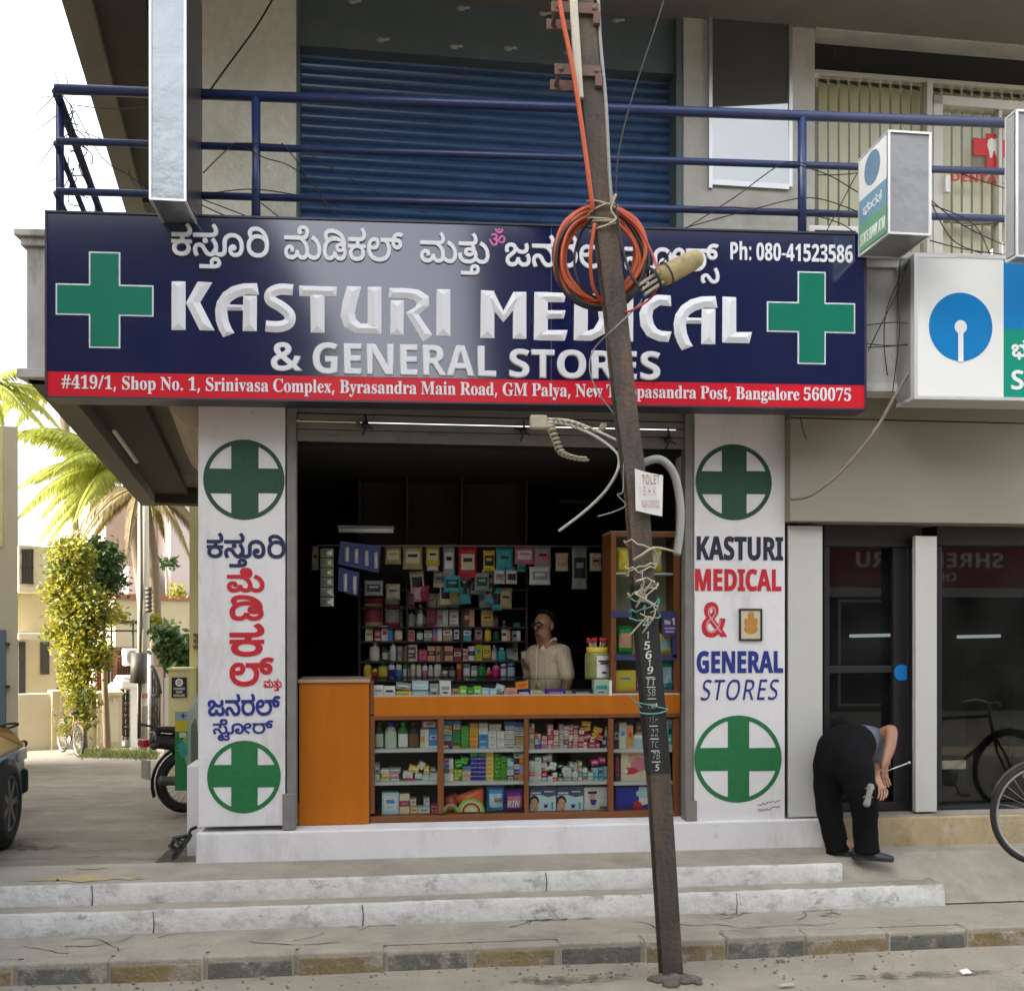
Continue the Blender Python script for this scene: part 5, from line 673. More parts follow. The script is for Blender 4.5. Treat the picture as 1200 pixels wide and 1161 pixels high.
A_ = [[((404, 73), (412, 119)), ((350, 74), (362, 118)), ((305, 86), (325, 130)), ((270, 110), (302, 145)), ((247, 145), (291, 165)), ((240, 180), (288, 187)), ((243, 220), (293, 220)), ((255, 255), (303, 245)), ((272, 284), (316, 268))],
      [((350, 122), (404, 122)), ((348, 260), (403, 261))], [((285, 180), (285, 156)), ((352, 181), (352, 158))]]
def wide(path, w):
    path = [Vector((x, y, 0)) for x, y in path]; sp = spline(path, 5); out = []
    for i, p in enumerate(sp):
        t = (sp[min(i+1, len(sp)-1)]-sp[max(i-1, 0)]).normalized(); n = Vector((-t.y, t.x, 0))*w; out.append(((p.x+n.x, p.y+n.y), (p.x-n.x, p.y-n.y)))
    return out
LET1 = {'K': [[((70, 66), (125, 66)), ((70, 256), (125, 256))], [((172, 67), (230, 70)), ((126, 150), (182, 148)), ((180, 257), (238, 258))]],
 'A': A_, 'S': [wide([(545, 100), (495, 97), (458, 112), (458, 140), (498, 165), (530, 195), (528, 228), (490, 243), (437, 240)], 22)],
 'T': [[((570, 124), (567, 82)), ((714, 126), (716, 87))], [((612, 112), (668, 112)), ((614, 266), (668, 267))]],
 'U': [[((755, 85), (812, 86)), ((737, 150), (795, 150)), ((730, 200), (786, 190)), ((745, 245), (792, 215)), ((790, 270), (808, 230)), ((888, 272), (888, 232))], [((836, 87), (890, 87)), ((836, 250), (890, 272))]],
 'R': [[((917, 131), (922, 92)), ((985, 132), (985, 92)), ((1016, 140), (1035, 98)), ((1030, 152), (1076, 125)), ((1022, 166), (1076, 162)), ((985, 188), (1036, 196)), ((1052, 303), (1090, 276))], [((925, 140), (978, 140)), ((925, 275), (976, 276))]],
 'I': [[((1106, 96), (1159, 97)), ((1104, 279), (1159, 280))]]}
for k_, v_ in LET1.items(): letter(k_, v_, c4)
sh = lambda st, dx, dy: [[((a[0]+dx, a[1]+dy), (b[0]+dx, b[1]+dy)) for a, b in q] for q in st]
LET2 = {'M': [[((78, 100), (131, 103)), ((76, 287), (131, 288))], [((205, 107), (256, 107)), ((203, 290), (256, 291))], [((90, 130), (128, 103)), ((166, 226), (166, 180)), ((244, 132), (206, 106))]],
 'E': [[((287, 107), (340, 108)), ((285, 295), (340, 296))], [((305, 147), (300, 107)), ((404, 148), (412, 111))], [((330, 212), (330, 179)), ((402, 211), (410, 179))], [((300, 296), (302, 256)), ((406, 298), (418, 256))]],
 'D': [[((443, 130), (497, 130)), ((441, 295), (495, 297))], [((452, 152), (450, 112)), ((515, 155), (522, 115)), ((536, 185), (582, 148)), ((540, 215), (592, 210)), ((520, 250), (566, 268)), ((500, 258), (512, 298)), ((450, 258), (447, 297))]],
 'I': [[((622, 116), (674, 118)), ((620, 300), (673, 302))]],
 'C': [[((822, 163), (820, 121)), ((778, 160), (768, 118)), ((752, 178), (720, 138)), ((748, 205), (697, 190)), ((754, 232), (702, 240)), ((768, 252), (728, 280)), ((786, 260), (772, 300)), ((824, 262), (811, 303))]],
 'A': sh(A_, 591, 51), 'L': [[((1022, 125), (1076, 128)), ((1021, 305), (1076, 307))], [((1035, 306), (1035, 264)), ((1127, 308), (1138, 264))]]}
for k_, v_ in LET2.items(): letter(k_, v_, c5)
ks = dict(n=.001, thick=.008, off=.0030)
STS = ['k270', ('k106', -80, 0, 1, 0), ('k64', 0, 0, 1, .9), 'k74', 'k194', ('k129', -120, 0, 1, 0)]
for tx, x0, y0, x1, y1 in ((KAS, 202, 264, 315, 315), (['k262', 'k216', 'k23', 'k196'], 334, 267, 472, 306), (MAT_, 493, 274, 573, 322), (JAN, 592, 277, 722, 314), (STS, 732, 281, 842, 333)):
    text('raised_writing', tx, FS, x0, y0, x1, y1, SWHT, sb, **ks)
text('om_symbol', ['om'], FS, 573, 268, 592, 288, mat('pink_print', (.6, .12, .38), .5), sb, n=.001, thick=.002, off=.001)
text('raised_writing', '&', FS, 319, 403, 353, 434, SWHT, sb, n=.001, thick=.005, off=.008, bev=.004)
text('raised_writing', 'GENERAL', FS, 367, 404, 581, 440, SWHT, sb, n=.001, thick=.005, off=.003, bev=.006)
text('raised_writing', 'STORES', FS, 597, 411, 773, 444, SWHT, sb, n=.001, thick=.005, off=.003, bev=.006)
def num(t): return t
text('phone_lettering', 'Ph: 080-41523586', FS, 856, 286, 999, 306, SWHT, sb, n=.001, thick=.0015, caps=True, off=.001)
text('address_lettering', '#419/1, Shop No. 1, Srinivasa Complex, Byrasandra Main Road, GM Palya, New Thippasandra Post, Bangalore 560075', FS, 72, 447, 997, 462.5, SWHT, sb, n=.001, thick=.0015, kind='s', caps=True, off=.0006)
# ------------------------------------------------------------------ balcony railing
rl = thing('balcony_railing', 'blue painted pipe railing along the first floor balcony above the sign', 'railing', FR.at(600, 262))
zr_ = [FR.sz(300, y)[1] for y in (113, 173, 231)]
zb = FR.sz(600, 275)[1]
s0 = FR.sz(65, 107)[0]; s1 = FR.sz(1330, 107)[0]
for z, rr in zip(zr_, (.034, .024, .024)):
    MB().tube([FR.w(s0+(0 if rr > .03 else .01), z), FR.w(s1, z)], rr, 10).build('rail', RAIL, rl)
    a = FR.w(s0, z); MB().tube([a+KD*.03, a+KD*6.2], rr*.9, 8).build('rail', RAIL, rl)
for x in (300, 940, 1285):
    s = FR.sz(x, 180)[0]; MB().tube([FR.w(s, zb-.1), FR.w(s, zr_[0])], .030, 10).build('post', RAIL, rl)
for q in (.16, 1.9, 3.9, 5.9):
    a = FR.w(s0, 0)+KD*q; MB().tube([a+Vector((0, 0, zb-.2)), a+Vector((0, 0, zr_[0]))], .028, 8).build('post', RAIL, rl)
# ------------------------------------------------------------------ projecting light boxes seen from their backs
def lightbox(label, xa, xb, y0, y1, t, depth, side=None, endm=None, name='light_box', xf=None):
    """box sticking out of the front: near end covers the picture rectangle at distance t"""
    Yn = t*(FW.y-((xa+xb)/2-600)/1200*FW.x*0-((xa+xb)/2-600)/1200*math.sin(TH))
    F = Frame((0, Yn), (1, 0))
    a, b, z0, z1 = F.rect(xa, y0, xb, y1)
    th = thing(name, label, 'sign', ((a+b)/2, Yn+depth/2, z0))
    m = MB(); m.box(a+.006, b-.006, Yn+.01, Yn+depth-.01, z0+.006, z1-.006); m.build('body', endm or ALU, th)
    m = MB(); e = .012
    for q in ((a-.002, a+e), (b-e, b+.002)):
        for yy in (Yn-.003, Yn+depth-e): m.box(q[0], q[1], yy, yy+e, z0, z1)
        m.box(q[0], q[1], Yn+e, Yn+depth-e, z0-.002, z0+e); m.box(q[0], q[1], Yn+e, Yn+depth-e, z1-e, z1+.002)
    for yy in (Yn-.003, Yn+depth-e): m.box(a+e, b-e, yy, yy+e, z0-.001, z0+e); m.box(a+e, b-e, yy, yy+e, z1-e, z1+.001)
    m.build('edge_trim', mat('bright_aluminium', (.72, .72, .72), .3, .05, 4, metal=.5), th)
    return th, F, a, b, z0, z1, Yn
TIN = mat('wrinkled_tin', (0.27, 0.30, 0.32), 0.30, 0.06, 2.0, 0.9, metal=0.65, bscale=3.0)
TIN2 = mat('dull_tin', (0.26, 0.265, 0.27), 0.4, 0.1, 3.0, 0.7, metal=0.4, bscale=5.0)
DKF = mat('dark_sign_face', (0.05, 0.045, 0.05), 0.35, 0.2, 4)
th, F_, a, b, z0, z1, Yn = lightbox('tall narrow sign box with a dented silvery tin back above the sign', 175, 218, -60, 235, 6.30, .55, endm=TIN)
m = MB(); m.box(b-.004, b+.004, Yn+.02, Yn+.53, z0+.02, z1-.02); m.build('sign_face', DKF, th)
FSD = lambda x, sgn: Frame((x, 0), (0, -sgn))
def sideframe(a, Yn, depth):
    return Frame((a, Yn+depth), (0, -1))       # reads left to right when looked at from the left
th, F_, a, b, z0, z1, Yn = lightbox('small projecting bank sign box with blue and green side and grey tin end', 1041, 1091, 154, 275, 6.55, .42, endm=TIN2)
FL = sideframe(a, Yn, .42)
BW = mat('bank_white', (.68, .70, .69), .4, .03, spec=.25); BB = mat('bank_blue', (.002, .17, .45), .4, .04, spec=.25); BG = mat('bank_green', (.003, .24, .17), .4, .04, spec=.25)
WSH = mat('washed_blue', (.16, .30, .42), .45, .08); WSG = mat('washed_green', (.14, .33, .20), .45, .08)
hz = z1-z0
m = MB(); m.fbox(FL, .02, .40, z0+hz*.55, z1-.02, 0, .004); m.build('side_panel', BW, th)
m = MB(); m.prism(FL, [(.02, z0+hz*.30), (.40, z0+hz*.30), (.40, z0+hz*.55), (.02, z0+hz*.55)], 0, .004); m.build('blue_band', WSH, th)
m = MB(); m.fbox(FL, .02, .40, z0+.02, z0+hz*.30, 0, .004); m.build('green_band', WSG, th)
m = MB(); c = Vector((0, 0))
pl = [(.21+.11*math.cos(q), z0+hz*.78+.11*math.sin(q)) for q in [2*math.pi*i/30 for i in range(30)]]
m.prism(FL, pl, .002, .006); m.build('round_logo', mat('washed_logo', (.14, .24, .34), .5), th)
def put_text(tx, F, s0, s1, z0, z1, m_, par, name='sign_lettering', n=.004, off=0, thick=.001, kind='b'):
    """writing laid on a frame in metres"""
    cs = layout(tx, kind); X = [p[0] for c in cs for p in c]; Y = [p[1] for c in cs for p in c]
    sx = (s1-s0)/(max(X)-min(X)); sz = (z1-z0)/(max(Y)-min(Y))
    me = fill_curves([fatten([((x-min(X))*sx, (y-min(Y))*sz) for x, y in c], off) for c in cs], thick)
    M = Matrix(((F.d.x, 0, F.n.x, 0), (F.d.y, 0, F.n.y, 0), (0, 1, 0, 0), (0, 0, 0, 1))); M.translation = F.w(s0, z0, n+thick)-wloc(par)
    me.transform(M); me.materials.clear(); me.materials.append(m_)
    o = bpy.data.objects.new(name, me); COL.objects.link(o); o.parent = par; return o
put_text('STATE BANK ATM', FL, .04, .38, z0+hz*.08, z0+hz*.2, BW, th)
put_text(['k46', 'k60', 'k49', 'k38'], FL, .08, .34, z0+hz*.36, z0+hz*.48, BW, th)
th, F_, a, b, z0, z1, Yn = lightbox('tall grey sign box at the right edge above the bank board', 1191, 1246, 130, 302, 6.5, .12, endm=TIN2)
m = MB(); FL = sideframe(a, Yn, .12); m.fbox(FL, .02, .10, z0+.02, z1-.02, 0, .004); m.build('side_panel', mat('grey_sign_side', (.26, .27, .28), .45, .1, 4, .3), th)
# ------------------------------------------------------------------ bank board
e0, e1, bz0, bz1 = FS.sz(1071, 385, .10)[0], FS.sz(1262, 385, .10)[0], FS.sz(1100, 468, .10)[1], FS.sz(1100, 298, .10)[1]
bb = thing('sign_board', 'white bank board with a round blue keyhole logo right of the medical sign', 'sign', FS.w((e0+e1)/2, bz0, 0))
m = MB(); m.fbox(FS, e0+.004, e1, bz0+.004, bz1-.004, -.17, .092); m.build('cabinet', mat('cabinet_grey', (.2, .2, .19), .5, .08), bb)
m = MB(); m.fbox(FS, e0, e1, bz1-.022, bz1, -.17, .104); m.fbox(FS, e0, e1, bz0, bz0+.022, -.17, .104); m.fbox(FS, e0, e0+.022, bz0+.022, bz1-.022, .05, .104); m.build('edge_trim', MATS['bright_aluminium'], bb)
sd_ = FS.sz(1176, 385, .10)[0]; zm = FS.sz(1190, 386, .10)[1]
m = MB(); m.fbox(FS, e0+.022, sd_, bz0+.022, bz1-.022, .09, .10); m.build('white_face', BW, bb)
m = MB(); m.fbox(FS, sd_, e1, zm, bz1-.022, .09, .10); m.build('blue_face', BB, bb)
m = MB(); m.fbox(FS, sd_, e1, bz0+.022, zm, .09, .10); m.build('green_face', BG, bb)
m = MB(); disc(m, FS, 1126, 383, 37, 40, .10, .103, seg=56); m.build('round_logo', BB, bb)
m = MB(); disc(m, FS, 1126, 383, 7.2, 7.8, .10, .1056, seg=30); m.pbox(FS, 1123, 385, 1129, 424, .10, .1050); m.build('keyhole', BW, bb)
text('sign_lettering', ['k46', 'k60'], FS, 1186, 399, 1212, 421, BW, bb, n=.1, thick=.0015, off=.004)
text('sign_lettering', 'SBI', FS, 1185, 434, 1232, 457, BW, bb, n=.1, thick=.0015)
# ------------------------------------------------------------------ air conditioner on the balcony floor behind the sign
ac = thing('air_conditioner', 'white air conditioner unit on the balcony behind the railing', 'air conditioner', FR.at(975, 290, -.55))
m = MB(); m.pbox(FR, 948, 264, 1012, 300, -.8, -.5); m.build('body', WPAINT, ac, bevel=.015)
m = MB()
for i in range(5): m.pbox(FR, 955, 270+5*i, 1003, 271.6+5*i, -.5, -.494)
m.build('grille', BLKF, ac)
# picture of a seated deity on the right pillar
pf = thing('framed_picture', 'small framed religious picture hung on the white pillar beside the red ampersand', 'picture', FA.at(880, 750, 0))
m = MB(); x0, y0, x1, y1 = 866.5, 713, 893.5, 750.5
for q in ((x0, y0, x0+2, y1), (x1-2, y0, x1, y1), (x0+2, y0, x1-2, y0+2), (x0+2, y1-2, x1-2, y1)): m.pbox(FA, *q, 0, .016)
m.build('frame', BLKF, pf)
m = MB(); m.pbox(FA, x0+2, y0+2, x1-2, y1-2, 0, .009); m.build('print', mat('picture_cream', (.56, .50, .36), .5, .1, 12), pf)
m = MB(); OR = mat('picture_ochre', (.45, .22, .04), .5, .25, 60)
disc(m, FA, 880, 737, 8, 6, .008, .0102, seg=20); disc(m, FA, 880, 728, 5, 6, .008, .0104, seg=20); disc(m, FA, 880, 721, 4, 4.5, .008, .0106, seg=16); disc(m, FA, 874, 729, 2, 5, .008, .0103, seg=12); disc(m, FA, 886, 729, 2, 5, .008, .0103, seg=12)
m.build('figure', OR, pf)
# ------------------------------------------------------------------ houses across the road (behind the camera; seen mirrored in glass and sign)
def house(name, label, x0, x1, y0, y1, z1, col, wins, frontdir, cat='building'):
    t = thing(name, label, cat, ((x0+x1)/2, (y0+y1)/2, 0))
    m = mat('house_paint_%d' % int(col[0]*1000+col[1]*100), col, .8, .08, 2, .1)
    MB().box(x0, x1, y0, y1, -.05, z1).build('wall', m, t)
    b = MB(); b.box(x0-.25, x1+.25, y0-.25, y1+.25, z1, z1+.18); b.build('roof', mat('roof_edge', (.5, .48, .44), .8), t)
    F = Frame((0, y1), (-1, 0)) if frontdir == 'y' else Frame((x1, 0), (0, -1))
    for (s, z, w_, h_) in wins:
        b = MB(); b.fbox(F, s-.06, s+w_+.06, z-.06, z+h_+.06, -.02, .04); f = b.build('window', mat('house_window_frame', (.5, .48, .42), .6), t)
        b = MB(); b.fbox(F, s, s+w_, z, z+h_, .035, .05); b.build('pane', mat('house_pane', (.03, .035, .04), .1), f)
    return t
h1 = house('chemist_house', 'house across the road with a maroon shop sign, seen mirrored in the bank glass', .5, 19, -20, -8.2, 10.5, (.06, .05, .04), [(-6, 4.4, 1.2, 1.3), (-9.5, 4.4, 1.2, 1.3), (-13, 4.4, 1.2, 1.3), (-6, .2, 2.2, 2.4), (-9.2, .2, 2.4, 2.4), (-13, .2, 2.4, 2.4)], 'y')
FO = Frame((0, -8.05), (-1, 0))
ob = thing('sign_board', 'maroon sign board of the shop across the road, seen only as a mirror image', 'sign', (10, -8.0, 3.0))
MAROON = mat('maroon_sign', (.20, .015, .025), .5, .08)
MB().fbox(FO, -15.2, -6.6, 2.95, 4.15, -.1, .05).build('panel', MAROON, ob)
MB().fbox(FO, -15.2, -6.6, 2.72, 2.94, -.1, .05).build('lower_strip', mat('strip_grey', (.35, .33, .33), .6), ob)
PALE = mat('pale_lettering', (.6, .57, .56), .5)
put_text('SHREE MARU', FO, -14.6, -10.9, 3.42, 3.78, PALE, ob, n=.05)
put_text('CHEMIST', FO, -13.4, -12.2, 3.10, 3.30, PALE, ob, n=.05)
house('dark_house', 'tall dark house across the road left of the gap, shaped for the sign reflection', -15.5, -4.5, -20, -8.6, 11, (.06, .05, .04), [(6, 4.6, 1.3, 1.4), (9, 4.6, 1.3, 1.4), (12, 4.6, 1.3, 1.4), (6, 1.0, 1.4, 1.4), (9, 1.0, 1.4, 1.4), (6, 7.4, 1.3, 1.2), (12, 7.4, 1.3, 1.2)], 'y')  # raised and coloured dark so the sign mirrors no sky on this side
house('shading_house', 'unseen tall ochre house added to shade the shop front and road', -19, -9.6, -6.5, 14.0, 14.5, (.42, .34, .22), [(5, 1, 1.4, 1.4), (1, 1, 1.4, 1.4), (-4, 1, 1.4, 1.4), (5, 5, 1.4, 1.4), (1, 5, 1.4, 1.4), (-4, 5, 1.4, 1.4), (1, 8.6, 1.4, 1.4)], 'x')  # unseen block added and raised to keep the sun off front and road
house('low_house', 'low house across the road closing the gap between the two tall ones', -4.4, .4, -20, -12, 5.4, (.08, .07, .055), [(1, 1, 1.2, 1.3), (1, 4.2, 1.2, 1.2)], 'y')
# ------------------------------------------------------------------ leaning iron pole
RUST = mat('rusty_iron', (0.062, 0.050, 0.042), 0.75, 0.35, 5, 0.5, stain=[((0.16, 0.10, 0.06), .7, 3, .48, .66, (2, 2, .4)), ((.03, .025, .02), .8, 2, .52, .66, (2, 2, .5)), ((.22, .19, .15), .6, 14, .64, .74)], bscale=40)
PBK = mat('pole_black_paint', (0.012, 0.014, 0.014), 0.6, 0.2, 8, stain=[((0.07, 0.05, 0.04), .5, 9, .6, .75)])
YP = 5.70
FP = Frame((0, YP), (1, 0))
pole = thing('utility_pole', 'leaning rusty iron pole with white painted numbers standing before the shop', 'pole', FP.at(789, 1140))
pb = FP.at(789, 1146); ptp = FP.at(668, -175); pax = (ptp-pb).normalized()
AX = [(-175, 667), (0, 684), (115, 695), (230, 707), (360, 723), (480, 735), (577, 748), (690, 756), (906, 774), (1150, 789.5)]
def axx(y):
    for (a, p), (b, q) in zip(AX, AX[1:]):
        if y <= b: break
    return p+(q-p)*(y-a)/(b-a)
def ppt(y, dx=0, n=0): # point on the slightly bowed pole axis at picture height y
    a = FP.at(axx(y), y, n); return a+FP.d*dx
def pbar(b, x0, x1, n0, n1, ya=1150, yb=-175, mi=0):
    ys = [ya]+[y for y, _ in AX[::-1] if yb < y < ya]+[yb]; q = [(x0, n0), (x1, n0), (x1, n1), (x0, n1)]; vs = [ppt(y)+FP.d*x+FP.n*n for y in ys for x, n in q]; k = len(ys)
    b.add(vs, [(4*i+j, 4*i+(j+1) % 4, 4*i+4+(j+1) % 4, 4*i+4+j) for i in range(k-1) for j in range(4)]+[(3, 2, 1, 0), (4*k-4, 4*k-3, 4*k-2, 4*k-1)], mi)
def hsec(b):
    pbar(b, -.060, .060, -.012, 0); pbar(b, -.008, .008, -.095, -.012); pbar(b, -.060, .060, -.107, -.095)
mb = MB(); hsec(mb); mb.build('shaft', RUST, pole, bevel=.003)
mb = MB(); pbar(mb, -.061, .061, -.0125, .0025, 906, 684); pbar(mb, -.063, -.058, -.107, .0, 906, 684); mb.build('painted_band', PBK, pole)
PW = mat('hand_paint_white', (.62, .62, .58), .6, .12, 20)
for tx, cx, cy, h_, w_ in (('1', 752, 674, 9, 3), ('&', 753, 689, 10, 8), ('0', 755, 700, 8, 7), ('1', 755, 714, 11, 3.2), ('4', 757, 730, 11, 8), ('1', 759, 744, 9, 3), ('5', 758, 756, 10, 7.5), ('6', 760, 767, 10, 7.5), ('1', 761, 776, 8, 3), ('9', 762, 785, 9, 7), ('TT', 763, 799, 9, 12), ('SB', 763.5, 811, 9, 10), ('CMP', 765, 827, 8, 11), ('15H', 766, 843, 8, 11), ('22', 767, 858, 9, 9), ('TC', 767.5, 872, 8, 9), ('7B', 769, 885, 9, 9), ('5', 770, 899, 8, 5)):
    text('painted_number', tx, FP, cx-w_/2, cy-h_/2, cx+w_/2, cy+h_/2, PW, pole, n=.0035, thick=.001, off=-.0025 if len(tx) > 1 else -.001, slant=.12)
mb = MB()
for cx, y in ((762, 793), (763, 804.5), (764, 818), (766, 850), (767, 865), (768, 879), (769, 892)): mb.pbox(FP, cx-5, y, cx+5, y+1, .002, .0045)
mb.build('painted_dashes', PW, pole)
def brk(y0, xl, xr):
    mb = MB(); a = FP.at(xl, y0-2, .02); c = FP.at(xr, y0+1, .02)
    mb.obox((a+c)/2, (c-a)/2, FP.n*.006, Vector((0, 0, .030))); mb.obox((a+c)/2-FP.n*.17, (c-a)/2, FP.n*.006, Vector((0, 0, .030)))
    for p in (a.lerp(c, .13), a.lerp(c, .9)): mb.lathe(p+FP.n*.004, [(.014, -.2), (.014, .01), (.008, .012)], 6, FP.n)
    for p in (a.lerp(c, .95),): mb.obox(p-FP.n*.08-Vector((0, 0, .05)), FP.d*.02, FP.n*.09, Vector((0, 0, .035)))
    mb.build('bracket', mat('rusty_bracket', (.14, .085, .065), .8, .25, 9, .3), pole, bevel=.002)
brk(10, 646, 702); brk(83, 650, 704)
mb = MB(); a, c = FP.at(668, -60, .03), FP.at(679, 115, .03); mb.obox((a+c)/2, FP.d*.022, FP.n*.012, (a-c)/2); mb.build('conduit_strip', mat('dirty_white_strip', (.50, .47, .38), .6, .15, 8), pole, bevel=.003)
mb = MB(); r = random.Random(3)
mb.ball(pb+Vector((0, -.0, .0)), .085, 7, 0, (1.0, .8, .3)); [mb.ball(pb+Vector((r.uniform(-.13, .15), r.uniform(-.12, .02), .004)), r.uniform(.015, .045), 6, 0, (1.3, 1, .7)) for _ in range(16)]; mb.build('base_rubble', mat('base_cement', (.12, .10, .08), .95, .3, 14, .6), pole)
# ------------------------------------------------------------------ cables on the pole
def cable(name, label, pts, r, m, cat='cable', n=8, seg=6, group=None, raw=False):
    mb = MB(); mb.tube(pts if raw else spline(pts, n), r, seg); o = mb.build(name, m, recalc=False); return tag(o, label, cat, group)
Q = lambda x, y, n=0.0: FP.at(x, y, n)
ORC = mat('orange_duct', (.48, .085, .025), .5, .15, 9); GRC = mat('grey_pipe', (.26, .26, .25), .55, .1, 8); WHC = mat('white_cable', (.50, .49, .45), .55, .12, 9); TEAL = mat('teal_wire', (.10, .28, .24), .6, .1); TIE = mat('pale_tie_wire', (.42, .38, .27), .7, .15, 9)
cable('orange_duct', 'straight orange cable duct running down the upper pole to the coil', [Q(648, -60, .07), Q(657, 10, .07), Q(671, 80, .06), Q(682, 150, .05), Q(692, 225, .04), Q(694, 246, .02)], .0135, ORC)
cable('grey_cable', 'grey cable running down the right edge of the upper pole', [Q(699, -60, .0), Q(703, 40, .0), Q(710, 120, .02), Q(714, 200, .03), Q(717, 240, .03)], .010, GRC)
cable('thin_wire', 'thin dark wire slanting from the sky down to the coil tie', [Q(790, -60, -.3), Q(778, 0, -.2), Q(742, 110, -.05), Q(725, 180, .03), Q(722, 238, .03), Q(728, 300, .03)], .005, CABLE)
coil = thing('cable_coil', 'coil of orange and black cable duct tied to the leaning pole', 'cable coil', FP.at(703, 360, -.17))
r = random.Random(6)
def ring(cx, cy, rx, ry, n, rad, m, tw=0):
    pts = []
    for i in range(40):
        a = 2*math.pi*i/40; pts.append(Q(cx+rx*math.cos(a)+2.2*math.sin(3*a+tw), cy+ry*math.sin(a)+1.5*math.cos(2*a+tw), n+.02*math.sin(a+tw)))
    mb = MB(); mb.tube(pts, rad, 7, closed=True); mb.build('loop', m, coil, recalc=False)
for i in range(8): ring(702+r.uniform(-3, 3), 298+r.uniform(-3, 4), 55-1.9*i+r.uniform(-1.5, 1.5), 60-1.7*i+r.uniform(-1.5, 1.5), -.16+.012*r.uniform(-1, 1), .0135, ORC, r.uniform(0, 6))
for i in range(3): ring(704+r.uniform(-3, 3), 302+r.uniform(0, 5), 53+r.uniform(-6, 2), 59+r.uniform(-3, 1), -.15, .012, CABLE, r.uniform(0, 6))
cable('black_loop', 'black cable looping inside the orange coil', [Q(694, 256, .01), Q(680, 275, -.1), Q(673, 305, -.12), Q(680, 335, -.1), Q(700, 350, -.13)], .008, CABLE)
cable('black_loop', 'black cable crossing the right side of the orange coil to the splice case', [Q(722, 246, .03), Q(729, 290, .03), Q(741, 325, .05), Q(757, 340, .08), Q(768, 335, .1)], .009, CABLE)
cable('orange_duct', 'single orange duct hanging inside the coil left of the pole', [Q(697, 262, .02), Q(692, 300, .0), Q(695, 335, -.05), Q(706, 355, -.1)], .011, ORC)
cable('orange_duct', 'thin red duct curving below the splice case', [Q(722, 245, .03), Q(750, 270, .0), Q(770, 315, .05), Q(766, 345, .08), Q(742, 363, .05), Q(730, 366, -.02)], .007, mat('red_duct', (.42, .06, .04), .5, .1))
sp = thing('splice_case', 'dirty cream cable splice case hanging beside the orange coil', 'splice case', Q(780, 330, .1))
a, c = Q(776, 324, .1), Q(820, 301, .1); d = (c-a).normalized(); u_ = d.cross(FP.n).normalized()
mb = MB(); mb.lathe(a, [(.03, -.02), (.058, 0), (.06, .02), (.056, (c-a).length*.8), (.046, (c-a).length*.97), (.03, (c-a).length*1.04), (.005, (c-a).length*1.06)], 10, d, sy=.8); mb.build('shell', mat('dirty_cream_plastic', (.34, .27, .12), .6, .2, 14, .2, stain=[((.12, .09, .05), .7, 9, .52, .7)]), sp)
mb = MB(); e = Q(752, 340, .1); f = a
for o_ in (-.03, 0, .03): mb.obox((e+f)/2+u_*o_, (f-e)/2, FP.n*.02, u_*.008)
mb.build('clamp_bars', mat('clamp_grey', (.33, .30, .22), .6, .2, 9), sp, bevel=.003)
mb = MB(); mb.tube([a+u_*.07*math.cos(q)+FP.n*.07*math.sin(q)-d*.05 for q in [2*math.pi*i/14 for i in range(14)]], .008, 6, closed=True); mb.tube([a+u_*.07*math.cos(q)+FP.n*.07*math.sin(q)+d*.03 for q in [2*math.pi*i/14 for i in range(14)]], .005, 6, closed=True); mb.tube([a+d*.03-u_*.06, a+d*.1-u_*.1+FP.n*.05, a+d*.16-u_*.09+FP.n*.06], .004, 5); mb.build('strap', CABLE, sp)
tw = thing('tie_wire', 'pale wire wrapped round the pole holding the orange coil', 'wire', Q(708, 265, 0))
mb = MB()
for y0, y1, sl in ((233, 246, 4), (240, 238, -5), (252, 262, 3), (259, 270, 2), (246, 254, -3)):
    pts = [];  a0 = ppt((y0+y1)/2)
    for i in range(16):
        q = 2*math.pi*i/16; pts.append(a0+FP.d*(.085*math.cos(q))+FP.n*(-.06+.085*math.sin(q))+Vector((0, 0, .03*math.sin(q+sl)+sl*.004)))
    mb.tube(pts, .0055, 6, closed=True)
mb.tube(spline([Q(716, 236, .03), Q(722, 228, .05), Q(716, 245, .04), Q(722, 256, .04), Q(714, 262, .04)], 5), .006, 5)
mb.build('wrap', TIE, tw, recalc=False)
tw = thing('wire_tangle', 'tangle of pale and teal wires round the pole above the painted numbers', 'wire', Q(752, 715, 0)); mb = MB(); m2 = MB(); r = random.Random(9)
for y in (662, 668, 692, 700, 712, 722, 640):
    a0 = ppt(y); sl = r.uniform(0, 6); pts = [a0+FP.d*(.088*math.cos(2*math.pi*i/16))+FP.n*(-.06+.09*math.sin(2*math.pi*i/16))+Vector((0, 0, r.uniform(.01, .05)*math.sin(2*math.pi*i/16+sl))) for i in range(16)]
    (m2 if y in (700, 712, 722) else mb).tube(pts, .005, 5, closed=True)
for k in range(6):
    y = r.uniform(668, 720); x = 752+r.uniform(-4, 10); mb.tube(spline([Q(x, y, .02), Q(x+r.uniform(-14, 16), y+r.uniform(-10, 8), .06), Q(x+r.uniform(-8, 18), y+r.uniform(4, 22), .05), Q(x+r.uniform(-14, 10), y+r.uniform(20, 48), .02)], 6), .0045, 5)
mb.build('pale_strands', TIE, tw, recalc=False); m2.build('teal_strands', TEAL, tw, recalc=False)
mb = MB()
for y in (828, 832): 
    a0 = ppt(y); mb.tube([a0+FP.d*(.085*math.cos(2*math.pi*i/14))+FP.n*(-.06+.085*math.sin(2*math.pi*i/14))+Vector((0, 0, .02*math.sin(2*math.pi*i/14+y))) for i in range(14)], .005, 5, closed=True)
mb.tube(spline([Q(752, 829, .02), Q(744, 822, .05), Q(738, 815, .06)], 5), .004, 5)
tag(mb.build('tie_wire', TEAL, recalc=False), 'grey green wire tied round the pole between the painted letters', 'wire')
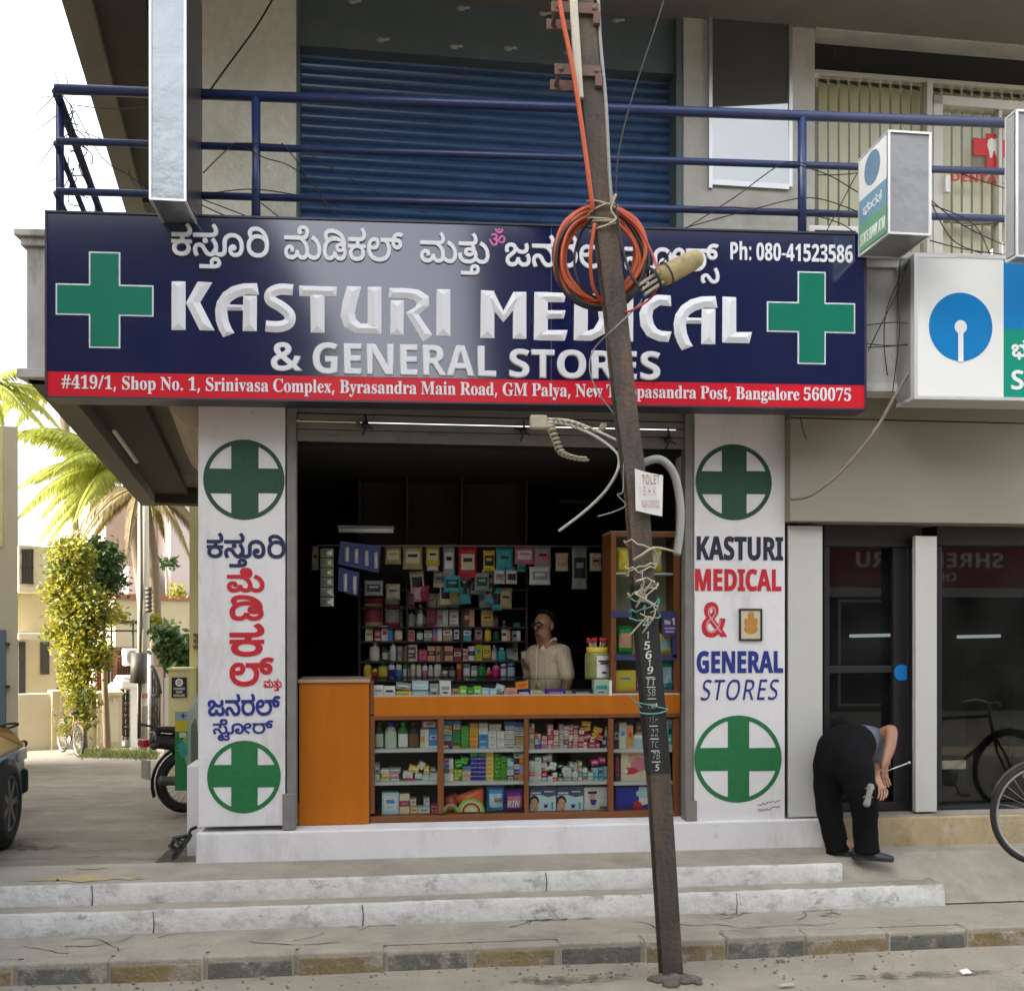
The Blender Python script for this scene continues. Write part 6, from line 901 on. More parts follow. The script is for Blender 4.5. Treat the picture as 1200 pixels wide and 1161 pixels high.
nt_ = thing('paper_notice', 'white paper to let notice with red handwriting tied to the pole', 'notice', Q(760, 605, .03))
FN = Frame((0, YP-.085), (1, .03))
mb = MB(); cs = [(744, 549), (755, 552.5), (766, 555), (777, 557), (776.6, 581), (776, 605), (765, 603), (755, 600.5), (745, 598), (744.5, 573)]
p = [FN.at(x, y, .004*((i*7) % 3)) for i, (x, y) in enumerate(cs)]; p2 = [q-FN.n*.002 for q in p]; k = len(p)
mb.add(p+p2, [list(range(k)), list(range(2*k-1, k-1, -1))]+[(i, k+i, k+(i+1) % k, (i+1) % k) for i in range(k)]); mb.build('sheet', mat('paper', (.66, .65, .62), .8, .04, 9), nt_)
INK = mat('red_ink', (.28, .05, .04), .7, .2, 20)
for tx, x0, y0, x1, y1, o_ in (('TOLET', 752, 556, 773, 567.5, -.0018), ('1 B.H.K', 748.5, 570, 769, 581, -.0022), ('980130582', 752, 585.5, 773, 595, -.002)):
    text('handwriting', tx, FN, x0, y0, x1, y1, INK, nt_, n=.010, thick=.0006, off=o_, slant=-.05)
# loose pipes and cables between the pole and the shutter
cable('grey_pipe', 'thick grey flexible pipe arching right of the paper notice', [Q(742, 552, -.13), Q(757, 541, -.12), Q(775, 539, -.12), Q(790, 556, -.12), Q(797, 590, -.12), Q(797, 620, -.1), Q(793, 650, -.08)], .024, GRC, 'pipe', seg=10)
jb = thing('junction_piece', 'small dusty cable junction hanging under the sign with white cable', 'junction box', Q(632, 502, -.3))
mb = MB(); c = Q(631, 495, -.3); mb.obox(c, FP.d*.05, FP.n*.03, Vector((0, 0, .04))); mb.obox(c+FP.d*.07-Vector((0, 0, .02)), FP.d*.03, FP.n*.025, Vector((0, 0, .025))); mb.build('body', mat('dusty_cream', (.42, .37, .28), .7, .2, 14), jb, bevel=.01)
cable('white_cable', 'white cable bending from the junction under the sign down to the shop interior', [Q(634, 494, -.3), Q(662, 497, -.25), Q(692, 508, -.2), Q(716, 524, -.15), Q(725, 536, -.13), Q(723, 553, -.13), Q(708, 577, -.2), Q(684, 600, -.3), Q(655, 622, -.4)], .009, WHC)
cable('white_cable', 'white cable from the junction ending behind the pole', [Q(640, 491, -.3), Q(668, 493, -.26), Q(695, 503, -.2), Q(715, 512, -.15), Q(735, 522, -.13)], .008, WHC)
def helix(pts, rad, turns, r_):
    sp_ = spline(pts, 20); n = len(sp_); out = []
    for i in range(n*3):
        f = i/(n*3-1)*(n-1); k = min(int(f), n-2); p = sp_[k].lerp(sp_[k+1], f-k); q = 2*math.pi*turns*i/(n*3)
        out.append(p+FP.d*rad*math.cos(q)+FP.n*rad*math.sin(q)+Vector((0, 0, rad*.3*math.sin(q))))
    return out
cable('coiled_wire', 'coiled cream wire hanging down below the junction under the sign', helix([Q(645, 500, -.28), Q(651, 515, -.26), Q(658, 530, -.25), Q(672, 536, -.25), Q(686, 538, -.25)], .022, 13, 0), .0055, TIE, raw=True)
cable('coiled_wire', 'coiled pale wire running right along the white cable under the sign', helix([Q(650, 492, -.26), Q(675, 498, -.22), Q(700, 505, -.2), Q(708, 497, -.2)], .018, 12, 0), .0045, TIE, raw=True)
cable('loose_wire', 'loose grey wire looping down left of the pole in the shop opening', [Q(731, 540, -.1), Q(730, 575, -.05), Q(724, 580, -.05), Q(733, 592, -.05), Q(718, 600, -.08), Q(700, 605, -.1)], .004, GRC)
cable('strap_wire', 'cream strap wire tied from the pole to the grey pipe end', [Q(742, 656, .02), Q(752, 650, .05), Q(765, 642, .04), Q(778, 643, -.05), Q(797, 648, -.1)], .007, TIE)
cable('thin_wire', 'thin grey wire hanging from the splice case across the sign lettering', [Q(752, 350, .05), Q(748, 358, .03), Q(722, 383, .03), Q(697, 408, -.1), Q(691, 432, -.1), Q(700, 458, -.1), Q(722, 488, -.1)], .0045, GRC)
# wires round the balcony
X_ = lambda x, y, t: P(x, y, t)
def wires(name, label, cat, runs, r, m=CABLE, group=None):
    mb = MB()
    for run in runs:
        pts = [P(*q) for q in run]; mb.tube(spline(pts, 8) if len(pts) > 2 else sag(pts[0], pts[1], (pts[0]-pts[1]).length*.02), r, 5)
    return tag(mb.build(name, m, recalc=False), label, cat, group)
far = 30
wg = 'thin wires strung across the sky left of the building'
for lab, a, b in (('thin overhead wire entering from the left edge just above the upper rail end', (-20, 111, far), (66, 110, 6.8)), ('thin overhead wire entering from the left edge just below the upper rail end', (-20, 118, far), (68, 134, 6.9)), ('overhead wire sloping down from the left edge to the upper rail corner', (-20, 38, far), (66, 112, 6.8)), ('overhead wire dropping steeply from the top of the sky to the rail corner', (48, -40, 20), (71, 106, 6.8)), ('overhead wire sloping down from the left edge to the lower rail', (-20, 160, far), (74, 206, 6.9)), ('faint overhead wire rising from the left edge to the middle rail', (-20, 205, far), (66, 165, 6.9)), ('faint wire dropping from the sky behind the steep overhead wire', (64, -40, 22), (80, 100, 7.5))):
    tag(wires('overhead_wire', lab, 'wire', [(a, b)], .0035 if a[2] == far else .0045, GRC), group=wg)
tag(wires('cable', 'black cable slanting up the grey plaster wall from the rail to the roof', 'cable', [((245, 108, 6.95), (262, 84, 7.2), (300, 32, 7.6), (326, -12, 7.8))], .007))
r = random.Random(21); runs = []
for i in range(12):
    x = 76+r.uniform(-6, 16); y = 112+i*9; runs.append(((x, y, 6.86), (x+r.uniform(-10, 18), y+r.uniform(6, 16), 6.9), (x+r.uniform(-4, 24), y+r.uniform(14, 30), 6.95), (x+r.uniform(-10, 24), y+r.uniform(24, 44), 6.9)))
wires('wire_tangle', 'tangle of thin black wires round the left end post of the railing', 'wire', runs, .004)
runs = [((85, 123, 6.9), (130, 128, 6.9), (175, 125, 6.8)), ((95, 154, 6.9), (140, 168, 6.85), (180, 160, 6.8)), ((88, 130, 6.9), (120, 185, 6.9), (150, 205, 6.9), (172, 222, 6.85)), ((150, 200, 7), (158, 216, 7), (172, 222, 6.9))]
wires('wire_tangle', 'loose wires strung between the left rail end and the tall sign box', 'wire', runs, .0035)
runs = [((238, 203, 6.75), (270, 172, 6.8), (283, 168, 6.8), (330, 170, 6.8)), ((238, 234, 6.75), (280, 250, 6.75), (300, 258, 6.75)), ((236, 240, 6.75), (262, 252, 6.75), (290, 258, 6.7)), ((285, 172, 6.8), (310, 185, 6.8), (345, 198, 6.9), (400, 245, 7)), ((330, 168, 6.8), (345, 185, 6.8), (380, 235, 6.8), (400, 258, 6.8)), ((240, 228, 6.75), (300, 222, 6.8), (380, 235, 6.8)), ((306, 238, 6.8), (325, 253, 6.8), (338, 262, 6.8)), ((350, 172, 6.8), (420, 215, 6.9), (500, 250, 6.9))]
wires('wire_tangle', 'loose black wires along the lower rails left of the blue shutter', 'wire', runs, .004)
runs = [((800, 270, 6.9), (860, 232, 6.95), (915, 193, 7), (945, 192, 7)), ((802, 245, 6.95), (860, 243, 7), (900, 248, 7), (960, 246, 7)), ((800, 268, 6.95), (880, 246, 7), (950, 232, 7.05), (1010, 250, 7.05)), ((930, 192, 7), (970, 205, 7.05), (1006, 226, 7.1)), ((1005, 202, 7.1), (985, 240, 7.05), (965, 278, 7)), ((945, 250, 7), (985, 262, 7.05), (1005, 276, 7.1)), ((958, 205, 7.05), (1004, 203, 7.1))]
wires('wire_tangle', 'loose black wires crossing the rails in front of the clinic window', 'wire', runs, .004)
runs = [((1090, 235, 7.1), (1115, 280, 7.1), (1150, 297, 7.05)), ((1085, 230, 7.1), (1130, 265, 7.1), (1188, 292, 7.1)), ((1092, 240, 7.1), (1140, 262, 7.1), (1160, 298, 7.05)), ((1090, 282, 7), (1130, 292, 7.05), (1190, 300, 7.05)), ((1115, 200, 7.2), (1150, 212, 7.2), (1188, 224, 7.2)), ((1130, 265, 7.1), (1160, 262, 7.1), (1188, 258, 7.1))]
wires('wire_tangle', 'loose wires hanging between the rails above the bank board', 'wire', runs, .004)
runs = [((1066, 303, 6.9), (1050, 345, 6.95), (1030, 385, 7), (1017, 412, 7.05)), ((1055, 305, 6.95), (1052, 350, 7), (1054, 390, 7), (1046, 460, 7.05)), ((1016, 381, 7.05), (1045, 378, 7.05), (1066, 379, 7)), ((1016, 403, 7.05), (1040, 405, 7.05), (1068, 404, 7)), ((1016, 407, 7.05), (1068, 403, 7)), ((1062, 310, 6.95), (1040, 360, 7), (1036, 400, 7.05), (1040, 440, 7.05))]
wires('wire_tangle', 'thin black wires hanging in the gap between the two sign boards', 'wire', runs, .004)
tag(wires('cable', 'brown cable drooping from behind the bank board to the corner of the beige panel', 'cable', [((1072, 425, 7.0), (1050, 462, 7.0), (1025, 505, 7.0), (985, 553, 7.0), (950, 580, 7.03), (926, 585, 7.1))], .012, mat('brown_cable', (.16, .13, .10), .7, .15)))
tag(wires('cable', 'short dark cable end hanging below the right end of the medical sign', 'cable', [((938, 488, 6.9), (940, 500, 7.0), (945, 515, 7.02))], .005))
# ------------------------------------------------------------------ side street, seen left of the shop
CREAM = mat('cream_wall', (.44, .38, .24), .85, .06, 2, .1, stain=[((.38, .32, .20), .5, 1.2, .55, .78)])
CREAM2 = mat('pale_cream_wall', (.48, .43, .31), .85, .06, 2, .1)
YELW = mat('yellow_wall', (.60, .55, .27), .8, .05, 2)
PINK = mat('dusty_pink_wall', (.34, .25, .19), .85, .07, 2)
BRICK = mat('brick_red_band', (.26, .10, .06), .8, .1, 4)
IRON = mat('dark_iron', (.03, .025, .02), .6, .2, 9)
REDB = mat('red_brown_gate', (.17, .055, .03), .6, .15, 5)
FG = fr_pts(20, 21.5, 165, 23.0)
def gz(t): return zst(P(100, 735, t).y)
# leftmost building
lb = thing('corner_building', 'cream building at the left edge of the photo with a blue grey gate', 'building', P(-60, 860, 15))
pR_ = P(21, 735, 15.0); pR_.z = 0
a = Vector((pR_.x, pR_.y, 0)); zt_ = P(0, 500, 15).z
FL_ = Frame((a.x, a.y), (1, .12)) 
rd_ = (P(16, 735, 17.4)-P(21, 735, 15.0)); rd_.z = 0
mb = MB(); q0, q1 = a-6*FL_.d, a; zz = Vector((0, 0, 1))
mb.box8([q0-1.2*zz, q1-1.2*zz, q1+rd_-1.2*zz, q0+rd_-1.2*zz, q0+zt_*zz, q1+zt_*zz, q1+rd_+zt_*zz, q0+rd_+zt_*zz]); mb.build('wall', CREAM2, lb)
mb = MB(); mb.pbox(FL_, -60, 500, 3, 640, 0, .03); mb.build('ochre_band', YELW, lb)
s0_, s1_, z0_, z1_ = FL_.rect(-60, 738, 7, 905); mb = MB(); mb.fbox(FL_, s0_, s1_, z0_, z1_, 0, .05); g_ = mb.build('gate', mat('blue_grey_gate', (.10, .14, .19), .5, .1), lb)
mb = MB()
for y in (753, 803): mb.pbox(FL_, 6, y, 10, y+3, .0, .08)
mb.build('hinge', IRON, lb)
# house with a white balcony behind the compound wall
FH = fr_pts(20, 24.5, 120, 26)
hb = thing('balcony_house', 'cream house with a white balcony and dark recess behind the compound wall', 'house', FH.at(42, 870, -2))
mb = MB(); mb.pbox(FH, 20, 690, 78, 900, -5, -.9); mb.build('wall', CREAM, hb)
mb = MB(); mb.pbox(FH, 22, 640, 64, 688, -3, .2); mb.pbox(FH, 22, 688, 66, 694, -3, .35); mb.build('balcony', CREAM2, hb)
mb = MB(); 
for i in range(9): mb.pbox(FH, 25+i*1.7, 643, 25.6+i*1.7, 684, .2, .24)
for q in (645, 664, 683): mb.pbox(FH, 24, q, 40, q+1, .2, .25)
mb.build('grille', IRON, hb)
mb = MB(); mb.pbox(FH, 22, 742, 72, 749, -1, .9); mb.build('canopy', CREAM2, hb)
mb = MB(); mb.pbox(FH, 22, 752, 30, 812, -.9, -.86); mb.pbox(FH, 48, 752, 58, 790, -.9, -.86); mb.build('window', IRON, hb)
# pink house behind
FPK = fr_pts(125, 31, 230, 33.5)
ph = thing('house', 'dusty pink house with a brick red ledge behind the palm and the concrete pole', 'house', FPK.at(180, 860, -3))
mb = MB(); mb.pbox(FPK, 124, 575, 250, 860, -6, -1.4); mb.build('wall', PINK, ph)
mb = MB(); mb.pbox(FPK, 150, 664, 176, 700, -1.4, -.9); mb.pbox(FPK, 200, 560, 250, 700, -1.4, -.7); mb.build('projection', mat('pale_mauve_wall', (.48, .42, .40), .85, .05), ph)
mb = MB(); mb.pbox(FPK, 135, 697, 260, 703, -1.4, .25); mb.build('ledge', BRICK, ph)
mb = MB(); mb.pbox(FPK, 135, 703, 260, 757, -1.4, .15); mb.build('parapet', CREAM, ph)
mb = MB(); mb.pbox(FPK, 172, 662, 180, 694, -1.42, -1.3); mb.build('window', IRON, ph)
# red brown gate, pergola, air conditioner
rg = thing('metal_gate', 'red brown slatted gate in dark shade behind the cream wall', 'gate', FG.at(133, 830, -1.2))
mb = MB(); mb.pbox(FG, 112, 762, 156, 862, -1.30, -1.24); mb.build('back_panel', mat('dark_recess', (.06, .03, .02), .8), rg)
mb = MB()
for i in range(14): mb.pbox(FG, 113+i*3, 768, 114.4+i*3, 850, -1.24, -1.2)
mb.pbox(FG, 112, 768, 156, 770, -1.23, -1.17); mb.pbox(FG, 131, 764, 137, 850, -1.23, -1.15)
mb.build('bars', REDB, rg)
pg = thing('pergola', 'dark iron pergola frame over the gate beside the concrete pole', 'pergola', FG.at(160, 870, -.9))
mb = MB()
for x in (130, 155, 192): mb.pbox(FG, x, 726, x+2, 872, -1.0, -.95)
mb.pbox(FG, 120, 727, 170, 731, -1, -.9); mb.pbox(FG, 120, 738, 195, 740, -1, -.95); mb.pbox(FG, 165, 733, 195, 735.5, -1, -.9)
mb.build('frame', IRON, pg)
ac = thing('air_conditioner', 'white air conditioner box hung above the small gate across the lane', 'air conditioner', FG.at(157, 782, -.8))
mb = MB(); mb.pbox(FG, 147, 760, 166, 780, -1.15, -.85); mb.build('body', WPAINT, ac, bevel=.02); mb = MB(); disc(mb, FG, 155, 770, 6, 8, -.85, -.845); mb.build('fan_grille', mat('grille_grey', (.25, .25, .24), .6), ac)
# compound wall
cw = thing('compound_wall', 'cream compound wall with piers across the side street', 'wall', FG.at(90, 880, 0))
zb_ = FG.sz(80, 885)[1]-.4
def fb(b, x0, x1, ytop, n0, n1): 
    s0, s1, _, z1 = FG.rect(x0, ytop, x1, 880, n1); b.fbox(FG, s0, s1, zb_, z1, n0, n1)
mb = MB(); fb(mb, 22, 61, 813, -.25, 0); fb(mb, 72, 115, 815, -.25, 0); fb(mb, -20, 22, 813, -.3, -.02); mb.build('wall', CREAM2, cw)
mb = MB(); fb(mb, 60.5, 72.5, 809, -.3, .08); mb.build('pier', CREAM, cw, bevel=.02)
mb = MB(); fb(mb, 114, 143, 814, -.5, .10); mb.pbox(FG, 112, 811, 145, 815, -.5, .16); mb.build('meter_box', CREAM, cw, bevel=.01)
mb = MB(); mb.pbox(FG, 118, 822, 139, 870, .10, .12); mb.pbox(FG, 133, 818, 136, 825, .1, .13); mb.build('meter_door', CREAM2, cw)
mb = MB(); c0, c1 = FG.at(127, 811, .16), FG.at(144, 811, .16); q = -.6*FG.n; ap = (c0+c1)/2+q/2+Vector((0, 0, .22)); mb.add([c0, c1, c1+q, c0+q, ap], [(0, 1, 4), (1, 2, 4), (2, 3, 4), (3, 0, 4), (3, 2, 1, 0)]); mb.build('pyramid_cap', CREAM, cw)
# small gate and white gate pillar
gp = thing('gate_pillar', 'white gate pillar with a rounded wide cap beside the small iron gate', 'pillar', FG.at(158, 872, 0))
mb = MB(); fb(mb, 153, 162, 800, -.35, .12); mb.build('shaft', WPAINT, gp); mb = MB(); mb.pbox(FG, 141, 796, 164, 807, -.4, .2); mb.pbox(FG, 143, 792, 162, 797, -.4, .18); mb.build('cap', WPAINT, gp, bevel=.05, seg=3)
sgate = thing('iron_gate', 'small black scrollwork iron gate between cream box and white pillar', 'gate', FG.at(149, 868, 0))
mb = MB()
for x in (144.5, 149, 153): mb.pbox(FG, x, 809, x+.9, 867, -.02, .02)
for y in (810, 824, 838, 852, 865): mb.pbox(FG, 144.5, y, 154, y+.9, -.02, .02)
for y in (817, 831, 845, 858):
    for x in (147, 151.5): mb.tube([FG.at(x+1.6*math.cos(q), y+5*math.sin(q), 0) for q in [i*math.pi/5 for i in range(10)]], .018, 5, closed=True)
mb.build('bars', IRON, sgate)
# concrete street pole with wires and stickers
cp = thing('street_pole', 'pale concrete street pole beyond the side street gate with pasted stickers', 'pole', P(168, 872, 20.5))
b0, b1 = P(168.5, 885, 20.5), P(168, 540, 20.5)
mb = MB(); mb.tube([b0, b0.lerp(b1, .5), b1], [.13, .115, .10], 8); mb.build('shaft', mat('pale_concrete', (.36, .33, .28), .9, .12, 5, .2), cp)
mb = MB(); F20 = Frame((b0.x, b0.y-.16), (FW.y, -FW.x))
for x, y, w_, h_ in ((165, 770, 7, 12), (165, 800, 7, 12), (166, 818, 6, 9)): mb.pbox(F20, x, y, x+w_, y+h_, -.06, .0)
mb.build('sticker', mat('sticker_paper', (.55, .52, .48), .8, .15, 40), cp)
mb = MB(); mb.pbox(F20, 166, 813, 175, 818, -.06, .004); mb.build('pink_sticker', mat('pink_paper', (.55, .18, .17), .8, .1), cp)
mb = MB(); mb.tube([P(165, 590, 20.3), P(165.5, 700, 20.3), P(164, 760, 20.3), P(163, 865, 20.3)], .035, 6)
for i in range(6): mb.tube([P(171, 690+5*i, 20.3), P(176, 690+5*i, 20.2)], .05, 6)
mb.tube([P(163, 765, 20.3), P(161, 800, 20.3)], .16, 7); mb.build('cables_and_clamps', IRON, cp)
cp2 = thing('street_pole', 'slim grey pipe pole close beside the concrete pole', 'pole', P(176, 872, 20))
mb = MB(); mb.tube([P(176.5, 880, 20), P(176.5, 760, 20)], .055, 8); mb.build('shaft', GRC, cp2)
# yellow house edge and yellow pier with a name board
yh = thing('house', 'yellow house edge just beyond the shop with brown window louvres', 'house', P(240, 880, 14.5))
FY = Frame(P(222, 735, 14.5)[:2], (1, -.05))
mb = MB(); s0_, _, _, _ = FY.rect(222, 600, 240, 860); mb.fbox(FY, s0_, s0_+2.4, -.8, 5.2, -4, 0); mb.build('wall', YELW, yh)
mb = MB()
for i in range(3): mb.pbox(FY, 226.5, 742+7*i, 240, 746+7*i, 0, .06)
mb.build('louvre', mat('louvre_brown', (.20, .08, .04), .6, .1), yh)
yp = thing('gate_pier', 'yellow gate pier carrying a black name plate behind the parked motorcycle', 'pillar', P(210, 905, 14.1))
FY2 = Frame(P(197, 735, 14.1)[:2], (1, -.08))
s0_, s1_, _, z1_ = FY2.rect(197.5, 785, 222, 880); mb = MB(); mb.fbox(FY2, s0_, s1_, -.5, z1_, -.35, 0); mb.fbox(FY2, s0_-.02, s1_+.02, z1_, z1_+.03, -.37, .02); mb.build('shaft', YELW, yp)
mb = MB(); s0_, s1_, _, z1_ = FY2.rect(190, 795, 197.4, 880); mb.fbox(FY2, s0_, s1_, -.5, z1_, -.4, -.1); mb.build('white_side', WPAINT, yp)
mb = MB(); mb.pbox(FY2, 201, 793.5, 218.5, 817, 0, .02); npl = mb.build('name_plate', BLK, yp)
mb = MB(); disc(mb, FY2, 210, 799.5, 4.6, 4.6, .02, .024, seg=24, hole=.45); disc(mb, FY2, 210, 799.5, 1.2, 1.2, .02, .024, seg=12); mb.build('round_mark', WPAINT, npl, recalc=False)
for tx, y in (('COVERED', 805.5), ('VEDA', 809.3), ('BANGALORE', 813.3)): text('plate_lettering', tx, FY2, 210-(6.5 if len(tx) > 5 else 4), y, 210+(6.5 if len(tx) > 5 else 4), y+2.6, WPAINT, npl, n=.02, thick=.001)
# far gate with an arched scroll beside the pole
ag = thing('iron_gate', 'black arched scroll gate between the concrete pole and the yellow pier', 'gate', P(184, 868, 19))
mb = MB(); mb.tube([P(177, 780, 19), P(181, 786, 19), P(185, 797, 19), P(188, 813, 19)], .04, 6)
for x, y in ((178, 785), (181, 790), (184, 798), (187, 810)): mb.tube([P(x, y, 19), P(x, 862, 19)], .022, 5)
mb.tube([P(177, 815, 19), P(188, 815, 19)], .03, 5); mb.tube([P(177, 858, 19), P(188, 858, 19)], .03, 5)
for y in (800, 830, 845): mb.tube([P(182+2.5*math.cos(q), y+5*math.sin(q), 19) for q in [i*math.pi/5 for i in range(10)]], .02, 5, closed=True)
mb.build('bars', IRON, ag)
# ------------------------------------------------------------------ plants
def leafmat(n, c, tr=.35): return mat(n, c, .55, .35, 3.0, trans=tr)
L_YEL = leafmat('ivy_leaf', (.25, .235, .02), .45); L_DRK = leafmat('dark_leaf', (.035, .075, .018), .3); L_PALM = leafmat('palm_leaf', (.22, .25, .03), .5); L_PALB = leafmat('dry_palm_leaf', (.13, .10, .035), .35); L_GRS = leafmat('grass_blade', (.12, .14, .03), .35)
BARK = mat('bark', (.16, .12, .08), .9, .2, 6, .4)
def leaves(mb, pts, size, rng, mi=0):
    for p in pts:
        d = Vector((rng.gauss(0, 1), rng.gauss(0, 1), rng.gauss(0, .8))).normalized(); e = d.cross(Vector((rng.gauss(0, 1), rng.gauss(0, 1), rng.gauss(0, 1)))).normalized()
        s = size*rng.uniform(.6, 1.3); p = Vector(p)
        mb.add([p-d*s, p+e*s*.5, p+d*s, p-e*s*.5], [(0, 1, 2, 3)], mi)
def clumps(rng, blobs, n):
    """points in many small clumps inside a set of balls (centre, radii)"""
    out = []
    tot = sum(b[3] for b in blobs)
    for (c, rx, rz, wgt) in blobs:
        for _ in range(int(n*wgt/tot/14)):
            v = Vector((rng.gauss(0, 1), rng.gauss(0, 1), rng.gauss(0, 1))).normalized()*rng.uniform(.55, 1.05)
            k = Vector(c)+Vector((v.x*rx, v.y*rx*.8, v.z*rz))
            for _ in range(14): out.append(k+Vector((rng.gauss(0, .09), rng.gauss(0, .09), rng.gauss(0, .08))))
    return out
rng = random.Random(2)
tI = 20.6; S_ = tI/1200
iv = thing('climber_tree', 'tall column of yellow green climber leaves over the cream compound wall', 'tree', P(92, 878, tI))
bl_ = [(P(84, 655, tI), 24*S_, 28*S_, 2.2), (P(80, 690, tI), 26*S_, 30*S_, 2.4), (P(88, 725, tI), 27*S_, 30*S_, 2.4), (P(104, 715, tI), 26*S_, 26*S_, 2.), (P(96, 760, tI), 26*S_, 28*S_, 2.), (P(90, 795, tI), 19*S_, 25*S_, 1.2), (P(97, 825, tI-.3), 16*S_, 22*S_, .6), (P(88, 850, tI-.4), 16*S_, 14*S_, .35), (P(118, 770, tI), 12*S_, 14*S_, .5), (P(65, 742, tI), 12*S_, 8*S_, .3)]
mb = MB(); leaves(mb, clumps(rng, bl_, 12000), .052, rng); leaves(mb, clumps(rng, bl_, 5500), .05, rng, 1); mb.build('foliage', [L_YEL, leafmat('mid_leaf', (.085, .12, .02), .35)], iv, recalc=False)
mb = MB(); mb.tube([P(98, 885, tI), P(95, 800, tI), P(88, 720, tI), P(84, 650, tI)], [.09, .07, .05, .02], 6); mb.tube([P(95, 800, tI), P(108, 750, tI), P(112, 710, tI)], [.05, .03, .015], 6); mb.build('trunk', BARK, iv)
dk = thing('bushy_tree', 'dark green bushy tree top rising right of the yellow green climber', 'tree', P(122, 800, tI+.8))
tD = tI+.8; S2 = tD/1200
mb = MB(); leaves(mb, clumps(rng, [(P(118, 655, tD), 18*S2, 20*S2, 1.6), (P(127, 678, tD), 20*S2, 20*S2, 1.4), (P(112, 695, tD), 16*S2, 16*S2, .9), (P(130, 652, tD), 12*S2, 10*S2, .4), (P(108, 640, tD), 12*S2, 8*S2, .3)], 3600), .055, rng); mb.build('crown', L_DRK, dk, recalc=False)
mb = MB(); mb.tube([P(126, 880, tD), P(122, 780, tD), P(120, 660, tD)], [.08, .06, .02], 6); mb.build('trunk', BARK, dk)
def palm(label, top, base, fr, mleaf, seed, trunk=True):
    rg_ = random.Random(seed); t = thing('palm_tree', label, 'palm', base)
    if trunk:
        mb = MB(); mb.tube(spline([base, Vector(base).lerp(top, .5)+Vector((.1, 0, 0)), top], 6), .13, 8); mb.build('trunk', BARK, t)
    for (az_, up, ln, dr) in fr:
        d = Vector((math.sin(R_(az_)), math.cos(R_(az_)), 0)); mb = MB(); n = 26; pts = []
        for i in range(n+1):
            f = i/n; pts.append(Vector(top)+d*ln*f*(1-.15*f)+Vector((0, 0, ln*(up*f-dr*f*f))))
        mb.tube(pts, [.028*(1-.85*i/n)+.003 for i in range(n+1)], 5)
        for i in range(3, n+1):
            f = i/n; tg = (pts[i]-pts[i-1]).normalized(); sd_ = tg.cross(Vector((0, 0, 1))).normalized(); L0 = .62*math.sin(math.pi*min(1, .12+.88*f))**.6*(1-.35*f)*ln/2.6
            for s in (-1, 1):
                for h_ in (0, .33, .66):
                    p = pts[i-1].lerp(pts[i], h_); e = (sd_*s*.75+tg*.55+Vector((0, 0, -.45-.3*rg_.random()))).normalized()*L0*rg_.uniform(.85, 1.1)
                    wv = tg*.022; q = p+e*.55+Vector((0, 0, .02)); 
                    mb.add([p-wv*.6, p+wv*.6, q+wv, p+e+Vector((0, 0, -.06)), q-wv], [(0, 1, 2, 4), (4, 2, 3)])
        mb.build('frond', mleaf, t, recalc=False)
    return t
pt = P(148, 548, 24); palm('sunlit coconut palm with long yellow green fronds above the side street', pt, P(178, 880, 25), [(-92, .35, 2.9, .55), (-105, .02, 2.7, .5), (-50, .35, 2.9, .75), (-135, .35, 2.6, .6), (-110, .85, 2.6, .6), (-70, .95, 2.4, .7), (-40, .05, 2.4, .5), (20, .6, 2.4, .8), (-60, .75, 2.8, .6), (-120, .15, 2.8, .65), (-75, -.05, 2.7, .65), (-150, .5, 2.6, .7), (-30, .6, 2.6, .8), (60, .5, 2.6, .8), (100, .3, 2.6, .8), (150, .2, 2.4, .8), (-100, .62, 3.2, .42), (200, .1, 2.3, .8), (-85, -.35, 2.2, .5), (-65, .2, 3.0, .6)], L_PALM, 5)
pt = P(166, 572, 22); palm('small palm with brownish drooping fronds behind the concrete pole', pt, P(182, 760, 22.5), [(-100, .1, 1.9, 1.0), (-75, -.2, 1.7, .8), (-125, -.1, 1.8, .9), (95, .1, 1.9, 1.0), (70, -.1, 1.8, .9), (120, -.15, 1.6, .9), (180, -.2, 1.5, .9), (10, .2, 1.5, .9), (80, .35, 2.2, 1.0)], L_PALB, 8)
pt = P(-25, 455, 27); palm('palm behind the leftmost building with frond tips showing against the sky', pt, P(-30, 860, 27), [(85, .25, 2.6, .75), (100, -.0, 2.4, .6), (70, .45, 2.7, .62), (120, .3, 2.2, .8), (-90, .3, 2.2, .8), (0, .4, 2.2, .8), (95, .75, 1.9, .5)], L_PALM, 12)
pt = P(70, 440, 30); palm('distant palm crown hanging above the lane partly behind the balcony beam', pt, P(100, 840, 30), [(-95, -.1, 2.4, .55), (-110, -.35, 2.2, .4), (-80, .1, 2.4, .8), (90, 0, 2.2, .8), (180, 0, 2, .8), (-60, -.2, 2.2, .5)], L_PALM, 14)
pp = thing('papaya_plant', 'small papaya plant standing on the brick red ledge', 'plant', P(195, 697, 31.2))
mb = MB(); mb.tube([P(196, 698, 31.2), P(195, 676, 31.2), P(194, 660, 31.2)], [.05, .04, .03], 6); mb.build('stem', mat('pale_stem', (.4, .36, .25), .8), pp)
mb = MB()
for i in range(14):
    q = rng.uniform(0, 6.3); c = P(194, 659, 31.2); e = c+Vector((math.cos(q)*rng.uniform(.15, .33), math.sin(q)*.25, rng.uniform(-.16, .16))); mb.tube([c, e], .008, 4)
    leaves(mb, [e+Vector((rng.gauss(0, .05), rng.gauss(0, .05), rng.gauss(0, .05))) for _ in range(7)], .10, rng)
mb.build('leaf_crown', L_DRK, pp, recalc=False)
bs = thing('shrub', 'leafy dark shrub filling the corner left of the yellow house edge', 'shrub', P(208, 870, 18.5)); Sb = 18.5/1200
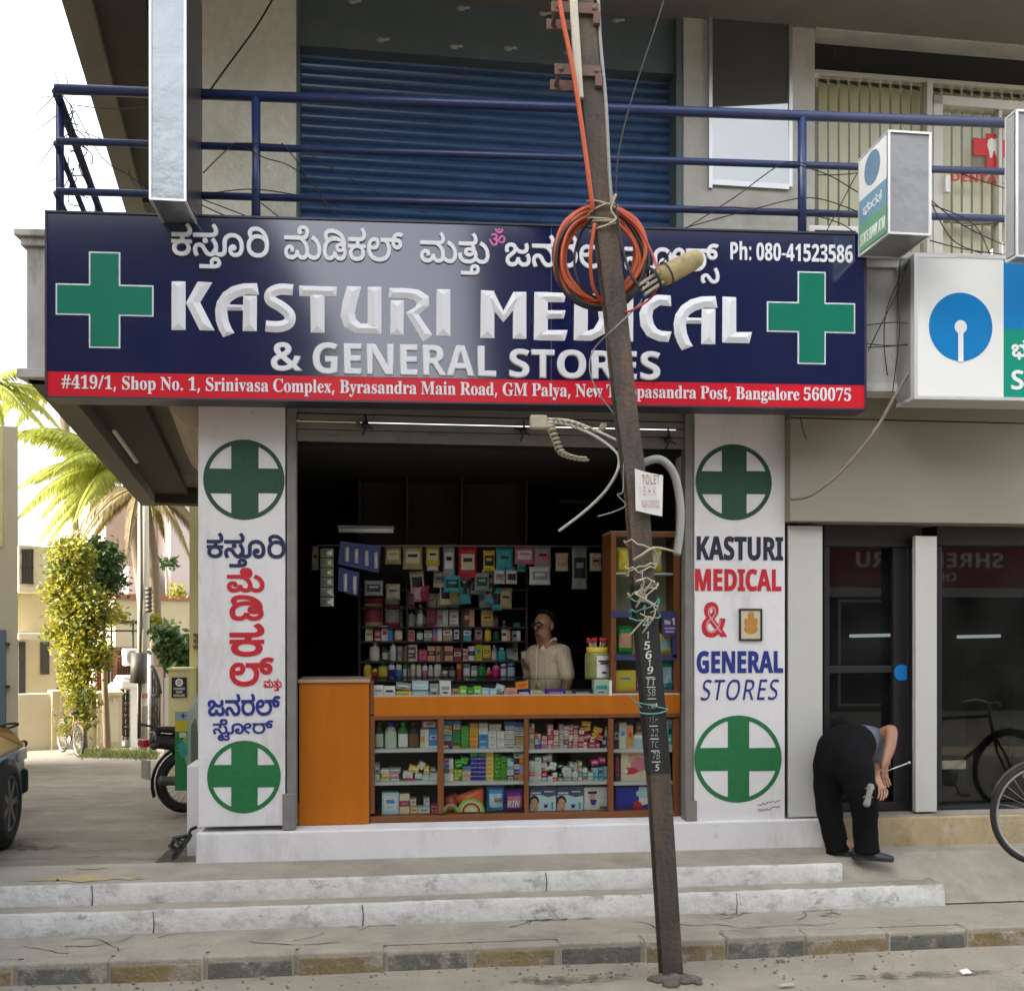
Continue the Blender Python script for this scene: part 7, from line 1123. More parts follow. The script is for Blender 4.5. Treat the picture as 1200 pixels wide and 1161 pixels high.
mb = MB(); leaves(mb, clumps(rng, [(P(203, 765, 18.5), 15*Sb, 14*Sb, 1), (P(214, 775, 18.5), 14*Sb, 16*Sb, 1), (P(195, 745, 18.5), 14*Sb, 8*Sb, .5)], 1300), .085, rng); mb.build('foliage', L_DRK, bs, recalc=False); mb = MB(); mb.tube([P(208, 880, 18.5), P(206, 800, 18.5), P(204, 760, 18.5)], [.05, .04, .02], 6); mb.build('stem', BARK, bs)
bs = thing('shrub', 'thin yellow green creeper hanging on the pergola right of the pole', 'shrub', P(185, 760, 21.5)); Sb = 21.5/1200
mb = MB(); leaves(mb, clumps(rng, [(P(185, 735, 21.5), 14*Sb, 14*Sb, 1), (P(200, 752, 21.5), 10*Sb, 9*Sb, .5), (P(140, 722, 21.5), 14*Sb, 8*Sb, .5), (P(205, 690, 28), 10*Sb, 8*Sb, .4)], 700), .075, rng); mb.build('foliage', L_YEL, bs, recalc=False)
# grass at the foot of the wall
mb = MB()
for _ in range(3600):
    x = rng.uniform(92, 182); t = 20.3-(x-92)/90*1.2+rng.gauss(0, .45); p = P(x, 735, t); p.z = zst(p.y)-.02
    h_ = rng.uniform(.05, .17); v = Vector((rng.gauss(0, .06), rng.gauss(0, .06), h_)); w_ = Vector((rng.uniform(.008, .02), rng.uniform(-.01, .01), 0))
    mb.add([p-w_, p+w_, p+v], [(0, 1, 2)])
mb.build('grass', L_GRS, kind='stuff', recalc=False)
# ------------------------------------------------------------------ bicycle leaning on the far wall
def bicycle(label, c, hd, sc=1.0, m=None, full=True):
    """c = ground spot under the rear wheel, hd = heading"""
    c = Vector(c); hd = Vector(hd).normalized(); sd_ = Vector((-hd.y, hd.x, 0)); Z = Vector((0, 0, 1))
    t = thing('bicycle', label, 'bicycle', c+hd*.5*sc); R0 = .335*sc; m = m or mat('bicycle_paint', (.05, .035, .025), .5, .3, 9)
    TY = mat('bicycle_tyre', (.018, .017, .016), .8, .2, 9); RM = mat('bicycle_rim', (.42, .42, .42), .35, .1, 9, metal=.7)
    L = lambda a, z, s=0: c+hd*a*sc+Z*z*sc+sd_*s*sc
    for a in (0, 1.05):
        w_ = MB(); w_.tube([L(a, .335)+R0*(math.cos(q)*hd+math.sin(q)*Z) for q in [2*math.pi*i/40 for i in range(40)]], .020*sc, 8, closed=True); wo = w_.build('wheel_tyre', TY, t, recalc=False)
        w_ = MB(); w_.tube([L(a, .335)+R0*.93*(math.cos(q)*hd+math.sin(q)*Z) for q in [2*math.pi*i/40 for i in range(40)]], .012*sc, 6, closed=True); w_.build('rim', RM, wo, recalc=False)
        w_ = MB()
        for i in range(28): q = 2*math.pi*i/28; s = (-1)**i*.03; q2 = q+(.5 if (i//2) % 2 else -.5); w_.tube([L(a, .335, s)+.02*sc*(math.cos(q2)*hd+math.sin(q2)*Z), L(a, .335)+R0*.92*(math.cos(q)*hd+math.sin(q)*Z)], .0016*sc, 4)
        w_.tube([L(a, .335, -.045), L(a, .335, .045)], .02*sc, 8); w_.build('spokes', RM, wo, recalc=False)
        w_ = MB(); w_.tube([L(a, .335)+R0*1.08*(math.cos(q)*hd+math.sin(q)*Z) for q in [R_(20+i*14) for i in range(11)]], .014*sc, 5); w_.build('mudguard', m, t, recalc=False)
    w_ = MB(); bb_, st_, hd1, hd0 = L(.44, .30), L(.28, .80), L(.86, .82), L(.90, .66)
    for a, b in ((bb_, st_), (bb_, hd0), (st_, hd1), (hd0, hd1)): w_.tube([a, b], .016*sc, 7)
    for s in (-.05, .05): w_.tube([L(0, .335, s), bb_], .009*sc, 6); w_.tube([L(0, .335, s), L(.29, .76)], .008*sc, 6); w_.tube([hd0, L(.97, .5, s), L(1.05, .335, s)], .011*sc, 6)
    w_.build('frame', m, t, recalc=False)
    w_ = MB(); w_.tube(spline([L(.78, .92, -.27), L(.84, .95, -.15), L(.87, .93, 0), L(.84, .95, .15), L(.78, .92, .27)], 5), .012*sc, 6); w_.tube([hd1, L(.87, .93)], .012*sc, 6); w_.build('handlebar', RM, t, recalc=False)
    w_ = MB(); w_.ball(L(.24, .90), .10*sc, 10, 0, (1, 1, .5)); w_.tube([st_, L(.25, .88)], .012*sc, 6); w_.build('saddle', TY, t)
    w_ = MB(); w_.lathe(L(.44, .30, .05), [(.09*sc, 0), (.09*sc, .006)], 16, sd_); w_.tube([L(.44, .30, .07), L(.52, .16, .08)], .009*sc, 5); w_.tube([L(.44, .30, -.07), L(.36, .44, -.08)], .009*sc, 5); w_.obox(L(.52, .15, .12), hd*.04*sc, sd_*.045*sc, Z*.012*sc); w_.obox(L(.36, .45, -.12), hd*.04*sc, sd_*.045*sc, Z*.012*sc); w_.build('crank', RM, t)
    w_ = MB(); w_.tube([L(-.1, .70, -.06), L(.25, .72, -.06)], .008*sc, 5); w_.tube([L(-.1, .70, .06), L(.25, .72, .06)], .008*sc, 5); w_.tube([L(-.1, .70, -.06), L(-.1, .70, .06)], .008*sc, 5); w_.tube([L(0, .335, .06), L(-.06, .70, .06)], .006*sc, 5); w_.build('carrier', m, t, recalc=False)
    return t
bp = P(92, 735, 19.6); bp.z = zst(bp.y)
sh = thing('added_shade_tree', 'unseen leafy tree added left of the side street to cast dappled shade', 'tree', (-13.5, 17, -.3))  # unseen tree added to throw dappled shade on the far wall
mb = MB(); leaves(mb, clumps(rng, [((-13.2, 16.6, 3.2), 1.8, 1.3, 1), ((-12.6, 18, 3.6), 1.5, 1.2, 1), ((-13.8, 15.2, 3.0), 1.5, 1.2, 1)], 1500), .14, rng); mb.build('crown', L_DRK, sh, recalc=False)
mb = MB(); mb.tube([(-13.5, 17, -.4), (-13.3, 16.8, 2), (-13.2, 16.6, 3.6)], [.14, .11, .05], 7); mb.build('trunk', BARK, sh)
bicycle('old brown bicycle leaning against the cream wall across the side street', bp, (P(62, 735, 20.8)-P(92, 735, 19.6)), .92, mat('faded_brown_paint', (.13, .075, .035), .6, .3, 9))
# ------------------------------------------------------------------ shop counter
FC = Frame((0, 7.40), (1, 0))
ct = thing('shop_counter', 'orange laminate shop counter with glass fronted shelves of goods below', 'counter', FC.at(612, 962, -.25))
def cpart(name, m, fn, **k):
    mb = MB(); fn(mb); return mb.build(name, m, ct, **k)
D_ = -.46
def posts(b):
    for x0, x1 in ((433.5, 439), (513, 520), (614.5, 619.5), (713, 719), (790, 796)): b.pbox(FC, x0, 842, x1, 953, -.05, 0)
    b.pbox(FC, 433.5, 837, 796, 842, -.05, .001); b.pbox(FC, 433.5, 953, 796, 960, D_, .001)
    b.pbox(FC, 433.5, 797, 438, 837, -.05, 0)
cpart('frame', BRWN, posts, bevel=.003)
cpart('skirting', WPAINT, lambda b: b.pbox(FC, 434, 960.3, 797, 969, D_, -.004))
cpart('band', ORNG, lambda b: b.pbox(FC, 438.2, 815, 797, 837, -.05, -.001), bevel=.002)
cpart('case_floor', SHELFW, lambda b: b.pbox(FC, 438, 813.5, 797, 815, D_, -.01))
def cback(b):
    b.pbox(FC, 434, 815, 797, 960, D_-.02, D_); b.pbox(FC, 429, 815, 433.4, 960, D_, -.005); b.pbox(FC, 796.1, 815, 799, 960, D_, -.01)
    for x in (516.5, 617, 716): b.pbox(FC, x-1, 842, x+1, 953, D_, -.06)
cpart('carcass', mat('carcass_dark', (.10, .085, .065), .7, .1, 4), cback)
for y0, y1 in ((877.3, 881.3), (915.5, 919.5)):
    for x0, x1 in ((439.2, 512.8), (520.2, 614.3), (619.7, 712.8), (719.2, 789.8)):
        cpart('shelf', SHELFW, lambda b: b.pbox(FC, x0, y0, x1, y1, D_, -.055))
cpart('glass_front', GL_CASE, lambda b: b.pbox(FC, 439, 842.5, 790, 952.5, -.048, -.043))
cpart('glass_top', GL_CASE, lambda b: b.pbox(FC, 436, 794.6, 716, 796.6, -.44, .01))
cpart('glass_front', GL_CASE, lambda b: b.pbox(FC, 438.5, 797, 714, 813.4, -.006, -.001))
cpart('glass_post', WPAINT, lambda b: b.pbox(FC, 714, 797, 717, 815, -.04, 0))
dp = thing('counter_door', 'tall plain orange laminate panel closing the left end of the counter', 'panel', FC.at(391, 968, .0))
mb = MB(); mb.pbox(FC, 350.5, 800, 432.5, 966, -.03, .02); mb.build('panel', ORNG, dp, bevel=.003)
mb = MB(); mb.pbox(FC, 349, 796, 434, 800, -.44, .035); mb.build('top', mat('laminate_edge', (.36, .24, .17), .4, .05), dp, bevel=.003)
mb = MB(); mb.pbox(FC, 347.5, 940, 350.5, 968, -.05, .02); mb.build('post', BRWN, dp)
# ------------------------------------------------------------------ goods
PC = {'white': (.62, .61, .58), 'cream': (.58, .52, .36), 'grey': (.26, .27, .26), 'yellow': (.62, .46, .04), 'orange': (.62, .22, .015), 'red': (.45, .02, .03), 'wine': (.25, .02, .05), 'pink': (.55, .16, .22), 'magenta': (.50, .02, .16), 'green': (.02, .24, .05), 'dark green': (.008, .065, .03), 'lime': (.20, .48, .03), 'blue': (.05, .22, .48), 'navy': (.012, .02, .26), 'pale blue': (.36, .52, .58), 'teal': (.04, .33, .36), 'lilac': (.36, .28, .46), 'black': (.012, .012, .014), 'brown': (.13, .055, .025), 'peach': (.58, .30, .18), 'tan': (.38, .30, .14), 'violet': (.10, .02, .22), 'pale green': (.42, .52, .38), 'skin': (.52, .30, .20)}
def pm(c): return mat('pack_'+c.replace(' ', '_'), PC[c], .45, .10, 22, spec=.4)
GOODS = []
def good(o, label, cat):
    tag(o, label, cat); GOODS.append(o); return o
RG = random.Random(17)
def carton(name, label, cat, x0, y0, x1, y1, c1, c2='white', n=-.10, d=.09, tilt=0, F=FC, style=None, c3=None):
    s0, s1, z0, z1 = F.rect(x0, y0, x1, y1, n); cs, cz = (s0+s1)/2, (z0+z1)/2; w2, h2 = (s1-s0)/2*.985, (z1-z0)/2*.985
    ca, sa = math.cos(R_(tilt)), math.sin(R_(tilt)); yw = RG.uniform(-.06, .06)
    def q(u, v, nn): return F.w(cs+u*w2*ca-v*h2*sa, cz+u*w2*sa+v*h2*ca, nn+yw*u*w2)
    mb = MB(); mb.box8([q(-1, -1, n-d), q(1, -1, n-d), q(1, -1, n), q(-1, -1, n), q(-1, 1, n-d), q(1, 1, n-d), q(1, 1, n), q(-1, 1, n)], 0)
    st = style or RG.choice(['band', 'panel', 'half', 'stripe'])
    e = n+.0012
    def patch(u0, v0, u1, v1, mi, ee=e): mb.add([q(u0, v0, ee), q(u1, v0, ee), q(u1, v1, ee), q(u0, v1, ee)], [(0, 1, 2, 3)], mi)
    if st == 'band': patch(-1, -.25, 1, .35, 1); patch(-.6, -.05, .6, .15, 2, e+.001)
    elif st == 'panel': patch(-.75, -.7, .75, .7, 1); patch(-.5, .0, .5, .35, 2, e+.001); patch(-.5, -.45, .2, -.25, 0, e+.001)
    elif st == 'half': patch(-1, -1, .1, 1, 1); patch(-.8, -.2, 0, .3, 2, e+.001)
    elif st == 'stripe': patch(-1, -.9, 1, -.6, 1); patch(-.7, .0, .7, .4, 1); patch(-.5, .1, .5, .3, 2, e+.001)
    elif st == 'plain': patch(-.7, -.15, .7, .3, 1); patch(-.45, -.6, .45, -.4, 2)
    mb.add([q(-1, .55, n-d*.5), q(1, .55, n-d*.5), q(1, .6, n-d*.45), q(-1, .6, n-d*.45)], [(0, 1, 2, 3)], 1)
    return good(mb.build(name, [pm(c1), pm(c2), pm(c3 or RG.choice(['red', 'blue', 'black', c1]))], recalc=False), label, cat)
def bottle(name, label, cat, x0, y0, x1, y1, c1, cap='white', lab='white', n=-.12, F=FC, shape='round', fl=.6):
    s0, s1, z0, z1 = F.rect(x0, y0, x1, y1, n); r_ = (s1-s0)/2; H = z1-z0; c = F.w((s0+s1)/2, z0, n-r_*fl)
    pr = {'round': [(.92, 0), (1, .03), (1, .62), (.92, .70), (.45, .80), (.38, .82)], 'oval': [(.80, 0), (.95, .04), (1, .35), (.96, .62), (.70, .78), (.42, .84)], 'tub': [(.92, 0), (1, .04), (1, .78), (.97, .80)], 'tall': [(.95, 0), (1, .02), (1, .78), (.8, .84), (.6, .86)]}[shape]
    mb = MB(); mb.lathe(c, [(a*r_, b*H) for a, b in pr], 14, mi=0, sy=fl)
    cr = {'round': .42, 'oval': .46, 'tub': 1.02, 'tall': .66}[shape]; z_ = pr[-1][1]
    mb.lathe(c, [(cr*r_, z_*H), (cr*r_*1.02, H*.985), (cr*r_*.85, H)], 14, mi=1, sy=fl)
    lo, hi = (.12, .58) if shape != 'tub' else (.15, .7); vs = []; k = 9
    for zz in (lo, hi):
        for i in range(k):
            q = math.pi*(.15+.7*i/(k-1)); rr = r_*1.015; vs.append(c+Vector((0, 0, zz*H))+F.d*(-math.cos(q)*rr)+F.n*(math.sin(q)*rr*fl))
    mb.add(vs, [(i, i+1, k+i+1, k+i) for i in range(k-1)], 2, True)
    return good(mb.build(name, [pm(c1), pm(cap), pm(lab)], recalc=False), label, cat)
def pouch(name, label, cat, x0, y0, x1, y1, c1, c2='white', n=-.1, F=FC, tilt=0, thick=.03, c3='black', poly=None):
    s0, s1, z0, z1 = F.rect(x0, y0, x1, y1, n); cs, cz = (s0+s1)/2, (z0+z1)/2; w2, h2 = (s1-s0)/2, (z1-z0)/2; ca, sa = math.cos(R_(tilt)), math.sin(R_(tilt))
    N_ = 8; ph = RG.uniform(0, 6)
    def q(u, v, s):
        bul = thick*(max(0, (1-u**4)*(1-v**4)))**.6*s*(1+.25*math.sin(5*u+ph)*math.cos(4*v+ph)); pin = 1-.05*(1-v*v)
        return F.w(cs+u*pin*w2*ca-v*h2*sa, cz+u*pin*w2*sa+v*h2*ca, n+bul)
    mb = MB()
    for s in (1, -1):
        vs = [q(-1+2*i/N_, -1+2*j/N_, s) for j in range(N_+1) for i in range(N_+1)]
        for j in range(N_):
            for i in range(N_):
                u, v = abs(-1+2*(i+.5)/N_), -1+2*(j+.5)/N_; mi = 1 if (u < .7 and -.5 < v < .55) else 0
                if mi and u < .45 and .0 < v < .3: mi = 2
                a = j*(N_+1)+i; mb.add([vs[a], vs[a+1], vs[a+N_+2], vs[a+N_+1]], [(0, 1, 2, 3) if s > 0 else (3, 2, 1, 0)], mi, True)
    return good(mb.build(name, [pm(c1), pm(c2), pm(c3)], recalc=False), label, cat)
# -- first compartment
g3 = lambda a: (a[0]/9.674+434, a[1]/9.674+838, a[2]/9.674+434, a[3]/9.674+838)
for r_, c1, cap, lb_, lab in (((52, 75, 150, 395), 'dark green', 'dark green', 'pale green', 'dark green shampoo bottle at the left end of the top shelf'), ((160, 75, 300, 395), 'white', 'navy', 'pale green', 'white shampoo bottle with a leaf print on the top shelf'), ((312, 75, 430, 395), 'green', 'green', 'white', 'green shampoo bottle between the white and black bottles'), ((432, 75, 555, 395), 'black', 'black', 'brown', 'black shampoo bottle with a figure print')):
    bottle('shampoo_bottle', lab, 'bottle', *g3(r_), c1, cap, lb_, shape='oval', fl=.5)
carton('medicine_box', 'white and green box with a red dot beside the black bottle', 'box', *g3((568, 155, 662, 395)), 'white', 'pale green', style='half', c3='orange')
carton('medicine_box', 'blue and white box at the right end of the first top shelf', 'box', *g3((664, 150, 766, 395)), 'blue', 'white', style='stripe', c3='navy')
carton('medicine_box', 'pinkish box lying across the two upright boxes on the top shelf', 'box', *g3((585, 62, 755, 142)), 'pink', 'white', style='panel')
for i, (r_, c1, tl, how) in enumerate((((50, 545, 108, 662), 'grey', 0, 'upright at the left end above a white one'), ((50, 664, 108, 785), 'white', 0, 'at the left end under the grey one'), ((115, 612, 208, 660), 'white', 0, 'on top of the yellow one'), ((125, 660, 222, 710), 'yellow', 0, 'between two pale ones near the left'), ((115, 710, 220, 785), 'cream', 0, 'at the bottom below the yellow one'), ((205, 598, 345, 653), 'grey', 0, 'lying long on top of the pile'), ((222, 655, 325, 707), 'pink', 0, 'in the middle of the second pile'), ((228, 709, 326, 785), 'white', 0, 'at the foot of the second pile'), ((370, 640, 482, 712), 'white', 0, 'on top of the pink one'), ((412, 712, 502, 785), 'magenta', 0, 'at the foot below a white one'), ((438, 575, 552, 645), 'yellow', -18, 'tilted on top of the heap'), ((545, 530, 612, 612), 'white', -28, 'tipped up highest on the heap'), ((605, 575, 668, 664), 'yellow', 2, 'standing upright near the right'), ((505, 660, 585, 716), 'white', 0, 'above the teal one'), ((505, 717, 585, 785), 'teal', 0, 'at the foot of the heap'), ((590, 667, 672, 785), 'pale blue', 0, 'below the upright yellow one'), ((680, 595, 737, 645), 'grey', 0, 'on top at the right end'), ((678, 647, 762, 694), 'white', 0, 'second from top at the right end'), ((676, 696, 770, 785), 'white', 0, 'at the foot of the right end'))):
    carton('soap_box', '%s small box %s, first middle shelf' % (c1, how), 'box', *g3(r_), c1, 'white' if c1 != 'white' else 'cream', tilt=tl, n=-.10-.01*(i % 3), style='plain')
for r_, c1, c2, lab in (((130, 875, 325, 1120), 'pale blue', 'white', 'large pale blue box on the first bottom shelf'), ((330, 890, 445, 1120), 'cream', 'red', 'tall cream box with a red band on the first bottom shelf'), ((450, 940, 522, 1034), 'grey', 'cream', 'grey small box on top of the yellow one, first bottom shelf'), ((453, 1036, 538, 1120), 'yellow', 'cream', 'yellow small box under the grey one, first bottom shelf'), ((540, 1036, 676, 1120), 'pale blue', 'cream', 'flat pale box right of the yellow one, first bottom shelf'), ((603, 935, 674, 1034), 'grey', 'white', 'grey cube box above the flat pale one, first bottom shelf'), ((685, 1010, 766, 1120), 'wine', 'pink', 'maroon box in the right corner of the first bottom shelf')):
    carton('carton', lab, 'box', *g3(r_), c1, c2, style='band' if c1 == 'cream' else 'panel')
# -- second compartment: stacks of cartons
g4 = lambda a: (a[0]/9.676+515, a[1]/9.676+838, a[2]/9.676+515, a[3]/9.676+838)
def stack(x0, x1, ys, cols, where, shelf, c2s=None, kind='soap_box', style=None, n=-.10):
    for i, c in enumerate(cols):
        carton(kind, '%s carton in the %s on the second compartment\'s %s shelf' % (c, where, shelf), 'box', *g4((x0+RG.uniform(0, 3), ys[i]+1, x1-RG.uniform(0, 3), ys[i+1]-1)), c, (c2s[i] if c2s else 'white'), n=n+RG.uniform(-.008, .008), style=style)
L_ = lambda a, b, k: [a+(b-a)*i/k for i in range(k+1)]
stack(45, 145, L_(60, 397, 6), ['blue', 'orange', 'pale green', 'teal', 'magenta', 'navy'], 'leftmost mixed stack', 'top', ['teal', 'white', 'black', 'white', 'black', 'white'])
stack(150, 240, [60, 100, 165, 210, 255, 300, 345, 397], ['blue', 'pink', 'green', 'green', 'green', 'green', 'orange'], 'pink topped green stack', 'top', ['teal', 'white', 'dark green', 'dark green', 'dark green', 'dark green', 'tan'])
stack(245, 335, L_(115, 397, 5), ['green']*5, 'plain green stack', 'top', ['lime']*5, style='stripe')
stack(340, 440, L_(88, 397, 6), ['orange', 'yellow', 'orange', 'orange', 'orange', 'orange'], 'orange stack', 'top', ['yellow']*6, style='band')
stack(445, 550, [88, 138, 215, 270, 325, 397], ['cream', 'white', 'blue', 'blue', 'blue'], 'cream topped blue stack', 'top', ['white', 'pale blue', 'navy', 'pale blue', 'pale blue'], style='plain')
stack(553, 648, L_(178, 397, 5), ['white']*5, 'first white stack', 'top', ['grey']*5, style='plain')
stack(650, 740, L_(178, 397, 5), ['white']*5, 'second white stack', 'top', ['cream']*5, style='plain')
stack(560, 700, [100, 140, 176], ['cream', 'grey'], 'flat pair above the white stacks', 'top', ['pale green', 'cream'])
stack(745, 852, [72, 118, 170, 225, 280, 335, 397], ['blue']+['white']*5, 'blue topped white stack', 'top', ['navy']+['black']*5, style='stripe')
stack(858, 955, [82, 130, 185, 240, 290, 340, 397], ['blue', 'white', 'white', 'tan', 'tan', 'cream'], 'right end stack', 'top', ['navy', 'black', 'black', 'cream', 'cream', 'tan'], style='stripe')
stack(50, 160, [490, 552, 608, 652, 765], ['white', 'white', 'peach', 'white'], 'left end stack', 'middle', ['pink', 'blue', 'dark green', 'cream'], style='half')
stack(165, 255, [610, 655, 700, 765], ['lime', 'lime', 'green'], 'short green stack', 'middle', ['yellow']*3)
for r_, t_2 in (((168, 495, 262, 600), 10), ((235, 470, 330, 560), -14)): pouch('soap_pack', 'green wrapped packet lying on the short green stack', 'packet', *g4(r_), 'green', 'lime', tilt=t_2, thick=.02)
stack(257, 355, [570, 622, 690, 765], ['blue', 'peach', 'peach'], 'blue topped peach stack', 'middle', ['teal', 'cream', 'cream'])
stack(350, 433, [425, 468]+L_(468, 765, 6)[1:], ['green']+['navy']*6, 'left navy stack', 'middle', ['lime']+['lilac']*6, style='band')
stack(436, 525, [425, 468]+L_(468, 765, 6)[1:], ['green']+['navy']*6, 'right navy stack', 'middle', ['lime']+['lilac']*6, style='band')
stack(527, 615, L_(418, 765, 7), ['yellow']*7, 'yellow stack', 'middle', ['cream']*7, style='plain')
for x0, x1, w_, y0 in ((620, 696, 'left bright green stack', 440), (698, 770, 'right bright green stack', 462)):
    ys = L_(y0, 765, 7)
    for i in range(7): pouch('soap_pack', 'bright green wrapped packet in the %s' % w_, 'packet', *g4((x0, ys[i], x1, ys[i+1]+4)), 'lime', 'green', thick=.022, n=-.12)
stack(768, 842, [485, 525, 580, 625, 680, 765], ['teal', 'pale blue', 'teal', 'white', 'black'], 'narrow teal stack', 'middle', ['white']*5)
stack(846, 956, [430, 484, 550, 608, 672, 765], ['white', 'orange', 'lilac', 'lilac', 'orange'], 'right end stack', 'middle', ['cream', 'black', 'white', 'violet', 'tan'], style='half')
# detergent bags
def bag_rainbow(label, poly, n, rings, tx=None):
    s = [FC.sz(*g4((x, y, x, y))[:2], n) for x, y in poly]; mb = MB(); k = len(s)
    cx = sum(p[0] for p in s)/k; cz = sum(p[1] for p in s)/k
    rim = [FC.w(a, b, n-.03) for a, b in s]; m1 = [FC.w(cx+(a-cx)*.72, cz+(b-cz)*.72, n+.025) for a, b in s]; bk = [FC.w(cx+(a-cx)*.7, cz+(b-cz)*.7, n-.09) for a, b in s]
    mb.add(rim+m1+bk, [(i, (i+1) % k, k+(i+1) % k, k+i) for i in range(k)]+[list(range(k, 2*k))]+[(2*k+i, 2*k+(i+1) % k, (i+1) % k, i) for i in range(k)]+[list(range(3*k-1, 2*k-1, -1))], 0, True)
    for j, (cx_, cy_, r0, r1, mi) in enumerate(rings):
        vs = []; kk = 16
        for rr in (r0, r1):
            for i in range(kk+1):
                q = math.pi*i/kk; x, y = cx_-rr*math.cos(q), cy_-rr*math.sin(q); vs.append(FC.at(*g4((x, y, x, y))[:2], n+.029+.001*j))
        mb.add(vs, [(i, i+1, kk+2+i, kk+1+i) for i in range(kk)], mi, True)
    o = mb.build('detergent_bag', [mat('bag_coral', (.60, .11, .04), .35, .2, 9), pm('yellow'), pm('lime'), pm('cream'), pm('wine'), pm('white')], recalc=False)
    good(o, label, 'bag'); return o
bag_rainbow('orange rainbow detergent bag tilted at the front of the bottom shelf', [(150, 930), (320, 870), (480, 812), (508, 830), (510, 1000), (490, 1100), (250, 1100), (215, 1000)], -.10, [(360, 1095, 130, 105, 3), (360, 1095, 155, 131, 2), (360, 1095, 104, 84, 4), (360, 1095, 83, 5, 1), (360, 1095, 60, 8, 5)])
bag_rainbow('smaller coral detergent bag half hidden behind the rainbow bag', [(50, 930), (190, 880), (215, 960), (220, 1100), (60, 1100)], -.17, [(130, 1095, 70, 50, 2), (130, 1095, 95, 71, 3)])
b_ = pouch('detergent_bag', 'blue detergent bag standing between the orange and violet bags', 'bag', *g4((530, 800, 738, 1102)), 'blue', 'pale blue', n=-.13, thick=.05, c3='white')
b2 = pouch('detergent_bag', 'violet and pink detergent bag at the right end of the bottom shelf', 'bag', *g4((732, 838, 960, 1102)), 'violet', 'pink', n=-.12, thick=.05, c3='pink')
text('printed_word', 'SURF', FC, *g4((620, 935, 715, 985)), pm('black'), b_, n=-.070, thick=.001)
text('printed_word', 'RIN', FC, *g4((770, 965, 915, 1035)), pm('white'), b2, n=-.060, thick=.001, slant=.2)
# -- third compartment: many small medicine cartons
g5 = lambda a: (a[0]/9.676+615, a[1]/9.676+838, a[2]/9.676+615, a[3]/9.676+838)
pal = ['pink', 'red', 'wine', 'pink', 'cream', 'grey', 'magenta', 'white', 'tan']
cols = [(50, 108, ['tan', 'tan', 'tan', 'pink', 'white']), (114, 182, ['navy', 'blue', 'peach']), (190, 255, ['grey', 'pink', 'wine']), (260, 320, ['pink', 'magenta', 'wine', 'red', 'pink']), (325, 385, ['tan', 'cream', 'tan', 'pink']), (390, 440, ['grey', 'grey', 'pink', 'grey', 'lilac']), (444, 496, ['grey', 'black', 'grey', 'white', 'pink']), (500, 548, ['pink', 'wine', 'white', 'magenta', 'pink']), (552, 605, ['pink', 'cream', 'orange', 'magenta', 'wine'])]
for x0, x1, cl in cols:
    y = 386
    for c in cl:
        h_ = RG.uniform(50, 62); carton('medicine_box', 'tiny %s medicine carton in the piles left on the red top shelf' % c, 'box', *g5((x0, y-h_+1, x1, y)), c, RG.choice(['white', 'cream', 'pink']), n=-.10+RG.uniform(-.015, .01), d=.1); y -= h_
for (x, y, w_, h_, c, tl) in ((625, 190, 70, 60, 'wine', 5), (615, 330, 62, 56, 'red', 0), (680, 330, 66, 56, 'wine', 0), (745, 335, 62, 52, 'red', 0), (805, 330, 50, 55, 'red', 3), (620, 262, 60, 60, 'pink', 3), (690, 245, 70, 66, 'red', 20), (760, 275, 70, 60, 'red', -15), (665, 155, 120, 50, 'orange', 8), (680, 95, 100, 55, 'orange', -6), (810, 165, 95, 55, 'orange', -14), (790, 215, 80, 60, 'orange', 25), (840, 250, 62, 62, 'red', -22), (880, 305, 50, 60, 'navy', 4)):
    carton('medicine_box', '%s carton in the tumbled heap right on the red top shelf' % c, 'box', *g5((x-w_/2+20, y-h_/2, x+w_/2+20, y+h_/2+(26 if y > 320 else 0))), c, 'yellow' if c == 'orange' else 'white', n=-.085+RG.uniform(-.02, .01), tilt=tl, d=.07)
bottle('tube', 'slim white tube with a pink cap at the right end of the red top shelf', 'tube', *g5((905, 128, 947, 385)), 'white', 'pink', 'grey', shape='tall')
for (x0, x1, cl) in ((52, 112, ['white', 'pink', 'white', 'white']), (116, 188, ['white', 'pale green', 'white', 'white', 'white']), (192, 250, ['pale blue', 'red', 'wine', 'white']), (262, 315, ['white']), (318, 368, ['red', 'white']), (380, 430, ['tan', 'dark green']), (440, 530, ['grey', 'white']), (540, 600, ['grey', 'white']), (606, 650, ['cream', 'grey', 'tan']), (655, 710, ['red', 'teal', 'white']), (715, 770, ['white', 'pale green']), (776, 830, ['teal', 'teal', 'pale blue']), (834, 895, ['teal', 'teal', 'blue']), (900, 955, ['blue', 'pale blue', 'pale blue'])):
    y = 752; 
    for c in cl:
        h_ = RG.uniform(48, 62); carton('medicine_box', 'tiny %s medicine carton stacked on the white and teal middle shelf' % c, 'box', *g5((x0, y-h_+1, x1, y)), c, RG.choice(['white', 'cream', 'pale blue']) if c != 'white' else 'pale green', n=-.10+RG.uniform(-.015, .01), d=.1, tilt=RG.uniform(-3, 3), style='plain'); y -= h_
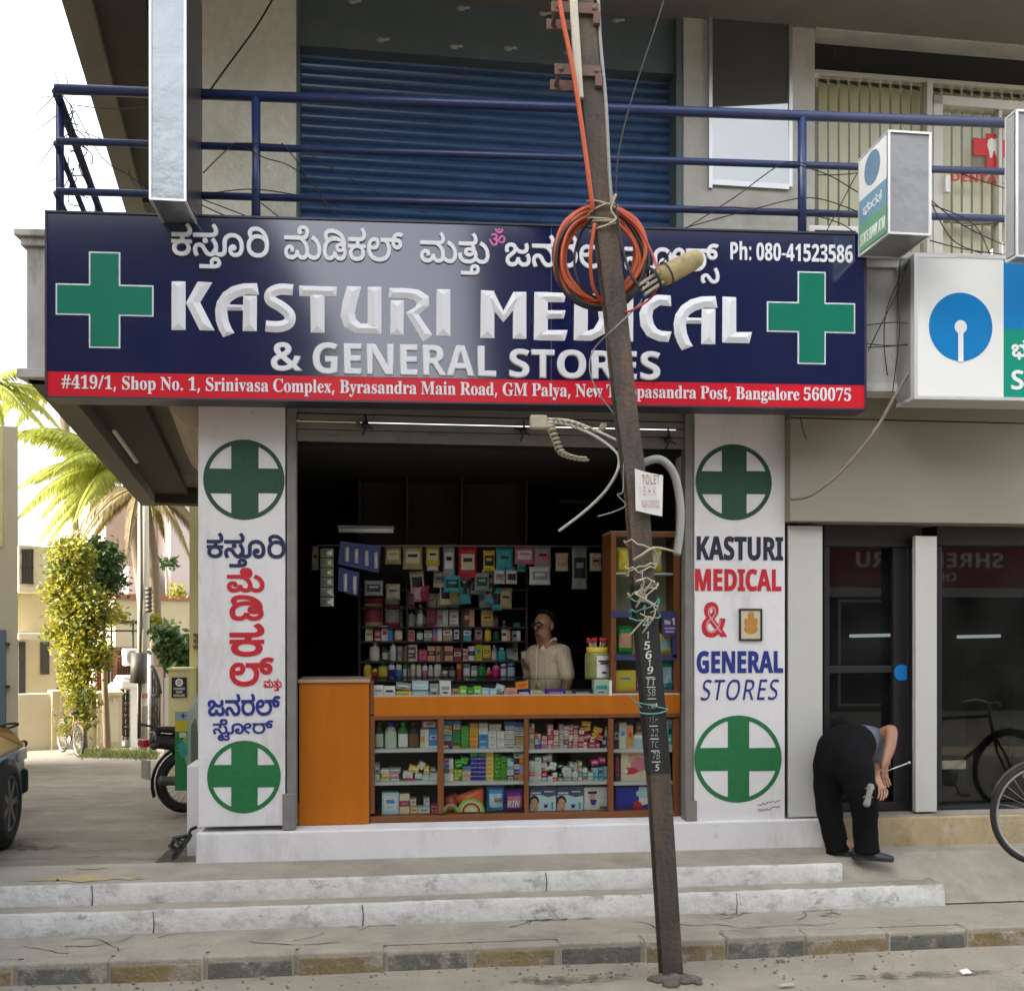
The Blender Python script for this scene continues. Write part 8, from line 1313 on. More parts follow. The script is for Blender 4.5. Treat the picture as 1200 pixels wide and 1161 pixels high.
for (x, y, w_, h_, c, tl) in ((318, 575, 75, 80, 'white', -12), (235, 495, 60, 70, 'grey', 12), (285, 478, 50, 85, 'grey', -5), (255, 600, 40, 50, 'cream', 0), (475, 620, 105, 70, 'white', 4), (580, 590, 70, 75, 'white', 32), (535, 570, 70, 70, 'grey', -20), (625, 555, 50, 70, 'tan', -15), (400, 575, 60, 50, 'dark green', 10), (795, 535, 78, 62, 'magenta', 6), (880, 510, 72, 66, 'magenta', -3)):
    carton('medicine_box', '%s loose carton tipped on top of the piles on the white and teal shelf' % c, 'box', *g5((x-w_/2, y-h_/2, x+w_/2, y+h_/2)), c, 'white' if c != 'white' else 'pale blue', n=-.09+RG.uniform(-.02, .01), tilt=tl, d=.07, style='plain')
def facebox(label, x0, x1, kind):
    y0, y1 = 812, 1100; n = -.10; cc = g5((x0, y0, x1, y1)); s0, s1, z0, z1 = FC.rect(*cc, n); W = s1-s0; H = z1-z0
    mb = MB(); mb.fbox(FC, s0, s1, z0, z1, n-.12, n, 0)
    def el(cx, cy, rx, ry, mi, e): mb.prism(FC, [(s0+W*(cx+rx*math.cos(2*math.pi*i/20)), z0+H*(cy+ry*math.sin(2*math.pi*i/20))) for i in range(20)], n, n+e, mi)
    if kind:
        mb.prism(FC, [(s0, z1-.001), (s0, z0+H*.68), (s0+W*.4, z0+H*.70), (s0+W*.7, z0+H*.60), (s1, z0+H*.66), (s1, z1-.001)], n, n+.001, 1)
        mb.fbox(FC, s0+W*.04, s0+W*.42, z0+H*.74, z0+H*.80, n, n+.002, 2); mb.fbox(FC, s0+W*.55, s0+W*.9, z0+H*.80, z0+H*.84, n, n+.002, 2)
        el(.16, .46, .19, .22, 5, .0022); el(.17, .30, .15, .27, 3, .003); el(.10, .38, .025, .012, 5, .004); el(.25, .38, .025, .012, 5, .004); el(.18, .16, .05, .015, 6, .004)
        mb.prism(FC, [(s0+W*.52, z0+H*.34), (s0+W*.60, z0+H*.30), (s0+W*.70, z0+H*.34), (s0+W*.66, z0+H*.18), (s0+W*.56, z0+H*.18)], n, n+.0022, 7); mb.fbox(FC, s0+W*.82, s0+W*.9, z0+H*.14, z0+H*.4, n, n+.002, 8)
    else:
        el(.32, .66, .14, .16, 3, .002); mb.fbox(FC, s0+W*.14, s0+W*.5, z0+H*.74, z0+H*.84, n, n+.003, 5)
        mb.prism(FC, [(s0+W*.22, z0+H*.52), (s0+W*.50, z0+H*.52), (s0+W*.44, z0+H*.30), (s0+W*.28, z0+H*.30)], n, n+.003, 7); mb.fbox(FC, s0+W*.28, s0+W*.44, z0+H*.08, z0+H*.30, n, n+.003, 0); mb.fbox(FC, s0+W*.62, s0+W*.98, z0+H*.14, z0+H*.24, n, n+.002, 1); mb.fbox(FC, s0+W*.66, s0+W*.92, z0+H*.56, z0+H*.58, n, n+.002, 4)
    o = mb.build('hygiene_box', [mat('hygiene_white', (.46, .60, .64) if kind else (.50, .54, .48), .45, .05, 6), mat('hygiene_slate', (.06, .07, .15), .4, .2, 6), pm('white'), pm('skin'), pm('grey'), pm('black'), pm('red'), pm('navy'), pm('teal')], recalc=False)
    o.data.materials[0] = mat('hygiene_pale_blue', (.46, .60, .64), .45, .05, 6) if kind else mat('hygiene_cream', (.52, .54, .46), .45, .05, 6)
    good(o, label, 'box')
facebox('pale blue hygiene box with a dark top and face print, nearest the compartment post', 58, 352, 1)
facebox('pale blue hygiene box with a dark top and face print, beside the cream box', 366, 664, 1)
facebox('cream hygiene box with a blue garment print right of the face print boxes', 676, 956, 0)
# -- fourth compartment
g6 = lambda a: (a[0]/5.4545+600, a[1]/5.4545+780, a[2]/5.4545+600, a[3]/5.4545+780)
for r_, c1, c2, lab in (((655, 370, 682, 532), 'black', 'grey', 'narrow black box at the left end of the fourth top shelf'), ((685, 362, 732, 532), 'cream', 'pale green', 'cream upright box on the fourth top shelf'), ((733, 378, 775, 532), 'peach', 'orange', 'peach box with an orange print left of the white bottle'), ((795, 360, 845, 440), 'brown', 'tan', 'brown box behind the white bottle'), ((900, 350, 985, 532), 'white', 'grey', 'white box right of the pole on the fourth top shelf'), ((990, 340, 1032, 532), 'white', 'teal', 'white and green box at the right end of the fourth top shelf')):
    carton('carton', lab, 'box', *g6(r_), c1, c2)
bottle('bottle', 'white plastic bottle leaning on the fourth top shelf', 'bottle', *g6((775, 415, 850, 532)), 'white', 'white', 'pale blue', shape='oval', n=-.09)
pk = carton('diaper_pack', 'cream baby pack with a red label on the fourth middle shelf', 'packet', *g6((694, 545, 990, 735)), 'cream', 'pink', style='none')
mb = MB(); n_ = -.099
def el6(cx, cy, rx, ry, mi, e=.001): disc(mb, FC, cx/5.4545+600, cy/5.4545+780, rx/5.4545, ry/5.4545, -.1, n_+e, mi, 20)
el6(750, 575, 45, 35, 0); el6(752, 590, 30, 28, 1, .002); el6(800, 630, 60, 50, 2, .0015); el6(750, 672, 55, 22, 3, .003); el6(725, 672, 16, 16, 4, .004)
mb.build('baby_print', [pm('yellow'), pm('skin'), pm('pink'), pm('red'), pm('white')], pk)
carton('carton', 'dark narrow box left of the cream baby pack', 'box', *g6((660, 560, 690, 735)), 'black', 'wine')
pk = carton('diaper_pack', 'pink blue and white pack on the fourth bottom shelf', 'packet', *g6((660, 768, 1030, 945)), 'navy', 'white', style='none')
mb = MB()
el6(715, 850, 45, 62, 0, .001); el6(710, 800, 26, 26, 1, .002); el6(830, 830, 75, 60, 2, .001); el6(850, 815, 60, 28, 3, .002); el6(800, 890, 30, 26, 4, .003)
mb.build('pack_print', [pm('skin'), pm('skin'), pm('white'), pm('pale blue'), pm('red')], pk)
# -- under the glass top
for i, (x0, y0, x1, y1, c, c2, tl) in enumerate(((438, 803, 449.5, 816, 'white', 'grey', 0), (450, 804, 463, 816, 'white', 'black', 0), (464, 800, 482, 808, 'grey', 'white', -8), (465, 810, 482, 816, 'yellow', 'tan', 0), (483, 797.5, 502, 808, 'pale blue', 'white', 0), (483, 808.5, 502, 816, 'pale blue', 'white', 0), (503.5, 801, 514, 816, 'grey', 'cream', 0), (515, 797.5, 528.5, 816, 'white', 'grey', 0), (530, 807, 538, 816, 'tan', 'wine', 0), (538.5, 804, 547, 816, 'lime', 'white', 0), (547.5, 805.5, 554.5, 816, 'green', 'lime', 0), (555, 804, 564, 816, 'lime', 'white', 0), (564.5, 806, 573, 816, 'pale blue', 'white', 0), (573.5, 807, 582, 816, 'pale blue', 'white', 0), (582, 802, 591, 809, 'pale blue', 'white', -18), (591, 806, 606, 816, 'peach', 'pink', 0), (605, 798.5, 619, 807, 'orange', 'red', 6), (606, 808, 622, 816, 'navy', 'white', 0), (622, 809, 634, 813, 'cream', 'lime', -5), (640, 807.5, 663, 816, 'violet', 'lilac', 0), (672, 807.5, 694, 816, 'black', 'grey', 0), (696, 795.8, 713.5, 816, 'pale green', 'teal', 0), (697, 810, 706, 816, 'green', 'dark green', 0))):
    carton('medicine_box', '%s%s box lying under the glass top, %s' % (c, ' and '+c2 if c2 != c else '', ['at its left end', 'left of the middle', 'near the middle', 'right of the middle', 'toward its right end'][min(4, i//5)]), 'box', x0, y0, x1, y1, c, c2, n=-.03-.02*(i % 3), d=.08, tilt=tl, style='plain')
# -- jar of lollipops
jr = thing('sweet_jar', 'jar of red lollipops with a yellow lid and white label on the counter', 'jar', FC.at(700, 795, -.2))
s_, z_ = FC.sz(700, 795, -.2); c = FC.w(s_, z_, -.2); k_ = FC.sz(714.5, 795, -.2)[0]-s_
mb = MB(); mb.lathe(c, [(k_*.95, 0), (k_, .01), (k_, .18), (k_*.85, .205)], 16); mb.build('jar_body', mat('olive_label', (.20, .22, .07), .35, .3, 18), jr)
mb = MB(); mb.lathe(c, [(k_*.86, .2), (k_*.88, .205), (k_*.88, .235), (k_*.8, .238)], 16); mb.build('lid', pm('yellow'), jr)
mb = MB(); vs = []
for zz in (.01, .175): vs += [c+Vector((0, 0, zz))+FC.d*(-math.cos(q)*k_*1.02)+FC.n*math.sin(q)*k_*1.02 for q in [math.pi*(.42+.52*i/8) for i in range(9)]]
mb.add(vs, [(i, i+1, 9+i+1, 9+i) for i in range(8)], 0, True); mb.build('label_paper', pm('white'), jr, recalc=False)
mb = MB()
for zz, w_ in ((.135, .045), (.118, .03), (.05, .02)):
    q0 = c+Vector((0, 0, zz))+FC.d*k_*.35+FC.n*k_*1.0; mb.obox(q0, FC.d*w_, FC.n*.004, Vector((0, 0, .006)))
mb.build('label_print', pm('black'), jr)
for i in range(16):
    mb = MB(); q = RG.uniform(0, 6.3); b0 = c+Vector((math.cos(q)*k_*.5, math.sin(q)*k_*.5, .225)); e = b0+Vector((math.cos(q)*.022, math.sin(q)*.022, RG.uniform(.05, .075))); mb.tube([b0, e], .003, 5, mi=1); mb.ball(e, .014, 8, 0); good(mb.build('lollipop', [pm('red'), pm('white')]), 'red lollipop standing in the jar on the counter', 'lollipop')
# -- glass cabinet at the right
cb = thing('display_cabinet', 'tall narrow glass cabinet with orange frame standing on the right counter end', 'cabinet', FC.at(752, 814, -.2))
FCB = Frame((0, 7.44), (1, 0))
def kp(name, m, fn, **k):
    mb = MB(); fn(mb); return mb.build(name, m, cb, **k)
kp('frame', BRWN, lambda b: (b.pbox(FCB, 716, 623, 722, 814, -.04, 0), b.pbox(FCB, 790, 626, 797, 814, -.04, 0), b.pbox(FCB, 722, 623, 790, 629, -.04, 0), b.pbox(FCB, 722, 809, 790, 814, -.04, 0)), bevel=.003)
kp('side_panel', BRWN, lambda b: (b.pbox(FCB, 716, 623.5, 719, 813.5, -.36, -.041), b.pbox(FCB, 794, 626, 797, 813.5, -.36, -.041)))
kp('back_panel', mat('pale_cabinet_back', (.36, .38, .26), .7, .08, 3), lambda b: (b.pbox(FCB, 716, 624, 797, 813, -.37, -.36), b.pbox(FCB, 716, 622.5, 797, 624.5, -.36, -.04)))
for y in (671, 716.5, 771): kp('shelf', SHELFW, lambda b: b.pbox(FCB, 720, y, 793, y+2.2, -.35, -.045))
kp('glass_door', GL_CASE, lambda b: b.pbox(FCB, 722, 629, 790, 809, -.02, -.015))
STRIP = mat('brand_navy_strip', (.03, .03, .12), .5, .1, 9)
kp('shelf_strip', STRIP, lambda b: (b.pbox(FCB, 716, 716, 793, 723, -.0, .008), b.pbox(FCB, 720, 767, 793, 773, 0, .008), b.pbox(FCB, 788, 722, 793, 770, 0, .008)))
sg_ = kp('shelf_sign', STRIP, lambda b: b.pbox(FCB, 776.5, 720, 793, 745, .0, .016))
text('sign_lettering', '1', FCB, 787, 724, 790.5, 732, pm('white'), sg_, n=.016, thick=.001)
text('sign_lettering', 'No', FCB, 779, 726, 785.5, 731.5, pm('white'), sg_, n=.016, thick=.001)
mb = MB(); mb.pbox(FCB, 779, 735, 791, 737, .015, .018); mb.pbox(FCB, 780, 739, 790, 741, .015, .018); mb.build('sign_rule', pm('lilac'), sg_)
for x0, y0, x1, y1, c1, c2, nm, lab in ((722, 641, 741, 671, 'yellow', 'yellow', 'p', 'yellow packet left of the pole on the cabinet\'s upper shelf'), (741, 640, 757, 671, 'yellow', 'tan', 'p', 'yellow packet behind the pole on the cabinet\'s upper shelf'), (762, 640, 776, 670, 'yellow', 'cream', 'p', 'narrow yellow packet right of the pole in the cabinet'), (722, 733, 742, 767, 'green', 'peach', 'p', 'green and peach packet on the cabinet\'s third shelf'), (741, 736, 752, 767, 'peach', 'pink', 'p', 'peach packet beside the green one in the cabinet'), (771, 742, 788, 767, 'yellow', 'pale blue', 'p', 'yellow packet right of the pole on the cabinet\'s third shelf'), (721, 785, 745, 809, 'yellow', 'yellow', 'c', 'yellow box at the bottom left of the cabinet'), (745, 786, 758, 809, 'violet', 'pink', 'c', 'purple box beside the yellow box at the cabinet bottom'), (774, 772, 789, 809, 'teal', 'pale blue', 'p', 'teal packet upright at the cabinet bottom right')):
    if nm == 'p': pouch('packet', lab, 'packet', x0, y0, x1, y1, c1, c2, n=-.12, F=FCB, thick=.03, c3=c2)
    else: carton('carton', lab, 'box', x0, y0, x1, y1, c1, c2, n=-.08, F=FCB)
# ------------------------------------------------------------------ back shelves
FB = Frame((0, 8.9), (1, 0))
rk = thing('back_shelf', 'dark wooden shelf rack behind the counter crowded with bottles and packets', 'shelf', FB.at(520, 850, -.2))
RKM = mat('rack_wood', (.035, .024, .017), .7, .2, 4)
mb = MB(); mb.pbox(FB, 420, 560, 618, 900, -.42, -.38); mb.build('back_panel', RKM, rk)
for y in (690, 712, 734, 751, 774.5, 797): mb = MB(); mb.pbox(FB, 421, y, 617, y+2, -.38, .02); mb.build('shelf', RKM, rk)
for x in (420, 476, 540, 616): mb = MB(); mb.pbox(FB, x, 560, x+2.5, 900, -.38, .0); mb.build('upright', RKM, rk)
mb = MB(); mb.pbox(FB, 421, 797, 618, 900, -.36, -.01); mb.build('lower_doors', RKM, rk)
for k in range(44):     # a second, dimmer rank pushed in behind the front ones
    yb = (734, 751, 774.5, 797)[k % 4]; x0 = 427+RG.uniform(0, 178); wd = RG.uniform(6, 12); c = RG.choice(['white', 'cream', 'tan', 'green', 'wine', 'grey', 'teal', 'yellow', 'brown', 'navy', 'pink'])
    (bottle if k % 3 else carton)('bottle' if k % 3 else 'carton', 'half hidden %s %s in the rear rank of the back shelves' % (c, 'bottle' if k % 3 else 'carton'), 'bottle' if k % 3 else 'box', x0, yb-RG.uniform(17, 26), x0+wd, yb, c, RG.choice(['white', 'black', c]), F=FB, n=-.17)
for k in range(16):
    x0 = 476+RG.uniform(0, 130); y0 = RG.uniform(662, 690); c = RG.choice(['grey', 'tan', 'wine', 'teal', 'brown', 'cream'])
    pouch('hanging_packet', 'small dim %s packet hanging in the second rank behind the counter' % c, 'packet', x0, y0, x0+RG.uniform(10, 18), y0+RG.uniform(16, 28), c, RG.choice(['black', 'grey', c]), F=FB, n=.16, thick=.02, tilt=RG.uniform(-6, 6))
for (x0, x1, y0, c, cap, lb_, sh_) in ((426, 435.5, 772, 'yellow', 'black', 'yellow', 'round'), (436, 442.5, 780, 'yellow', 'black', 'red', 'round'), (443, 454.5, 769, 'dark green', 'dark green', 'yellow', 'oval'), (455, 463, 775, 'white', 'white', 'navy', 'tall'), (464, 471, 775, 'white', 'navy', 'blue', 'tall'), (472, 480, 774, 'green', 'white', 'white', 'tall'), (481, 487, 774, 'white', 'white', 'cream', 'tall'), (488, 494, 776, 'cream', 'peach', 'white', 'tall'), (495, 501, 777, 'white', 'white', 'pink', 'tall'), (502, 507.5, 779, 'cream', 'white', 'white', 'tall'), (508.5, 517, 774, 'white', 'white', 'cream', 'tall'), (518, 525, 783, 'white', 'black', 'grey', 'round'), (526, 534, 777, 'black', 'black', 'grey', 'tall'), (535, 542, 773, 'orange', 'red', 'red', 'tall'), (543, 551.5, 777, 'grey', 'grey', 'white', 'tub'), (552, 560, 777, 'grey', 'black', 'white', 'tall'), (560.5, 570, 777, 'green', 'dark green', 'green', 'tub'), (569.5, 577, 782, 'pink', 'white', 'red', 'round'), (577.5, 586, 774, 'pink', 'white', 'magenta', 'round'), (586.5, 594, 777, 'navy', 'white', 'white', 'tub'), (594.5, 604, 775, 'navy', 'white', 'pale blue', 'tub')):
    bottle('bottle', '%s bottle with %s cap%s lowest row behind the counter' % (c, cap, '' if lb_ in (c, cap) else ' and %s label' % lb_), 'bottle', x0, y0, x1, 797, c, cap, lb_, n=.0, F=FB, shape=sh_, fl=.8)
for (x0, y0, x1, y1, c, c2, k_, lab) in ((475, 755, 489, 774.5, 'cream', 'brown', 'c', 'cream hair colour box with a brown print'), (490.5, 761, 500.5, 774.5, 'magenta', 'pink', 'c', 'bright magenta box right of the hair colour box'), (501, 757, 510, 774.5, 'peach', 'black', 'c', 'peach hair colour box with a black print'), (511, 757, 520, 774.5, 'brown', 'tan', 'c', 'brown hair colour box between two with dark prints'), (521, 757, 531, 774.5, 'peach', 'brown', 'c', 'peach hair colour box with a brown print'), (532, 759, 540, 774.5, 'wine', 'cream', 'c', 'wine red box beside the hair colour boxes'), (541, 760, 548, 774.5, 'cream', 'red', 'c', 'cream box with a red print in the second row'), (549, 757, 556, 774.5, 'white', 'black', 'c', 'white box left of the yellow box in the second row'), (557, 754, 565, 774.5, 'yellow', 'lime', 'c', 'yellow box standing highest in the second row'), (565.5, 756, 575, 774.5, 'yellow', 'brown', 'c', 'yellow box with a brown print in the second row'), (576, 756, 582.5, 774.5, 'grey', 'white', 'b', 'grey bottle in the second row'), (583, 759, 594, 774.5, 'teal', 'white', 'b', 'teal bottle at the right of the second row'), (433, 752, 445, 774.5, 'cream', 'white', 'b', 'fat cream bottle in the second row'), (448, 757, 455, 774.5, 'dark green', 'black', 'b', 'dark green bottle in the second row'), (457, 750, 464.5, 774.5, 'white', 'grey', 'b', 'white pointed bottle in the second row'), (466, 757, 474, 774.5, 'brown', 'tan', 'c', 'brown box left of the hair colour box'),
  (428, 735, 437, 751, 'pale green', 'yellow', 'c', 'pale green box at the left end of the third row'), (439, 737, 446, 751, 'red', 'white', 'c', 'red box in the third row'), (447, 733, 460, 751, 'blue', 'white', 'c', 'blue box in the third row'), (462, 732, 472, 751, 'orange', 'black', 'b', 'orange bottle with a black cap in the third row'), (478, 738, 486, 751, 'peach', 'red', 'c', 'peach box in the third row'), (488, 735, 496, 751, 'dark green', 'black', 'b', 'dark green bottle in the third row'), (497, 738, 506, 751, 'grey', 'white', 'c', 'grey box in the third row'), (507, 731, 518, 751, 'white', 'pink', 'c', 'pinkish white box in the third row'), (519, 732, 530, 751, 'tan', 'white', 'c', 'tan box in the third row'), (531, 735, 539, 751, 'black', 'white', 'c', 'black box in the third row'), (543, 733, 552, 751, 'teal', 'white', 'c', 'teal box in the third row'), (556, 735, 566, 751, 'wine', 'grey', 'c', 'wine coloured box in the third row'), (568, 733, 576, 751, 'yellow', 'brown', 'b', 'yellow bottle in the third row'), (578, 736, 586, 751, 'dark green', 'dark green', 'b', 'dark green bottle right of the yellow one in the third row'), (588, 736, 598, 751, 'peach', 'white', 'c', 'peach box at the right of the third row'), (600, 739, 610, 751, 'white', 'grey', 'c', 'white box at the right end of the third row'),
  (426, 700, 449, 734, 'tan', 'wine', 'j', 'large clear topped jar of tan sweets'), (450.5, 702, 469, 734, 'wine', 'grey', 'j', 'large jar of wine red sweets'), (478, 715, 486, 734, 'grey', 'black', 'b', 'grey bottle in the fourth row'), (489, 708, 496, 734, 'tan', 'white', 'b', 'slim tan bottle in the fourth row'), (500, 714, 511, 734, 'wine', 'black', 'c', 'wine red box in the fourth row'), (512, 713, 525, 734, 'pale green', 'grey', 'c', 'pale green box in the fourth row'), (526, 714, 538, 734, 'grey', 'white', 'c', 'grey box in the fourth row'), (543, 714, 556, 734, 'peach', 'brown', 'c', 'peach box in the fourth row'), (562, 690, 580, 712, 'white', 'grey', 'c', 'pale paper pack in the fifth row'), (564, 714, 578, 734, 'tan', 'yellow', 'c', 'tan pack in the fourth row'), (500, 695, 511, 712, 'grey', 'tan', 'c', 'grey box in the fifth row'), (512, 695, 525, 712, 'tan', 'grey', 'c', 'tan box in the fifth row'), (526, 696, 538, 712, 'pale blue', 'grey', 'c', 'pale blue box in the fifth row'), (478, 692, 486, 712, 'wine', 'black', 'c', 'wine red box in the fifth row')):
    if k_ == 'c': carton('carton', lab+' behind the counter', 'box', x0, y0, x1, y1, c, c2, F=FB, n=-.02, d=.15)
    elif k_ == 'b': bottle('bottle', lab+' behind the counter', 'bottle', x0, y0, x1, y1, c, c2, RG.choice(['white', c, 'cream']), F=FB, n=-.01, fl=.8)
    else: bottle('sweet_jar', lab+' behind the counter', 'jar', x0, y0, x1, y1, c, c2, c2, F=FB, n=.0, shape='tub', fl=.8)
mb = MB(); a, b = FB.at(372, 639, .35), FB.at(708, 640, .35); mb.tube([a, b], .008, 6); tag(mb.build('hanging_rod', STEEL), 'thin metal rod from which packets hang behind the counter', 'rod')
for (x0, y0, x1, y1, c, c2, lab) in ((451, 640, 470, 661, 'tan', 'cream', 'tan packet leftmost of the three tan ones'), (472, 639, 495, 667, 'tan', 'cream', 'large tan packet middle of the three tan ones'), (499, 640, 515, 662, 'yellow', 'cream', 'yellow packet right of the large tan one'), (500, 662, 514, 669, 'cream', 'white', 'small cream packet below the yellow one'), (519, 638, 533, 676, 'grey', 'white', 'long grey packet'), (537, 640, 559, 677, 'red', 'cream', 'red and cream packet'), (566, 645, 580, 669, 'yellow', 'black', 'yellow and black round packet'), (581, 642, 601, 668, 'teal', 'teal', 'teal packet'), (603, 640, 626, 661, 'pink', 'white', 'pale pink printed packet'), (626, 640, 646, 664, 'grey', 'pink', 'grey and pink packet'), (651, 648, 666, 669, 'cream', 'skin', 'cream card packet left of the grey strip'), (670, 641, 688, 690, 'grey', 'black', 'long dark grey strip packet'), (691, 648, 705, 669, 'cream', 'skin', 'cream card packet right of the grey strip'), (579, 668, 592, 684, 'white', 'grey', 'white packet low on the left of a pair'), (593, 668, 606, 684, 'white', 'black', 'white packet low on the right of a pair'), (620, 664, 645, 685, 'white', 'grey', 'wide white packet below the grey and pink one'), (556, 671, 573, 692, 'grey', 'dark green', 'dim grey packet low in the middle'), (606, 661, 616, 670, 'teal', 'green', 'small teal packet'), (427, 680, 449, 698, 'grey', 'black', 'grey packet over the tan sweets jar'), (452, 684, 469, 702, 'tan', 'grey', 'dim tan packet over the red sweets jar'), (520, 674, 540, 694, 'teal', 'black', 'dim teal packet'), (484, 688, 494, 705, 'pink', 'grey', 'small pinkish packet'), (365, 640, 374, 668, 'grey', 'tan', 'dim grey packet left of the sachet strip')):
    pouch('hanging_packet', lab+' hanging behind the counter', 'packet', x0, y0, x1, y1, c, c2, F=FB, n=.30, thick=.02, c3=RG.choice(['black', 'red', c]))
sc_ = thing('sachet_strip', 'long strip of pale silvery sachets hanging at the dark left side', 'sachets', FB.at(383, 711, .4))
for i in range(6):
    y = 642+i*11.5; mb = MB(); a, b = FB.at(375.5, y+.6, .4), FB.at(391, y+11, .4)
    p00, p10, p01, p11 = FB.at(375.5, y+.5, .4), FB.at(391, y+.5, .4), FB.at(375.5, y+11, .4), FB.at(391, y+11, .4); m_ = (p00+p11)/2+FB.n*.03
    mb.add([p00, p10, p11, p01, m_, (p00+p10)/2+FB.n*.012, (p01+p11)/2+FB.n*.012], [(0, 5, 4), (5, 1, 4), (1, 2, 4), (2, 6, 4), (6, 3, 4), (3, 0, 4)], 0, False); mb.build('sachet', mat('sachet_foil', (.44, .45, .34), .3, .25, 14, metal=.3), sc_, recalc=False)
for lab, pl, bl2 in (('blue hanging card with four white batteries in a row', [(399, 634), (446, 640), (444, 671), (396, 661)], [(404, 641, 409, 658), (415, 643, 420, 660), (427, 645, 432, 663), (438, 647, 443, 666)]), ('smaller blue hanging card with two white batteries', [(397, 664), (421, 671), (419, 699), (396, 692)], [(402, 672, 407, 693), (413, 675, 418, 696)])):
    bc = thing('battery_card', lab, 'card', FB.at(pl[3][0], pl[3][1], .45)); mb = MB(); pp_ = [FB.sz(x, y, .45) for x, y in pl]; mb.prism(FB, pp_, .445, .45); mb.build('card', mat('card_blue', (.03, .05, .22), .4, .25, 6), bc)
    for q in bl2: mb = MB(); s_a = FB.at((q[0]+q[2])/2, q[3], .47); s_b = FB.at((q[0]+q[2])/2, q[1], .47); mb.tube([s_a, s_b], .017, 8); mb.build('battery', pm('white'), bc)
tl_ = thing('tube_lamp', 'unlit white tube lamp fixed high on the shop back wall', 'lamp', FB.at(432, 624, .3))
mb = MB(); mb.pbox(FB, 396, 616, 462, 619, .25, .3); mb.build('holder', mat('lamp_holder', (.4, .42, .38), .5), tl_); mb = MB(); mb.tube([FB.at(397, 621, .33), FB.at(461, 621.5, .33)], .022, 8); mb.build('tube', mat('lamp_tube', (.75, .78, .72), .25), tl_)
# dark cartons and bundles stored under the ceiling
for i, (x0, y0, x1, y1, c) in enumerate(((370, 540, 420, 585, 'brown'), (425, 536, 470, 580, 'grey'), (485, 532, 503, 552, 'tan'), (520, 540, 548, 575, 'grey'), (552, 540, 584, 578, 'grey'), (480, 582, 508, 616, 'grey'), (600, 545, 640, 580, 'brown'), (655, 550, 700, 590, 'grey'))):
    pouch('stored_bundle', 'dim %s bundle stored high in the dark %s of the shop' % (c, ['left corner', 'left', 'left centre', 'centre', 'centre right', 'middle over the lamp end', 'right', 'far right'][i]), 'bundle', x0, y0, x1, y1, 'black' if c == 'x' else c, 'brown', F=Frame((0, 10.3), (1, 0)), n=0, thick=.08)
from collections import Counter
cn_ = Counter(o['label'] for o in GOODS)
for o in GOODS:
    if cn_[o['label']] > 1: o['group'] = 'matching goods: '+o['label']
# ------------------------------------------------------------------ people
def skin_obj(name, J, E, mats, parent, root=0, sub=2, smooth=True):
    """J: list of (point, radius or (rx, ry)); E: edges; grown with a skin modifier and baked"""
    o0 = wloc(parent); me = bpy.data.meshes.new(name); me.from_pydata([Vector(p)-o0 for p, r in J], E, [])
    o = bpy.data.objects.new(name, me); COL.objects.link(o); o.parent = parent
    o.modifiers.new('s', 'SKIN').use_smooth_shade = smooth
    for i, (p, r) in enumerate(J): me.skin_vertices[0].data[i].radius = r if isinstance(r, tuple) else (r, r)
    me.skin_vertices[0].data[root].use_root = True
    sb_ = o.modifiers.new('d', 'SUBSURF'); sb_.levels = sub; sb_.render_levels = sub
    dg = bpy.context.evaluated_depsgraph_get(); nm = bpy.data.meshes.new_from_object(o.evaluated_get(dg)); o.modifiers.clear(); o.data = nm; bpy.data.meshes.remove(me)
    nm.materials.clear(); nm.materials.append(mats)
    for p in nm.polygons: p.use_smooth = True
    return o
def hand(J, E, wi, d, sidev, nrm, curl=.6, sc=1.0):
    W = Vector(J[wi][0]); d = Vector(d).normalized(); s = Vector(sidev).normalized(); n = Vector(nrm).normalized()
    k = len(J); J.append((W+d*.045*sc, (.030*sc, .018*sc))); E.append((wi, k)); J.append((W+d*.085*sc, (.034*sc, .015*sc))); E.append((k, k+1)); kk = k+1
    for i, (o_, L_) in enumerate(((-.030, .062), (-.011, .078), (.009, .074), (.027, .056))):
        a = len(J); b = W+d*.10*sc+s*o_*sc; m_ = b+(d*math.cos(curl)+n*math.sin(curl))*L_*.5*sc; e = m_+(d*math.cos(curl*2)+n*math.sin(curl*2))*L_*.5*sc
        J += [(b, .0095*sc), (m_, .0085*sc), (e, .007*sc)]; E += [(kk, a), (a, a+1), (a+1, a+2)]
    a = len(J); b = W+d*.03*sc-s*.035*sc; J += [(b, .011*sc), (b+(d*.7-s*.5+n*.4).normalized()*.035*sc, .0095*sc), (b+(d*.9-s*.2+n*.6).normalized()*.062*sc, .008*sc)]; E += [(k, a), (a, a+1), (a+1, a+2)]
SKN = mat('brown_skin', (.23, .11, .06), .5, .12, 9); HAIR = mat('dark_hair', (.006, .005, .005), .7, .2, 30, .4, spec=.1)
SHIRT = mat('striped_beige_shirt', (.40, .33, .235), .85, .30, 3, .6, stretch=(30, 30, .6), bscale=1.2)
TROU = mat('dark_trousers', (.007, .007, .008), .9, .3, 7, .3, spec=.12); SHIRTB = mat('blue_grey_shirt', (.10, .12, .17), .85, .25, 6, .5)
